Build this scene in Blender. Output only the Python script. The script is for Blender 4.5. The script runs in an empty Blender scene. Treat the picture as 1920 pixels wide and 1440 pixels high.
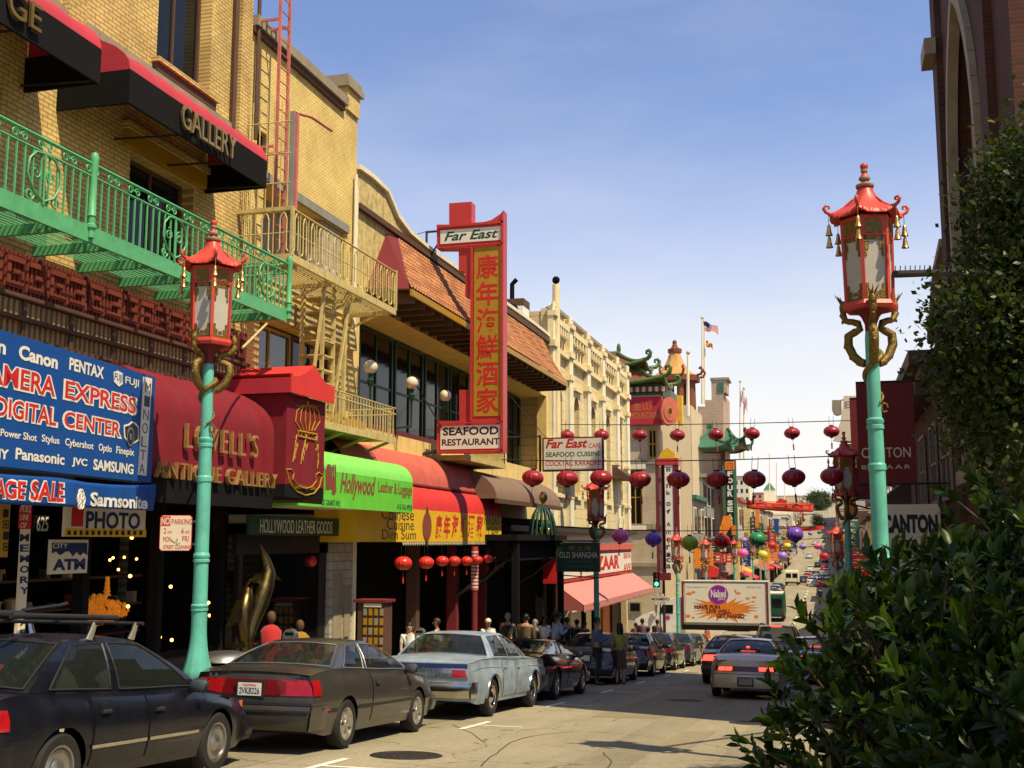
import bpy, bmesh, math, random
from mathutils import Vector, Matrix, Euler, noise
from mathutils.geometry import tessellate_polygon
rnd = random.Random(7)
R = math.radians
V = Vector
PI = math.pi
SC = bpy.context.scene
COL = SC.collection
# ------------------------------------------------------------------ camera, sky, sun, exposure
EYE = V((0, 0, 1.55)); FOC = 2138.0
PITCH = math.atan(295 / FOC); YAW = math.atan(595 * math.cos(PITCH) / FOC)
cd = bpy.data.cameras.new('camera'); cd.sensor_width = 36; cd.lens = 36 * FOC / 1920; cd.clip_end = 4000; cd.clip_start = .05
cam = bpy.data.objects.new('camera', cd); COL.objects.link(cam)
cam.location = EYE; cam.rotation_euler = (PI / 2 + PITCH, 0, YAW); SC.camera = cam
SUN_TO = V((-.46, .24, -.855)).normalized()
world = bpy.data.worlds.new('World'); SC.world = world; world.use_nodes = True
def setup_world():
    nt = world.node_tree; N = nt.nodes; L = nt.links
    bg = N['Background']; bg.inputs['Strength'].default_value = .1
    sky = N.new('ShaderNodeTexSky'); sky.sky_type = 'NISHITA'; sky.sun_disc = False
    sky.sun_elevation = math.asin(-SUN_TO.z); sky.sun_rotation = math.atan2(-SUN_TO.x, -SUN_TO.y)
    sky.air_density = 1.0; sky.dust_density = .3; sky.ozone_density = 4.0
    tc = N.new('ShaderNodeTexCoord'); sep = N.new('ShaderNodeSeparateXYZ'); L.new(tc.outputs['Generated'], sep.inputs[0])
    mp = N.new('ShaderNodeMapping'); mp.inputs['Scale'].default_value = (1.3, 1.1, 5.0); mp.inputs['Rotation'].default_value = (.12, .25, .5)
    L.new(tc.outputs['Generated'], mp.inputs[0])
    nz = N.new('ShaderNodeTexNoise'); nz.inputs['Scale'].default_value = 2.6; nz.inputs['Detail'].default_value = 7; nz.inputs['Roughness'].default_value = .58
    L.new(mp.outputs[0], nz.inputs['Vector'])
    r1 = N.new('ShaderNodeMapRange'); r1.inputs[1].default_value = .38; r1.inputs[2].default_value = .8; r1.inputs[3].default_value = .09; r1.inputs[4].default_value = .24
    L.new(nz.outputs[0], r1.inputs[0])
    # thin high cloud thickens towards the horizon
    r2 = N.new('ShaderNodeMapRange'); r2.interpolation_type = 'SMOOTHSTEP'
    r2.inputs[1].default_value = .02; r2.inputs[2].default_value = .4; r2.inputs[3].default_value = .95; r2.inputs[4].default_value = .0
    L.new(sep.outputs[2], r2.inputs[0])
    ad = N.new('ShaderNodeMath'); ad.operation = 'ADD'; ad.use_clamp = True; L.new(r1.outputs[0], ad.inputs[0]); L.new(r2.outputs[0], ad.inputs[1])
    mx = N.new('ShaderNodeMixRGB'); mx.inputs['Color2'].default_value = (7.8, 7.7, 7.5, 1)
    L.new(ad.outputs[0], mx.inputs['Fac']); tn = N.new('ShaderNodeMixRGB'); tn.blend_type = 'MULTIPLY'; tn.inputs['Fac'].default_value = 1; tn.inputs['Color2'].default_value = (1.04, 1.12, 1.38, 1)
    L.new(sky.outputs[0], tn.inputs['Color1']); L.new(tn.outputs[0], mx.inputs['Color1']); L.new(mx.outputs[0], bg.inputs['Color'])
setup_world()
sd = bpy.data.lights.new('sun', 'SUN'); sd.energy = 5.0; sd.angle = R(.5); sd.color = (1.0, .85, .57)
sun = bpy.data.objects.new('sun', sd); COL.objects.link(sun); sun.rotation_euler = SUN_TO.to_track_quat('-Z', 'Y').to_euler(); sun.location = (20, -10, 40)
SC.view_settings.view_transform = 'Standard'; SC.view_settings.look = 'None'; SC.view_settings.gamma = 1; SC.view_settings.exposure = .35
SC.cycles.max_bounces = 6; SC.cycles.diffuse_bounces = 2; SC.cycles.glossy_bounces = 3; SC.cycles.transparent_max_bounces = 8
# ------------------------------------------------------------------ measured positions
def ray(px, py):
    F = V((-math.sin(YAW) * math.cos(PITCH), math.cos(YAW) * math.cos(PITCH), math.sin(PITCH))); A = V((math.cos(YAW), math.sin(YAW), 0))
    return F + A * ((px - 960) / FOC) + A.cross(F) * ((720 - py) / FOC)
def onx(px, py, X): d = ray(px, py); return EYE + d * (X / d.x)
def ony(px, py, Y): d = ray(px, py); return EYE + d * (Y / d.y)
def yz(px, py, X): p = onx(px, py, X); return (p.y, p.z)
def xz(px, py, Y): p = ony(px, py, Y); return (p.x, p.z)
ZT = [(-60, 4.51), (0, 0), (60, -4.51), (67, -4.95), (76, -5.1), (170, -5.1), (200, -5.6), (240, -6.2), (300, -5.0), (400, 1.0), (600, 17.), (850, 34.), (1000, 38)]
def lerp_t(T, x):
    if x <= T[0][0]: return T[0][1]
    for (a, b), (c, d) in zip(T, T[1:]):
        if x <= c: return b + (d - b) * (x - a) / (c - a)
    return T[-1][1]
def zr(y): return lerp_t(ZT, y)
# ------------------------------------------------------------------ object helpers
def tag(o, label=None, cat=None, group=None, kind=None):
    for k, v in (('label', label), ('category', cat), ('group', group), ('kind', kind)):
        if v: o[k] = v
    return o
def thing(name, label, cat, loc=(0, 0, 0), group=None):
    o = bpy.data.objects.new(name, None); COL.objects.link(o); o.location = loc; o.empty_display_size = .2
    return tag(o, label, cat, group)
def origin(o):
    p = V((0, 0, 0))
    while o is not None: p += o.location; o = o.parent
    return p
class Fr:
    """a flat frame: origin, right, up; n points out of it"""
    def __init__(s, o, r=(1, 0, 0), u=(0, 0, 1)): s.o = V(o); s.r = V(r).normalized(); s.u = V(u).normalized(); s.n = s.r.cross(s.u)
    def p(s, a, b, c=0): return s.o + s.r * a + s.u * b + s.n * c
def FX(X, y=0, z=0): return Fr((X, y, z), (0, 1, 0))          # faces +X, a = +Y
def FY(Y, x=0, z=0): return Fr((x, Y, z), (1, 0, 0))          # faces -Y, a = +X
def FW(X, y=0, z=0): return Fr((X, y, z), (0, -1, 0))         # faces -X, a = -Y
GL = {}
def glyphs(s, bold, shear, sp):
    k = (s, bold, shear, sp)
    if k not in GL:
        c = bpy.data.curves.new('lettering', 'FONT'); c.body = s; c.size = 1; c.offset = bold; c.shear = shear; c.space_character = sp; c.resolution_u = 3; c.align_x = 'CENTER'
        o = bpy.data.objects.new('lettering', c); COL.objects.link(o)
        me = bpy.data.meshes.new_from_object(o.evaluated_get(bpy.context.evaluated_depsgraph_get()))
        vs = [(v.co.x, v.co.y) for v in me.vertices]; fs = [tuple(p.vertices) for p in me.polygons]
        bpy.data.objects.remove(o); bpy.data.curves.remove(c); bpy.data.meshes.remove(me); GL[k] = (vs, fs)
    return GL[k]
class MB:
    def __init__(s): s.v = []; s.f = []; s.mi = []; s.mats = []; s.cur = 0
    def m(s, name):
        if name not in s.mats: s.mats.append(name)
        s.cur = s.mats.index(name); return s
    def add(s, vs, fs):
        b = len(s.v); s.v += [tuple(v) for v in vs]
        for f in fs: s.f.append(tuple(i + b for i in f)); s.mi.append(s.cur)
        return s
    def box(s, a, b, M=None):
        x0, y0, z0 = a; x1, y1, z1 = b
        if x0 > x1: x0, x1 = x1, x0
        if y0 > y1: y0, y1 = y1, y0
        if z0 > z1: z0, z1 = z1, z0
        vs = [V(p) for p in ((x0, y0, z0), (x1, y0, z0), (x1, y1, z0), (x0, y1, z0), (x0, y0, z1), (x1, y0, z1), (x1, y1, z1), (x0, y1, z1))]
        if M: vs = [M @ v for v in vs]
        return s.add(vs, [(3, 2, 1, 0), (4, 5, 6, 7), (0, 1, 5, 4), (1, 2, 6, 5), (2, 3, 7, 6), (3, 0, 4, 7)])
    def fbox(s, fr, a0, b0, a1, b1, c0, c1):
        vs = [fr.p(a, b, c) for c in (c0, c1) for a, b in ((a0, b0), (a1, b0), (a1, b1), (a0, b1))]
        return s.add(vs, [(3, 2, 1, 0), (4, 5, 6, 7), (0, 1, 5, 4), (1, 2, 6, 5), (2, 3, 7, 6), (3, 0, 4, 7)])
    def bar(s, p, q, w, h=None, up=(0, 0, 1)):
        p = V(p); q = V(q); h = h or w; d = (q - p).normalized(); u = V(up)
        if abs(d.dot(u)) > .98: u = V((1, 0, 0))
        a = d.cross(u).normalized(); b = a.cross(d).normalized(); a *= w / 2; b *= h / 2
        vs = [e + x * a + y * b for e in (p, q) for x, y in ((-1, -1), (1, -1), (1, 1), (-1, 1))]
        return s.add(vs, [(0, 1, 2, 3), (7, 6, 5, 4), (4, 5, 1, 0), (5, 6, 2, 1), (6, 7, 3, 2), (7, 4, 0, 3)])
    def tube(s, pts, r, n=8, caps=True, flat=None):
        pts = [V(p) for p in pts]; m = len(pts); rs = r if isinstance(r, (list, tuple)) else [r] * m
        t = (pts[1] - pts[0]).normalized(); u = V((0, 0, 1)) if abs(t.z) < .9 else V((1, 0, 0)); a = t.cross(u).normalized(); vs = []
        for i, p in enumerate(pts):
            t = (pts[min(i + 1, m - 1)] - pts[max(i - 1, 0)]); t = t.normalized() if t.length > 1e-9 else V((0, 0, 1))
            a = (a - t * a.dot(t)); a = a.normalized() if a.length > 1e-6 else t.orthogonal().normalized(); b = t.cross(a)
            for k in range(n):
                g = 2 * PI * k / n; vs.append(p + (a * math.cos(g) + b * math.sin(g) * (flat or 1)) * rs[i])
        fs = [(i * n + k, i * n + (k + 1) % n, (i + 1) * n + (k + 1) % n, (i + 1) * n + k) for i in range(m - 1) for k in range(n)]
        if caps: fs += [tuple(range(n))[::-1], tuple((m - 1) * n + k for k in range(n))]
        return s.add(vs, fs)
    def lathe(s, prof, n=16, o=(0, 0, 0), M=None, rf=None, phase=0):
        o = V(o); vs = []
        for r, z in prof:
            for k in range(n):
                g = 2 * PI * (k + phase) / n; q = r * (rf(g, z) if rf else 1); p = V((q * math.cos(g), q * math.sin(g), z)); vs.append(o + (M @ p if M else p))
        m = len(prof); fs = [(i * n + k, i * n + (k + 1) % n, (i + 1) * n + (k + 1) % n, (i + 1) * n + k) for i in range(m - 1) for k in range(n)]
        if prof[0][0] > 1e-6: fs.append(tuple(range(n))[::-1])
        if prof[-1][0] > 1e-6: fs.append(tuple((m - 1) * n + k for k in range(n)))
        return s.add(vs, fs)
    def ell(s, c, r, nu=12, nv=8, M=None):
        r = (r, r, r) if not isinstance(r, (list, tuple)) else r; c = V(c)
        vs = [V((0, 0, -r[2]))] + [V((r[0] * math.cos(2 * PI * k / nu) * math.sin(PI * j / nv), r[1] * math.sin(2 * PI * k / nu) * math.sin(PI * j / nv), -r[2] * math.cos(PI * j / nv))) for j in range(1, nv) for k in range(nu)] + [V((0, 0, r[2]))]
        vs = [c + (M @ v if M else v) for v in vs]; e = len(vs) - 1
        fs = [(0, 1 + (k + 1) % nu, 1 + k) for k in range(nu)] + [(1 + j * nu + k, 1 + j * nu + (k + 1) % nu, 1 + (j + 1) * nu + (k + 1) % nu, 1 + (j + 1) * nu + k) for j in range(nv - 2) for k in range(nu)] + [(e, 1 + (nv - 2) * nu + k, 1 + (nv - 2) * nu + (k + 1) % nu) for k in range(nu)]
        return s.add(vs, fs)
    def poly(s, fr, pts, c=0):
        ts = tessellate_polygon([[V((a, b, 0)) for a, b in pts]]); return s.add([fr.p(a, b, c) for a, b in pts], [fix(t, pts) for t in ts])
    def ext(s, fr, pts, c0, c1, holes=(), back=True):
        loops = [list(pts)] + [list(h) for h in holes]; fl = [p for l in loops for p in l]; n = len(fl)
        ts = [fix(t, fl) for t in tessellate_polygon([[V((a, b, 0)) for a, b in l] for l in loops])]
        vs = [fr.p(a, b, c1) for a, b in fl] + [fr.p(a, b, c0) for a, b in fl]; fs = list(ts)
        if back: fs += [tuple(i + n for i in t[::-1]) for t in ts]
        k = 0
        for li, l in enumerate(loops):
            m = len(l); ar = sum(l[i][0] * l[(i + 1) % m][1] - l[(i + 1) % m][0] * l[i][1] for i in range(m)); out = (ar > 0) == (li == 0)
            for i in range(m):
                a, b = k + i, k + (i + 1) % m
                fs.append((b, a, a + n, b + n) if out else (a, b, b + n, a + n))
            k += m
        return s.add(vs, fs)
    def grid(s, fn, us, vs_, flip=False):
        nu, nv = len(us), len(vs_); P = [fn(u, v) for v in vs_ for u in us]
        fs = [(j * nu + i, j * nu + i + 1, (j + 1) * nu + i + 1, (j + 1) * nu + i) for j in range(nv - 1) for i in range(nu - 1)]
        if flip: fs = [f[::-1] for f in fs]
        return s.add(P, fs)
    def quad(s, *p): return s.add(p, [tuple(range(len(p)))])
    def text(s, t, fr, x, y, w, h, c=.004, d=.002, bold=0, shear=0, sp=1.0, warp=None):
        """letters t fitted to the box w x h whose lower left is (x, y) in the frame; raised from c to c+d"""
        vs, fs = glyphs(t, bold, shear, sp); xs = [v[0] for v in vs]; ys = [v[1] for v in vs]; x0, x1, y0, y1 = min(xs), max(xs), min(ys), max(ys)
        Q = [(x + w * (a - x0) / (x1 - x0 + 1e-9), y + h * (b - y0) / (y1 - y0 + 1e-9)) for a, b in vs]
        pt = warp or (lambda a, b, c: fr.p(a, b, c))
        n = len(Q); out = [fix(f, Q) for f in fs]; ed = {}
        for f in out:
            for i in range(len(f)): ed[(f[i], f[(i + 1) % len(f)])] = 1
        sides = [(b, a, a + n, b + n) for a, b in ed if (b, a) not in ed]
        return s.add([pt(a, b, c + d) for a, b in Q] + [pt(a, b, c) for a, b in Q], out + sides)
    def build(s, name, parent=None, smooth=None, mat=None):
        o0 = origin(parent) if parent else V((0, 0, 0)); me = bpy.data.meshes.new(name)
        me.from_pydata([tuple(V(v) - o0) for v in s.v], [], s.f)
        for k in s.mats: me.materials.append(M[k])
        if mat: me.materials.append(M[mat])
        if s.mats: me.polygons.foreach_set('material_index', s.mi)
        if smooth is not None:
            me.polygons.foreach_set('use_smooth', [True] * len(me.polygons)); me.set_sharp_from_angle(angle=R(smooth))
        me.update(); ob = bpy.data.objects.new(name, me); COL.objects.link(ob)
        if parent: ob.parent = parent
        return ob
def fix(t, P):
    a = sum(P[t[i]][0] * P[t[(i + 1) % len(t)]][1] - P[t[(i + 1) % len(t)]][0] * P[t[i]][1] for i in range(len(t)))
    return tuple(t) if a > 0 else tuple(t)[::-1]
def dup(root, loc=None, rot=None, label=None, group=None, swap=None):
    """a copy of a thing with copies of its parts and sub-parts; swap maps material names for a repaint"""
    def cp(o, par):
        c = o.copy(); COL.objects.link(c); c.parent = par
        if swap and o.type == 'MESH' and any(m and m.name in swap for m in o.data.materials):
            c.data = o.data.copy()
            for i, m in enumerate(c.data.materials):
                if m and m.name in swap: c.data.materials[i] = M[swap[m.name]]
        for ch in kids.get(o.name, ()): cp(ch, c)
        return c
    kids = {}
    for o in COL.objects:
        if o.parent: kids.setdefault(o.parent.name, []).append(o)
    r = cp(root, None)
    if loc is not None: r.location = loc
    if rot is not None: r.rotation_euler = rot
    if label: r['label'] = label
    if group: r['group'] = group
    return r
def lin(a, b, n): return [a + (b - a) * i / (n - 1) for i in range(n)]
def arc(c, r, a0, a1, n): return [(c[0] + r * math.cos(R(a0 + (a1 - a0) * i / (n - 1))), c[1] + r * math.sin(R(a0 + (a1 - a0) * i / (n - 1)))) for i in range(n)]
def rect(a0, b0, a1, b1): return [(a0, b0), (a1, b0), (a1, b1), (a0, b1)]
def spiral(r0, r1, a0, turns, n=14): return [((r0 + (r1 - r0) * i / (n - 1)) * math.cos(a0 + turns * 2 * PI * i / (n - 1)), (r0 + (r1 - r0) * i / (n - 1)) * math.sin(a0 + turns * 2 * PI * i / (n - 1))) for i in range(n)]
# ------------------------------------------------------------------ materials
M = {}
def base(name):
    m = bpy.data.materials.new(name); m.use_nodes = True; M[name] = m; nt = m.node_tree; return m, nt.nodes, nt.links, nt.nodes['Principled BSDF']
def mat(name, col, rough=.6, metal=0, var=.14, scale=2.5, bump=0, bscale=40, spec=.32, coat=0, dirt=0, emit=0, stretch=(1, 1, 1), sheen=0, trans=0):
    m, N, L, P = base(name); c = (*col, 1)
    P.inputs['Roughness'].default_value = rough; P.inputs['Metallic'].default_value = metal; P.inputs['Specular IOR Level'].default_value = spec; P.inputs['Coat Weight'].default_value = coat; P.inputs['Coat Roughness'].default_value = .04
    tc = N.new('ShaderNodeTexCoord'); mp = N.new('ShaderNodeMapping'); mp.inputs['Scale'].default_value = stretch; L.new(tc.outputs['Object'], mp.inputs[0])
    n1 = N.new('ShaderNodeTexNoise'); n1.inputs['Scale'].default_value = scale; n1.inputs['Detail'].default_value = 6; n1.inputs['Roughness'].default_value = .65; L.new(mp.outputs[0], n1.inputs['Vector'])
    mr = N.new('ShaderNodeMapRange'); mr.inputs[1].default_value = .3; mr.inputs[2].default_value = .7; mr.inputs[3].default_value = 1 - var; mr.inputs[4].default_value = 1 + var; L.new(n1.outputs[0], mr.inputs[0])
    mx = N.new('ShaderNodeMixRGB'); mx.blend_type = 'MULTIPLY'; mx.inputs['Fac'].default_value = 1; mx.inputs['Color1'].default_value = c; L.new(mr.outputs[0], mx.inputs['Color2']); out = mx.outputs[0]
    if dirt:
        n2 = N.new('ShaderNodeTexNoise'); n2.inputs['Scale'].default_value = 1.7; n2.inputs['Detail'].default_value = 8; n2.inputs['Roughness'].default_value = .7
        m2 = N.new('ShaderNodeMapping'); m2.inputs['Scale'].default_value = (2.2, 2.2, .5); L.new(tc.outputs['Object'], m2.inputs[0]); L.new(m2.outputs[0], n2.inputs['Vector'])
        r2 = N.new('ShaderNodeMapRange'); r2.inputs[1].default_value = .52; r2.inputs[2].default_value = .75; r2.inputs[3].default_value = 0; r2.inputs[4].default_value = dirt; L.new(n2.outputs[0], r2.inputs[0])
        x2 = N.new('ShaderNodeMixRGB'); x2.inputs['Color2'].default_value = (.09, .07, .045, 1); L.new(r2.outputs[0], x2.inputs['Fac']); L.new(out, x2.inputs['Color1']); out = x2.outputs[0]
    L.new(out, P.inputs['Base Color'])
    if rough > .15:
        rr = N.new('ShaderNodeMapRange'); rr.inputs[3].default_value = max(0, rough - .12); rr.inputs[4].default_value = min(1, rough + .12); L.new(n1.outputs[0], rr.inputs[0]); L.new(rr.outputs[0], P.inputs['Roughness'])
    if bump:
        n3 = N.new('ShaderNodeTexNoise'); n3.inputs['Scale'].default_value = bscale; n3.inputs['Detail'].default_value = 5; L.new(mp.outputs[0], n3.inputs['Vector'])
        b = N.new('ShaderNodeBump'); b.inputs['Strength'].default_value = bump; b.inputs['Distance'].default_value = .02; L.new(n3.outputs[0], b.inputs['Height']); L.new(b.outputs[0], P.inputs['Normal'])
    if emit: P.inputs['Emission Color'].default_value = c; P.inputs['Emission Strength'].default_value = emit
    if trans: P.inputs['Transmission Weight'].default_value = trans
    if sheen: P.inputs['Sheen Weight'].default_value = sheen
    return m
def brick(name, c1, c2, mortar, ax='x', w=.22, h=.075, msize=.012, dirt=.3, bump=.5, rough=.85):
    m, N, L, P = base(name); P.inputs['Roughness'].default_value = rough; P.inputs['Specular IOR Level'].default_value = .2
    tc = N.new('ShaderNodeTexCoord'); sp = N.new('ShaderNodeSeparateXYZ'); L.new(tc.outputs['Object'], sp.inputs[0]); cb = N.new('ShaderNodeCombineXYZ')
    L.new(sp.outputs[1 if ax == 'x' else 0], cb.inputs[0]); L.new(sp.outputs[2], cb.inputs[1])
    b = N.new('ShaderNodeTexBrick'); b.inputs['Scale'].default_value = 1; b.inputs['Brick Width'].default_value = w; b.inputs['Row Height'].default_value = h; b.inputs['Mortar Size'].default_value = msize; b.inputs['Bias'].default_value = -.1
    b.inputs['Color1'].default_value = (*c1, 1); b.inputs['Color2'].default_value = (*c2, 1); b.inputs['Mortar'].default_value = (*mortar, 1); L.new(cb.outputs[0], b.inputs['Vector'])
    n = N.new('ShaderNodeTexNoise'); n.inputs['Scale'].default_value = .9; n.inputs['Detail'].default_value = 8; n.inputs['Roughness'].default_value = .7; L.new(tc.outputs['Object'], n.inputs['Vector'])
    r = N.new('ShaderNodeMapRange'); r.inputs[1].default_value = .35; r.inputs[2].default_value = .7; r.inputs[3].default_value = 1 + dirt * .4; r.inputs[4].default_value = 1 - dirt; L.new(n.outputs[0], r.inputs[0])
    x = N.new('ShaderNodeMixRGB'); x.blend_type = 'MULTIPLY'; x.inputs['Fac'].default_value = 1; L.new(b.outputs['Color'], x.inputs['Color1']); L.new(r.outputs[0], x.inputs['Color2']); L.new(x.outputs[0], P.inputs['Base Color'])
    if bump:
        k = N.new('ShaderNodeBump'); k.invert = True; k.inputs['Strength'].default_value = bump; k.inputs['Distance'].default_value = .015; L.new(b.outputs['Fac'], k.inputs['Height']); L.new(k.outputs[0], P.inputs['Normal'])
    return m
def glassy(name, tint, alpha, rough=.03):
    """window glass: part clear, part mirror"""
    m, N, L, P = base(name); P.inputs['Base Color'].default_value = (*tint, 1); P.inputs['Roughness'].default_value = rough; P.inputs['Specular IOR Level'].default_value = .7
    t = N.new('ShaderNodeBsdfTransparent'); t.inputs[0].default_value = (.8, .85, .82, 1); mx = N.new('ShaderNodeMixShader'); mx.inputs[0].default_value = alpha
    L.new(t.outputs[0], mx.inputs[1]); L.new(P.outputs[0], mx.inputs[2]); L.new(mx.outputs[0], N['Material Output'].inputs['Surface']); return m
def stripes(name, c1, c2, axis, period, rough=.7, duty=.5, bump=0):
    m, N, L, P = base(name); P.inputs['Roughness'].default_value = rough
    tc = N.new('ShaderNodeTexCoord'); sp = N.new('ShaderNodeSeparateXYZ'); L.new(tc.outputs['Object'], sp.inputs[0])
    a = N.new('ShaderNodeMath'); a.operation = 'DIVIDE'; a.inputs[1].default_value = period; L.new(sp.outputs[axis], a.inputs[0])
    fr = N.new('ShaderNodeMath'); fr.operation = 'FRACT'; L.new(a.outputs[0], fr.inputs[0]); g = N.new('ShaderNodeMath'); g.operation = 'GREATER_THAN'; g.inputs[1].default_value = duty; L.new(fr.outputs[0], g.inputs[0])
    x = N.new('ShaderNodeMixRGB'); x.inputs['Color1'].default_value = (*c1, 1); x.inputs['Color2'].default_value = (*c2, 1); L.new(g.outputs[0], x.inputs['Fac']); L.new(x.outputs[0], P.inputs['Base Color']); return m
def leafmat(name, c1, c2, rough=.35, tl=.25, sp=.22):
    m, N, L, P = base(name); P.inputs['Roughness'].default_value = rough; P.inputs['Specular IOR Level'].default_value = sp
    oi = N.new('ShaderNodeNewGeometry'); r = N.new('ShaderNodeMixRGB'); r.inputs['Color1'].default_value = (*c1, 1); r.inputs['Color2'].default_value = (*c2, 1); L.new(oi.outputs['Random Per Island'], r.inputs['Fac']); L.new(r.outputs[0], P.inputs['Base Color'])
    t = N.new('ShaderNodeBsdfTranslucent'); g = N.new('ShaderNodeMixRGB'); g.blend_type = 'MULTIPLY'; g.inputs['Fac'].default_value = 1; g.inputs['Color2'].default_value = (1.6, 1.5, .5, 1); L.new(r.outputs[0], g.inputs['Color1']); L.new(g.outputs[0], t.inputs[0])
    x = N.new('ShaderNodeMixShader'); x.inputs[0].default_value = tl; L.new(P.outputs[0], x.inputs[1]); L.new(t.outputs[0], x.inputs[2]); L.new(x.outputs[0], N['Material Output'].inputs['Surface']); return m
def asphalt(name, c, var, crack=.5):
    m, N, L, P = base(name); P.inputs['Roughness'].default_value = .9; P.inputs['Specular IOR Level'].default_value = .25
    tc = N.new('ShaderNodeTexCoord')
    def nz(s, d, st=(1, 1, 1)):
        mp = N.new('ShaderNodeMapping'); mp.inputs['Scale'].default_value = st; L.new(tc.outputs['Object'], mp.inputs[0]); n = N.new('ShaderNodeTexNoise'); n.inputs['Scale'].default_value = s; n.inputs['Detail'].default_value = d; n.inputs['Roughness'].default_value = .7; L.new(mp.outputs[0], n.inputs['Vector']); return n.outputs[0]
    def mr(src, a, b, lo, hi):
        r = N.new('ShaderNodeMapRange'); r.inputs[1].default_value = a; r.inputs[2].default_value = b; r.inputs[3].default_value = lo; r.inputs[4].default_value = hi; L.new(src, r.inputs[0]); return r.outputs[0]
    def mul(a, b):
        x = N.new('ShaderNodeMixRGB'); x.blend_type = 'MULTIPLY'; x.inputs['Fac'].default_value = 1
        if isinstance(a, tuple): x.inputs['Color1'].default_value = a
        else: L.new(a, x.inputs['Color1'])
        L.new(b, x.inputs['Color2']); return x.outputs[0]
    big = mr(nz(.35, 6, (1.6, .35, 1)), .3, .7, 1 - var, 1 + var); fine = mr(nz(38, 3), .3, .7, .72, 1.28); blot = mr(nz(2.2, 8), .55, .72, 1, .8); oil = mr(nz(.9, 5, (3, .5, 1)), .6, .8, 1, .75)
    o = mul(mul(mul(mul((*c, 1), big), fine), blot), oil)
    vo = N.new('ShaderNodeTexVoronoi'); vo.feature = 'DISTANCE_TO_EDGE'; vo.inputs['Scale'].default_value = .32; mpv = N.new('ShaderNodeVectorMath'); mpv.operation = 'ADD'
    nn = N.new('ShaderNodeTexNoise'); nn.inputs['Scale'].default_value = 1.2; nn.inputs['Detail'].default_value = 6; L.new(tc.outputs['Object'], nn.inputs['Vector']); L.new(tc.outputs['Object'], mpv.inputs[0]); L.new(nn.outputs['Color'], mpv.inputs[1]); L.new(mpv.outputs[0], vo.inputs['Vector'])
    ck = mr(vo.outputs['Distance'], 0, .006, 1 - crack, 1); L.new(mul(o, ck), P.inputs['Base Color'])
    b = N.new('ShaderNodeBump'); b.inputs['Strength'].default_value = .35; b.inputs['Distance'].default_value = .01; L.new(nz(60, 4), b.inputs['Height']); L.new(b.outputs[0], P.inputs['Normal']); return m
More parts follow.
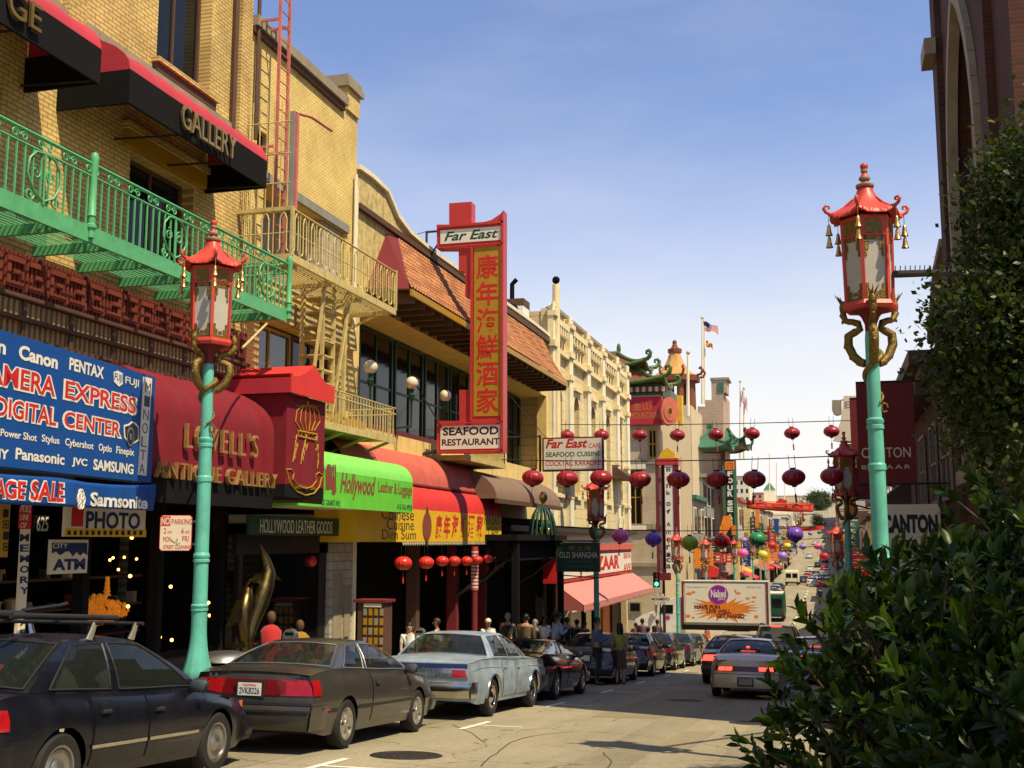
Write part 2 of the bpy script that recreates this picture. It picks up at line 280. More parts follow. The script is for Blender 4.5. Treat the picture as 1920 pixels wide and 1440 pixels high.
def materials():
    asphalt('asphalt', (.285, .245, .16), .22, .65); asphalt('concrete_walk', (.3, .26, .18), .2, .3)
    mat('kerb', (.33, .3, .24), .85, bump=.3); mat('road_paint', (.72, .68, .55), .7, var=.25, scale=9); mat('iron', (.05, .04, .035), .55, .6, bump=.4, bscale=25)
    brick('tan_brick', (.7, .5, .19), (.62, .43, .15), (.36, .24, .09), dirt=.42); brick('yellow_brick', (.8, .6, .22), (.77, .56, .19), (.6, .43, .15), bump=.5, dirt=.3)
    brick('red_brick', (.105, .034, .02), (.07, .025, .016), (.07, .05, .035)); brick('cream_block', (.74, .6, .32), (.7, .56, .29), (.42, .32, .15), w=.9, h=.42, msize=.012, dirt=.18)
    brick('grey_block', (.45, .42, .34), (.4, .37, .3), (.25, .22, .17), w=.4, h=.2); brick('tan_south', (.5, .4, .26), (.47, .38, .25), (.36, .29, .19), ax='y', w=1.6, h=.8, dirt=.2)
    brick('pink_south', (.5, .36, .25), (.46, .33, .23), (.36, .26, .18), ax='y', w=.8, h=.3, dirt=.2); brick('mission_tile', (.46, .2, .085), (.32, .13, .055), (.14, .05, .02), w=.2, h=.16, msize=.016, dirt=.3)
    mat('yellow_plaster', (.72, .54, .2), .85, var=.1, bump=.25, bscale=12, dirt=.35); mat('cream', (.76, .64, .36), .8, var=.08, dirt=.25); mat('ivory', (.76, .7, .52), .75, var=.08, dirt=.2); mat('old_plaster', (.56, .44, .18), .9, var=.35, scale=5, bump=.5, bscale=14, dirt=.8)
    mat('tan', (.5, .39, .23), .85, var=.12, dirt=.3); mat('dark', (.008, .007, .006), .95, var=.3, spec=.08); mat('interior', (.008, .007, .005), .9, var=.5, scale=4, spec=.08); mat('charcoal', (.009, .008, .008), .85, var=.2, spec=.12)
    mat('stone', (.3, .25, .17), .85, dirt=.5, bump=.3); mat('grey_stone', (.26, .25, .21), .85, dirt=.3, bump=.2); mat('brown_trim', (.1, .05, .03), .7, dirt=.2); mat('maroon', (.16, .018, .02), .75, var=.1)
    mat('deep_red_canvas', (.18, .008, .016), .8, var=.1, scale=1.4, bump=.3, bscale=3.5, dirt=.25); mat('red_canvas', (.42, .018, .035), .75, var=.1, scale=1.4, bump=.3, bscale=3.5, sheen=.1, dirt=.15); mat('bright_red_canvas', (.62, .035, .03), .7, var=.08, bump=.1, bscale=6); mat('red_paint', (.5, .05, .035), .45, var=.12, dirt=.2); mat('red_metal', (.5, .045, .04), .38, var=.12, dirt=.12)
    mat('lamp_red', (.54, .06, .04), .4, var=.18, dirt=.4); mat('gold', (.5, .33, .08), .38, .75, var=.3, scale=14); mat('dragon_gold', (.2, .13, .03), .4, .6, var=.4, scale=20, bump=.7, bscale=60); mat('brass', (.6, .4, .13), .3, .85)
    mat('teal', (.12, .46, .35), .42, var=.14, scale=5, dirt=.4, bump=.05); mat('green_iron', (.1, .38, .16), .42, var=.15, scale=6, dirt=.15); mat('yellow_iron', (.56, .44, .17), .55, var=.2, scale=6, dirt=.45); mat('red_iron', (.55, .17, .14), .55, var=.2, dirt=.35)
    mat('frosted', (.44, .41, .33), .5, var=.08, scale=3); mat('green_canvas', (.13, .55, .04), .6, var=.1, dirt=.2, bump=.3, bscale=3); mat('light_green_canvas', (.2, .62, .1), .6, var=.07); mat('brown_canvas', (.2, .13, .09), .8, var=.12); mat('yellow_canvas', (.72, .43, .012), .65, var=.08, dirt=.15, bump=.08, bscale=5)
    mat('coral_canvas', (.56, .12, .085), .7, var=.16, dirt=.25, bump=.1, bscale=5); stripes('pink_stripe', (.62, .3, .25), (.42, .1, .09), 1, .3); stripes('barber', (.5, .03, .03), (.6, .55, .5), 2, .1)
    mat('sign_blue', (.006, .065, .27), .6, var=.06, spec=.25); mat('white', (.76, .74, .66), .5, var=.05); mat('sign_white', (.74, .7, .58), .45, var=.05); mat('sign_cream', (.7, .6, .42), .5, var=.06); mat('sign_black', (.012, .012, .012), .45); mat('sign_red', (.55, .02, .02), .45, var=.06); mat('sign_green', (.012, .05, .03), .45, var=.1)
    mat('dark_green', (.01, .07, .04), .5); mat('navy', (.012, .025, .09), .5); mat('sign_yellow', (.7, .4, .02), .5); mat('ochre', (.4, .22, .015), .5, var=.08); mat('orange', (.72, .22, .02), .5, var=.12); mat('purple', (.2, .03, .3), .5); mat('magenta', (.5, .03, .25), .5)
    mat('brown_letter', (.22, .06, .03), .6); mat('bronze_letter', (.46, .27, .09), .35, .45, var=.25, scale=9); mat('olive_dark', (.05, .055, .02), .6); mat('green_roof', (.07, .12, .03), .5, var=.2, bump=.3); mat('rust_roof', (.19, .06, .025), .7, var=.2, bump=.3, bscale=20); mat('copper_roof', (.5, .26, .07), .55, var=.15, dirt=.3); mat('jade_roof', (.045, .14, .08), .5, var=.2)
    mat('glass_dark', (.008, .009, .01), .08, var=.3, scale=.7, spec=.22); mat('glass_sky', (.05, .06, .07), .05, spec=.8, var=.3); glassy('shop_glass', (.012, .012, .012), .35); glassy('car_glass', (.02, .025, .022), .55); glassy('dark_car_glass', (.012, .014, .016), .8)
    mat('chrome', (.6, .58, .52), .16, 1, var=.12); mat('steel', (.35, .34, .31), .35, .9); mat('rubber', (.018, .017, .016), .8, var=.25, bump=.2); mat('black_plastic', (.02, .02, .02), .5); mat('alloy', (.48, .46, .4), .32, .8, var=.1)
    mat('navy_paint', (.006, .007, .012), .28, .1, var=.25, coat=.22, dirt=.12); mat('grey_paint', (.06, .053, .046), .33, .35, var=.1, coat=.6, dirt=.12); mat('old_blue_paint', (.25, .31, .36), .5, .1, var=.3, scale=3.2, coat=.15, dirt=.45); mat('black_paint', (.009, .009, .01), .2, 0, var=.1, coat=.8); mat('silver_paint', (.52, .42, .26), .4, .15, var=.06, coat=.7)
    mat('dark_grey_paint', (.03, .03, .033), .28, .2, coat=.7); mat('plum_paint', (.035, .012, .022), .28, .1, coat=.7); mat('blue_paint', (.02, .035, .06), .28, .2, coat=.7); mat('green_grey_paint', (.05, .06, .055), .28, .3, coat=.7); mat('white_paint', (.74, .72, .66), .35, coat=.5, dirt=.1); mat('tan_paint', (.3, .24, .16), .3, .3, coat=.6)
    mat('tail_red', (.3, .006, .008), .18, coat=.6, var=.2, scale=8); mat('tail_dark', (.12, .004, .006), .18, coat=.6); mat('brake_lit', (1, .06, .035), .3, emit=2.6); mat('amber', (.6, .18, .02), .25); mat('plate', (.66, .64, .56), .5); mat('seat', (.07, .065, .055), .85); mat('tan_seat', (.32, .26, .17), .85)
    mat('skin_light', (.5, .3, .19), .55, var=.08); mat('skin_mid', (.34, .19, .11), .55, var=.08); mat('skin_dark', (.13, .065, .035), .55, var=.08); mat('hair_black', (.012, .01, .009), .5, var=.3, scale=30, stretch=(1, 1, .2)); mat('hair_grey', (.2, .19, .17), .6, var=.3, scale=30); mat('hair_brown', (.06, .03, .015), .5, var=.3, scale=30)
    for n, c in dict(white_shirt=(.68, .66, .6), tan_jacket=(.095, .062, .028), pale_blue_shirt=(.25, .33, .43), blue_shirt=(.07, .1, .17), black_cloth=(.012, .012, .013), olive_top=(.36, .36, .07), dark_trousers=(.018, .018, .022), jeans=(.05, .07, .12), brown_skirt=(.11, .05, .03), red_dress=(.42, .02, .02), pattern_shirt=(.3, .27, .33), purple_cloth=(.1, .045, .1), mustard_cloth=(.3, .16, .02)).items(): mat(n, c, .85, var=.18, scale=8, bump=.25, bscale=18, sheen=.2)
    leafmat('laurel_leaf', (.008, .022, .003), (.026, .052, .005), .34, .25); leafmat('laurel_tip', (.035, .08, .006), (.08, .12, .016), .32, .35); leafmat('tree_leaf', (.012, .03, .005), (.055, .075, .01), .4, .3); leafmat('far_leaf', (.02, .04, .012), (.05, .07, .02), .7, .1); mat('bark', (.07, .05, .03), .9, bump=.6, bscale=20)
    for n, c in dict(lantern_red=(.29, .016, .022), lantern_bright=(.62, .03, .02), lantern_pink=(.8, .12, .32), lantern_purple=(.17, .07, .42), lantern_lime=(.32, .42, .03), lantern_green=(.03, .22, .09), lantern_crimson=(.42, .012, .02), lantern_yellow=(.6, .55, .05), lantern_lilac=(.3, .18, .5)).items(): mat(n, c, .35, var=.08, coat=.2)
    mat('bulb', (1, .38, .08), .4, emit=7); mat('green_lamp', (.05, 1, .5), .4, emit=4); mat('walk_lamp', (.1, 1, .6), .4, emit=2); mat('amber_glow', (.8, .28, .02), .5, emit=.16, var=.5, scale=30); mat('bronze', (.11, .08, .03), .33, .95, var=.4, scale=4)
    mat('cloth_red', (.6, .03, .025), .7, var=.1); mat('flag_stripes', (.5, .12, .12), .8, var=.1); mat('cloud_white', (.6, .6, .6), .5); mat('louver_wood', (.42, .26, .12), .75, var=.15, dirt=.25); mat('fret_red', (.17, .035, .022), .65, var=.15, dirt=.3); mat('globe', (.66, .58, .42), .35, var=.05); mat('pink_wall', (.5, .2, .17), .8, dirt=.3)
    for i, c in enumerate([(.6, .48, .3), (.55, .33, .22), (.66, .6, .48), (.45, .4, .33), (.62, .5, .22), (.5, .25, .18), (.4, .42, .38), (.68, .62, .5)]): mat('far_wall_%d' % i, c, .85, var=.1, dirt=.2)
materials()
# ------------------------------------------------------------------ ground, streets, kerbs
def onfr(fr, px, py):
    d = ray(px, py); t = (fr.o - EYE).dot(fr.n) / d.dot(fr.n); q = EYE + d * t - fr.o; return (q.dot(fr.r), q.dot(fr.u))
def strip(x0, x1, ys, dz, side=0, mb=None):
    """a sheet following the street, with an optional skirt down"""
    mb = mb or MB()
    mb.grid(lambda u, v: V((u, v, zr(v) + dz)), [x0, x1], ys)
    if side:
        mb.grid(lambda u, v: V((x1, v, zr(v) + dz - u)), [0, side], ys); mb.grid(lambda u, v: V((x0, v, zr(v) + dz - u)), [side, 0], ys)
        for y, s in ((ys[0], 1), (ys[-1], -1)): mb.quad(*[(x0, y, zr(y) + dz - side), (x1, y, zr(y) + dz - side), (x1, y, zr(y) + dz), (x0, y, zr(y) + dz)][::s])
    return mb
def knots(a, b): return sorted(set([a, b] + [y for y, _ in ZT if a < y < b] + [a + (b - a) * i / 20 for i in range(21)]))
def setting():
    g = MB().m('concrete_walk'); g.grid(lambda u, v: V((u, v, zr(v) - .03)), [-400, -60, -11, 3, 60, 400], knots(-60, 1200)); tag(g.build('ground'), kind='structure')
    r = MB().m('asphalt'); strip(-7.8, .1, knots(-60, 67), 0, mb=r); strip(-7.6, .1, knots(76, 1000), 0, mb=r); r.grid(lambda u, v: V((u, v, zr(v))), lin(-90, 60, 9), [67, 70, 73, 76]); tag(r.build('road'), kind='structure')
    for nm, x0, x1, y0, y1, k in (('pavement', -11.6, -7.95, -60, 66.8, -7.8), ('pavement', .25, 4.2, -60, 66.8, .1), ('pavement', -11.6, -7.75, 76.2, 600, -7.6), ('pavement', .25, 4.2, 76.2, 600, .1)):
        tag(strip(x0, x1, knots(y0, y1), .15, .15, MB().m('concrete_walk')).build(nm), kind='structure')
        a, b = sorted((x1 if k < -1 else x0, k)); tag(strip(a, b, knots(y0, y1), .152, .16, MB().m('kerb')).build('kerb'), kind='structure')
    for x0, x1 in ((-60, -11.6), (4.2, 40)):
        mb = MB().m('concrete_walk'); mb.box((x0, 64.5, -5.2), (x1, 66.8, zr(67) + .15)); tag(mb.build('pavement'), kind='structure')
    mk = MB().m('road_paint')
    for y in (12.0, 17.85, 23.4, 29.0, 34.3, 40, 45.5, 51):
        for a, b, c, d in ((-5.56, y - .8, -5.46, y + .75), (-5.46, y - .06, -4.75, y + .04)): mk.grid(lambda u, v: V((u, v, zr(v) + .004)), [a, b], [c, d]) if 0 else mk.quad((a, b, zr(b) + .005), (c, b, zr(b) + .005), (c, d, zr(d) + .005), (a, d, zr(d) + .005))
    for y in (64.5, 79, 81): mk.quad((-7.4, y, zr(y) + .005), (-.2, y, zr(y) + .005), (-.2, y + .3, zr(y + .3) + .005), (-7.4, y + .3, zr(y + .3) + .005))
    for y in range(95, 165, 8): mk.quad((-3.1, y, -5.095), (-2.95, y, -5.095), (-2.95, y + 3.5, -5.095), (-3.1, y + 3.5, -5.095))
    tag(mk.build('road_markings'), kind='structure')
    for i, (x, y, lab, cl) in enumerate(((-5.0, 13.35, 'round dark iron manhole cover beside the dark grey coupe', 1), (-3.25, 26.3, 'worn manhole cover in the shaded lane behind the tan silver coupe', 0), (-1.35, 20.6, 'round iron lid in the road at the edge of the building shadow', 0))):
        T = thing('manhole_cover', lab, 'manhole cover', (x, y, zr(y)), 'manhole covers in the street'); T.rotation_euler = (math.atan(-.0752), 0, 0)
        mb = MB().m('iron'); mb.lathe([(.0, .006), (.36, .006), (.37, .012), (.42, .012), (.44, .003)], 40, T.location)
        for rr in (.1, .2, .3):
            for k in range(int(rr * 60)):
                g = 2 * PI * k / int(rr * 60); mb.lathe([(.028, .006), (.024, .013), (0, .013)], 6, T.location + V((rr * math.cos(g), rr * math.sin(g), 0)))
        mb.build('lid', T)
    # small litter and repair patches are the street's own
    p = MB().m('patch')
    for x0, y0, x1, y1 in ((-4.2, 20.5, -3.0, 31), (-2.4, 15.2, -1.9, 18.6), (-4.6, 33, -2.2, 37)): p.quad((x0, y0, zr(y0) + .004), (x1, y0 + .3, zr(y0 + .3) + .004), (x1 + .1, y1, zr(y1) + .004), (x0 + .1, y1 - .2, zr(y1 - .2) + .004))
    r2 = random.Random(2); p.m('tar')
    for i in range(12):
        x, y = r2.uniform(-5.5, -.3), r2.uniform(9, 45); g = r2.choice((0, PI / 2)) + r2.uniform(-.3, .3); w = r2.uniform(.003, .008)
        for k in range(r2.randint(6, 16)):
            g += r2.uniform(-.16, .16); x2, y2 = x + .35 * math.cos(g), y + .35 * math.sin(g); nx, ny = -math.sin(g) * w, math.cos(g) * w
            if -7.6 < x2 < -.05: p.quad(*[(a, b, zr(b) + .0045) for a, b in ((x + nx, y + ny), (x - nx, y - ny), (x2 - nx, y2 - ny), (x2 + nx, y2 + ny))][::-1])
            x, y = x2, y2
    for x0, x1 in ((-7.79, -7.45), (-.3, .09)): strip(x0, x1, knots(-5, 66), .004, mb=p.m('gutter'))
    for x0, x1, y0, y1 in ((-6.9, -6.2, 4, 62), (-3.0, -2.3, 6, 62), (-1.4, -.8, 6, 62)): strip(x0, x1, knots(y0, y1), .0025, mb=p.m('worn'))
    tag(p.build('road_patches'), kind='structure')
asphalt('patch', (.24, .2, .12), .15, .2)
mat('tar', (.035, .03, .022), .7); asphalt('gutter', (.19, .16, .1), .3, .2); asphalt('worn', (.25, .215, .14), .3, .65)
setting()
# ------------------------------------------------------------------ buildings on the left side of the street
LX = -11.0
def window(parent, fr, a0, b0, a1, b1, depth=.22, frame='brown_trim', glass='glass_dark', bars=1, hb=0, fw=.07, sill=None, name='window'):
    f = MB().m(frame); c0, c1 = -depth, -depth + .06
    for q in ((a0, b0, a0 + fw, b1), (a1 - fw, b0, a1, b1), (a0 + fw, b0, a1 - fw, b0 + fw), (a0 + fw, b1 - fw, a1 - fw, b1)): f.fbox(fr, *q, c0, c1)
    for i in range(bars):
        x = a0 + (a1 - a0) * (i + 1) / (bars + 1); f.fbox(fr, x - fw / 3, b0 + fw, x + fw / 3, b1 - fw, c0, c1 - .01)
    for i in range(hb):
        y = b0 + (b1 - b0) * (i + 1) / (hb + 1); f.fbox(fr, a0 + fw, y - fw / 3, a1 - fw, y + fw / 3, c0, c1 - .015)
    w = f.build(name, parent)
    MB().m(glass).fbox(fr, a0 + fw, b0 + fw, a1 - fw, b1 - fw, c0 - .05, c0 + .012).build('pane', w)
    if sill: MB().m(sill).fbox(fr, a0 - .1, b0 - .12, a1 + .1, b0 - .003, -depth, .09).build('sill', w)
    return w
def lettering(parent, items, name='lettering'):
    ob = None
    for it in items: ob = MB().m(it[0]).text(*it[1], **(it[2] if len(it) > 2 else {})).build(name, parent)
    return ob
def pxbox(fr, x0, y0, x1, y1):
    """x, y, w, h in a frame from two pixels: lower left and upper right"""
    a = onfr(fr, x0, y0); b = onfr(fr, x1, y1); return a[0], a[1], b[0] - a[0], b[1] - a[1]
def pl(fr, x0, yb, yt, x1):
    """x, y, w, h of a line of lettering: left edge pixel, its bottom and top there, right edge pixel"""
    a, b = onfr(fr, x0, yb); h = onfr(fr, x0, yt)[1] - b; return a, b, onfr(fr, x1, (yb + yt) / 2)[0] - a, h
def barrel(mb, X0, X1, y0, y1, zt, zb, n=8, ends=True, m=14, sag=.02):
    """quarter-round canvas from the wall (X0, top zt) out to (X1, zb)"""
    P = [(X1 - (X1 - X0) * (1 - math.cos(t)) if 0 else X0 + (X1 - X0) * math.sin(t), zb + (zt - zb) * math.cos(t)) for t in lin(0, PI / 2, n)]
    fr = lambda v, u: V((P[int(v)][0] - sag * abs(math.sin(u * m * PI)) * (.3 + v / n), y0 + (y1 - y0) * u, P[int(v)][1] - sag * .6 * abs(math.sin(u * m * PI))))
    mb.grid(lambda u, v: fr(v, u), lin(0, 1, m * 4 + 1), list(range(n)), flip=True)
    if ends:
        for y in (y0, y1): mb.add([(x, y, z) for x, z in P] + [(X0, y, zb)], [tuple(range(n + 1))])
    return mb
def balusters(mb, fr, a0, a1, b0, b1, step, w=.022):
    n = max(1, int(round((a1 - a0) / step)))
    for i in range(n + 1):
        a = a0 + (a1 - a0) * i / n; mb.fbox(fr, a - w / 2, b0, a + w / 2, b1, -w / 2, w / 2)
def scroll(mb, fr, ca, cb, r, a0, turns, w=.014, n=14): mb.tube([fr.p(ca + x, cb + y) for x, y in spiral(r, r * .25, a0, turns, n)], w, 5)
def brick_building():
    T = thing('brick_building', 'tan brick building with red awnings and a green iron balcony above the camera shop', 'building', (LX, 12, zr(12)))
    fr = FX(LX); YR = 19.85; top = 16.5
    w1 = yz(290, 178, LX)[0], yz(392, 178, LX)[0]; sill = 9.86
    w2 = yz(245, 290, LX)[0], yz(360, 440, LX)[0]
    holes = [rect(w1[0], sill, w1[1], 14.2), rect(w2[0], 6.0, w2[1], 8.0), rect(11.0, 6.0, 12.9, 8.0), rect(11.2, sill, 13.0, 14.2), rect(6.2, 6.0, 8.2, 8.0)]
    MB().m('tan_brick').ext(fr, rect(2, 5.6, YR, top), -.35, 0, holes).build('wall', T)
    mb = MB().m('tan_brick')
    for y in (19.28, 10.2, 14.05): mb.fbox(fr, y, 8.9, y + .42, top, .002, .13)
    mb.m('stone'); mb.fbox(fr, 2, 15.3, YR, 15.7, .002, .45); mb.fbox(fr, 2, 16.2, YR, 16.9, -.3, .3); mb.fbox(fr, 2, 9.47, YR - .62, 9.6, .002, .1); mb.build('cornice', T)
    for a0, a1 in (w1, (11.2, 13.0)):
        window(T, fr, a0, sill, a1, 14.2, .3, bars=1, hb=1)
        MB().m('tan_brick').fbox(fr, a0 - .15, 9.78, a1 + .15, 9.855, .002, .16).m('brown_trim').fbox(fr, a0 - .1, 9.615, a1 + .1, 9.775, .002, .1).build('sill', T)
    for a0, a1 in (w2, (11.0, 12.9), (6.2, 8.2)): window(T, fr, a0, 6.0, a1, 8.0, .3, bars=1, frame='brown_trim')
    MB().m('ochre').fbox(fr, w2[0] - .25, 8.02, w2[1] + .25, 8.3, .002, .12).m('tan_brick').fbox(fr, w2[0] - .3, 8.303, w2[1] + .3, 8.42, .002, .16).build('lintel', T)
    # drain pipe at the corner
    MB().m('brown_trim').tube([fr.p(19.1, 9.2, .1), fr.p(19.12, 16, .1)], .05, 8).build('drain_pipe', T, 40)
    # timber screen over the shop: fretwork band above a field of slats
    s = MB().m('dark'); s.fbox(fr, 2, 2.2, 20.0, 5.6, -.4, -.02); s.build('screen_back', T)
    s = MB().m('louver_wood'); y = 8.0
    while y < 19.9: s.fbox(fr, y, 3.6, y + .055, 4.92, .05, .11); y += .115
    s.build('slats', T)
    f = MB().m('fret_red'); y = 8.0
    while y < 19.9: f.fbox(fr, y, 4.99, y + .045, 5.6, .06, .1); y += .09
    r2 = random.Random(3); y = 8.0
    while y < 19.6:
        for q in ((0, .08, .36, .16), (0, .44, .36, .52), (0, .16, .08, .44) if r2.random() < .6 else (.28, .16, .36, .44), (.14, .26, .28, .34)): f.m('fret_red').fbox(fr, y + q[0], 5.0 + q[1], y + q[2], 5.0 + q[3], .1, .13)
        y += .46
    f.build('fretwork', T)
    b = MB().m('brown_trim')
    for z, h in ((4.92, .07), (4.3, .1), (4.62, .06)): b.fbox(fr, 8, z, 19.9, z + h, .112, .2)
    y = 9.2
    while y < 20: b.fbox(fr, y, 3.6, y + .07, 4.915, .112, .16); y += 1.05
    b.build('screen_frame', T)
    # rest of the body, shop interior
    MB().m('tan').box((-24, 2, 5.6), (LX - .36, YR, 16.3)).build('body', T)
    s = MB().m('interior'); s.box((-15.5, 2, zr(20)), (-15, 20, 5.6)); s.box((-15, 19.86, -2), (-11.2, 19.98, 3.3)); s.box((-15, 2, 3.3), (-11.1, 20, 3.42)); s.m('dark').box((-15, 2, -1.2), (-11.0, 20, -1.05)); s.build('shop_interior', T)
    for y in (12.2, 15.35, 17.4, 19.5): MB().m('charcoal').fbox(fr, y, zr(20) - .2, y + .16, 3.3, -.25, -.05).build('mullion', T)
    p = MB().m('charcoal'); p.fbox(fr, 2, -1.3, 19.6, -.35, -.22, -.1); p.build('shop_front', T)
    # the two gallery awnings
    for a0, a1, txt in ((8.2, 13.1, 'GE'), (13.28, 18.75, 'GALLERY')):
        A = thing('awning', 'red barrel awning with black valance lettered GALLERY on the tan brick wall' if txt == 'GALLERY' else 'red barrel awning at the top left corner ending in gilt letters GE', 'awning', (LX, a0, 8), 'red gallery awnings')
        if txt == 'GALLERY': a0, a1 = yz(243, 150, -9.75)[0], yz(501, 300, -9.75)[0]
        else: a0, a1 = 8.2, yz(195, 90, -9.75)[0] - .05
        c = MB().m('red_canvas'); barrel(c, LX + .02, -9.75, a0, a1, 9.12, 8.5, 8, m=7, sag=.025); c.build('canopy', A, 50)
        v = MB().m('charcoal'); v.box((-9.79, a0, 7.98), (-9.75, a1, 8.5)); v.box((LX, a0, 7.98), (-9.79, a0 + .04, 8.5)); v.box((LX, a1 - .04, 7.98), (-9.79, a1, 8.5)); v.build('valance', A)
        k = MB().m('iron')
        for y in lin(a0 + .1, a1 - .1, 4): k.tube([(LX, y, 8.05), (-9.8, y, 8.0)], .018, 6)
        k.build('frame', A)
        f2 = FX(-9.75)
        if txt == 'GALLERY': x, y, w, h = pxbox(f2, 335, 225, 438, 248); lettering(A, [('brass', ('GALLERY', f2, x, 8.09, w, .4), dict(c=.03, d=.04))])
        else: lettering(A, [('brass', ('GE', f2, *pxbox(f2, 8, 22, 44, 8)[:1], 8.12, .62, .36), dict(c=.03, d=.04))])
def green_balcony():
    X = -9.75; y0, y1 = 9.0, yz(540, 490, X)[0]; zf = 5.82; zt = zf + .98
    T = thing('iron_balcony', 'green wrought iron balcony with scrolled railing on the tan brick building', 'balcony', (LX, 14, zf)); fr = FX(X)
    f = MB().m('green_iron'); f.box((X - .03, y0, zf - .16), (X + .012, y1, zf + .06)); f.box((LX, y1 - .05, zf - .12), (X - .031, y1, zf + .04))
    y = y0 + .5
    while y < y1: f.box((LX, y, zf - .17), (X - .031, y + .07, zf - .03)); y += 1.05
    x = LX + .08
    while x < X - .06: f.box((x, y0, zf - .015), (x + .014, y1 - .06, zf + .005)); x += .085
    f.build('floor_grating', T)
    r = MB().m('green_iron')
    for z, w in ((zt - .02, .045), (zt - .2, .03), (zf + .06, .02)): r.tube([fr.p(y0, z), fr.p(y1, z)], w / 2 + .004, 6)
    balusters(r, fr, y0, y1, zf + .06, zt - .2, .16)
    for z in (zt - .02, zt - .2, zf + .1): r.tube([(X, y1, z), (LX, y1, z)], .018, 6)
    fe = FY(y1); balusters(r, fe, LX + .1, X, zf + .06, zt - .02, .16)
    r.build('railing', T)
    s = MB().m('green_iron'); y = y0 + .2
    while y < y1 - .3:
        scroll(s, fr, y, zt - .11, .07, 0, 1.3, .012); scroll(s, fr, y + .17, zt - .11, .07, PI, -1.3, .012); y += .5
    for c in [yz(px, 350, X)[0] for px in (80, 330, 505)]:
        for sg in (-1, 1):
            s.tube([fr.p(c + sg * a, zf + b, .02) for a, b in ((.0, .12), (.2, .22), (.33, .42), (.3, .62), (.18, .74), (.02, .76))], .016, 6)
            scroll(s, fr, c + sg * .15, zf + .48, .1, PI / 2, sg * 1.3, .014); scroll(s, fr, c + sg * .25, zf + .16, .09, 0, sg * 1.2, .014)
        s.tube([fr.p(c, zf + .08, .02), fr.p(c, zf + .78, .02)], .016, 6)
    s.build('scrollwork', T, 60)
    for px, py in ((172, 360), (540, 545)):
        y = yz(px, py, X)[0]; p = MB().m('green_iron'); p.lathe([(.05, -.1), (.05, .02), (.075, .04), (.075, .08), (.055, .1), (.055, .2), (.07, .21), (.055, .23), (.05, .8), (.06, 1.0), (.065, 1.06), (.04, 1.12), (0, 1.13)], 12, (X + .02, y, zf)); p.build('newel_post', T, 40)
def yellow_building():
    T = thing('yellow_building', 'yellow brick building with a recessed loggia and short chimney at the roof corner', 'building', (LX, 22.5, zr(22))); fr = FX(LX); y0, y1 = 19.87, 25.35
    lo = [yz(*p, LX) for p in ((556, 300), (648, 360))]; hb = (20.6, 6.95, 24.75, 8.92); h2 = (20.6, 4.4, 24.6, 6.1); h3 = (20.25, 9.3, 20.75, 9.95)
    MB().m('yellow_brick').ext(fr, rect(y0, 3.2, y1, 12.0), -.5, 0, [rect(*hb), rect(*h2), rect(*h3)]).build('wall', T)
    c = MB().m('stone'); c.fbox(fr, y0, 12.0, y1 - .9, 12.22, -.5, .16); c.m('brown_trim').fbox(fr, y0, 11.86, y1 - .95, 11.997, .002, .09); c.build('parapet', T)
    c = MB().m('yellow_brick').fbox(fr, y1 - .75, 12.0, y1, 12.75, -.5, .06); c.m('stone').fbox(fr, y1 - .9, 12.55, y1 + .1, 12.7, -.6, .14); c.fbox(fr, y1 - .85, 12.703, y1 + .05, 12.86, -.55, .1); c.build('chimney', T)
    r = MB().m('yellow_plaster'); r.box((-13.4, 20.5, 8.93), (LX - .03, 24.8, 9.1)); r.box((-13.6, 20.5, 4.2), (-13.4, 24.8, 9.1)); r.box((-13.4, 20.45, 4.2), (-11.03, 20.58, 9.0)); r.box((-13.4, 24.78, 4.2), (-11.03, 24.9, 9.0)); r.box((-13.4, 20.5, 6.7), (-11.03, 24.8, 6.93)); r.build('loggia', T)
    MB().m('grey_block').box((-12.3, 23.55, 6.94), (-11.05, 24.6, 8.9)).build('pier', T)
    MB().m('grey_stone').fbox(fr, 20.5, 8.93, 24.85, 9.13, .002, .07).build('lintel', T)
    b = FX(-13.38); window(T, b, 20.9, 7.0, 22.0, 8.7, -.08, 'maroon', 'glass_sky', 0, 1); window(T, b, 22.2, 7.0, 23.3, 8.7, -.08, 'maroon', 'glass_sky', 0, 1); window(T, fr, 20.65, 4.45, 22.6, 6.05, .35, 'ochre', 'glass_sky', 1); window(T, fr, 22.65, 4.45, 24.55, 6.05, .35, 'brown_trim', 'glass_dark', 1); window(T, fr, 20.25, 9.3, 20.75, 9.95, .2)
    a = MB().m('old_plaster'); a.fbox(fr, 20.3, 6.12, 25.3, 6.6, .002, .12); a.m('ochre').fbox(fr, 20.0, 4.2, 25.3, 4.38, .002, .35); a.build('band', T)
    MB().m('grey_stone').box((-24, y0, 3.2), (LX - .55, y1, 11.9)).build('body', T)
    p = MB().m('ivory'); p.tube([fr.p(25.15, 6.3, .08), fr.p(25.15, 10.5, .08)], .045, 8); p.tube([fr.p(25.28, 6.3, .07), fr.p(25.28, 10.2, .07)], .03, 8); p.build('drain_pipe', T, 40)
    h = MB().m('brown_trim'); h.tube([fr.p(20.0, 9.6, .1), fr.p(20.0, 13, .1)], .04, 6); h.build('conduit', T)
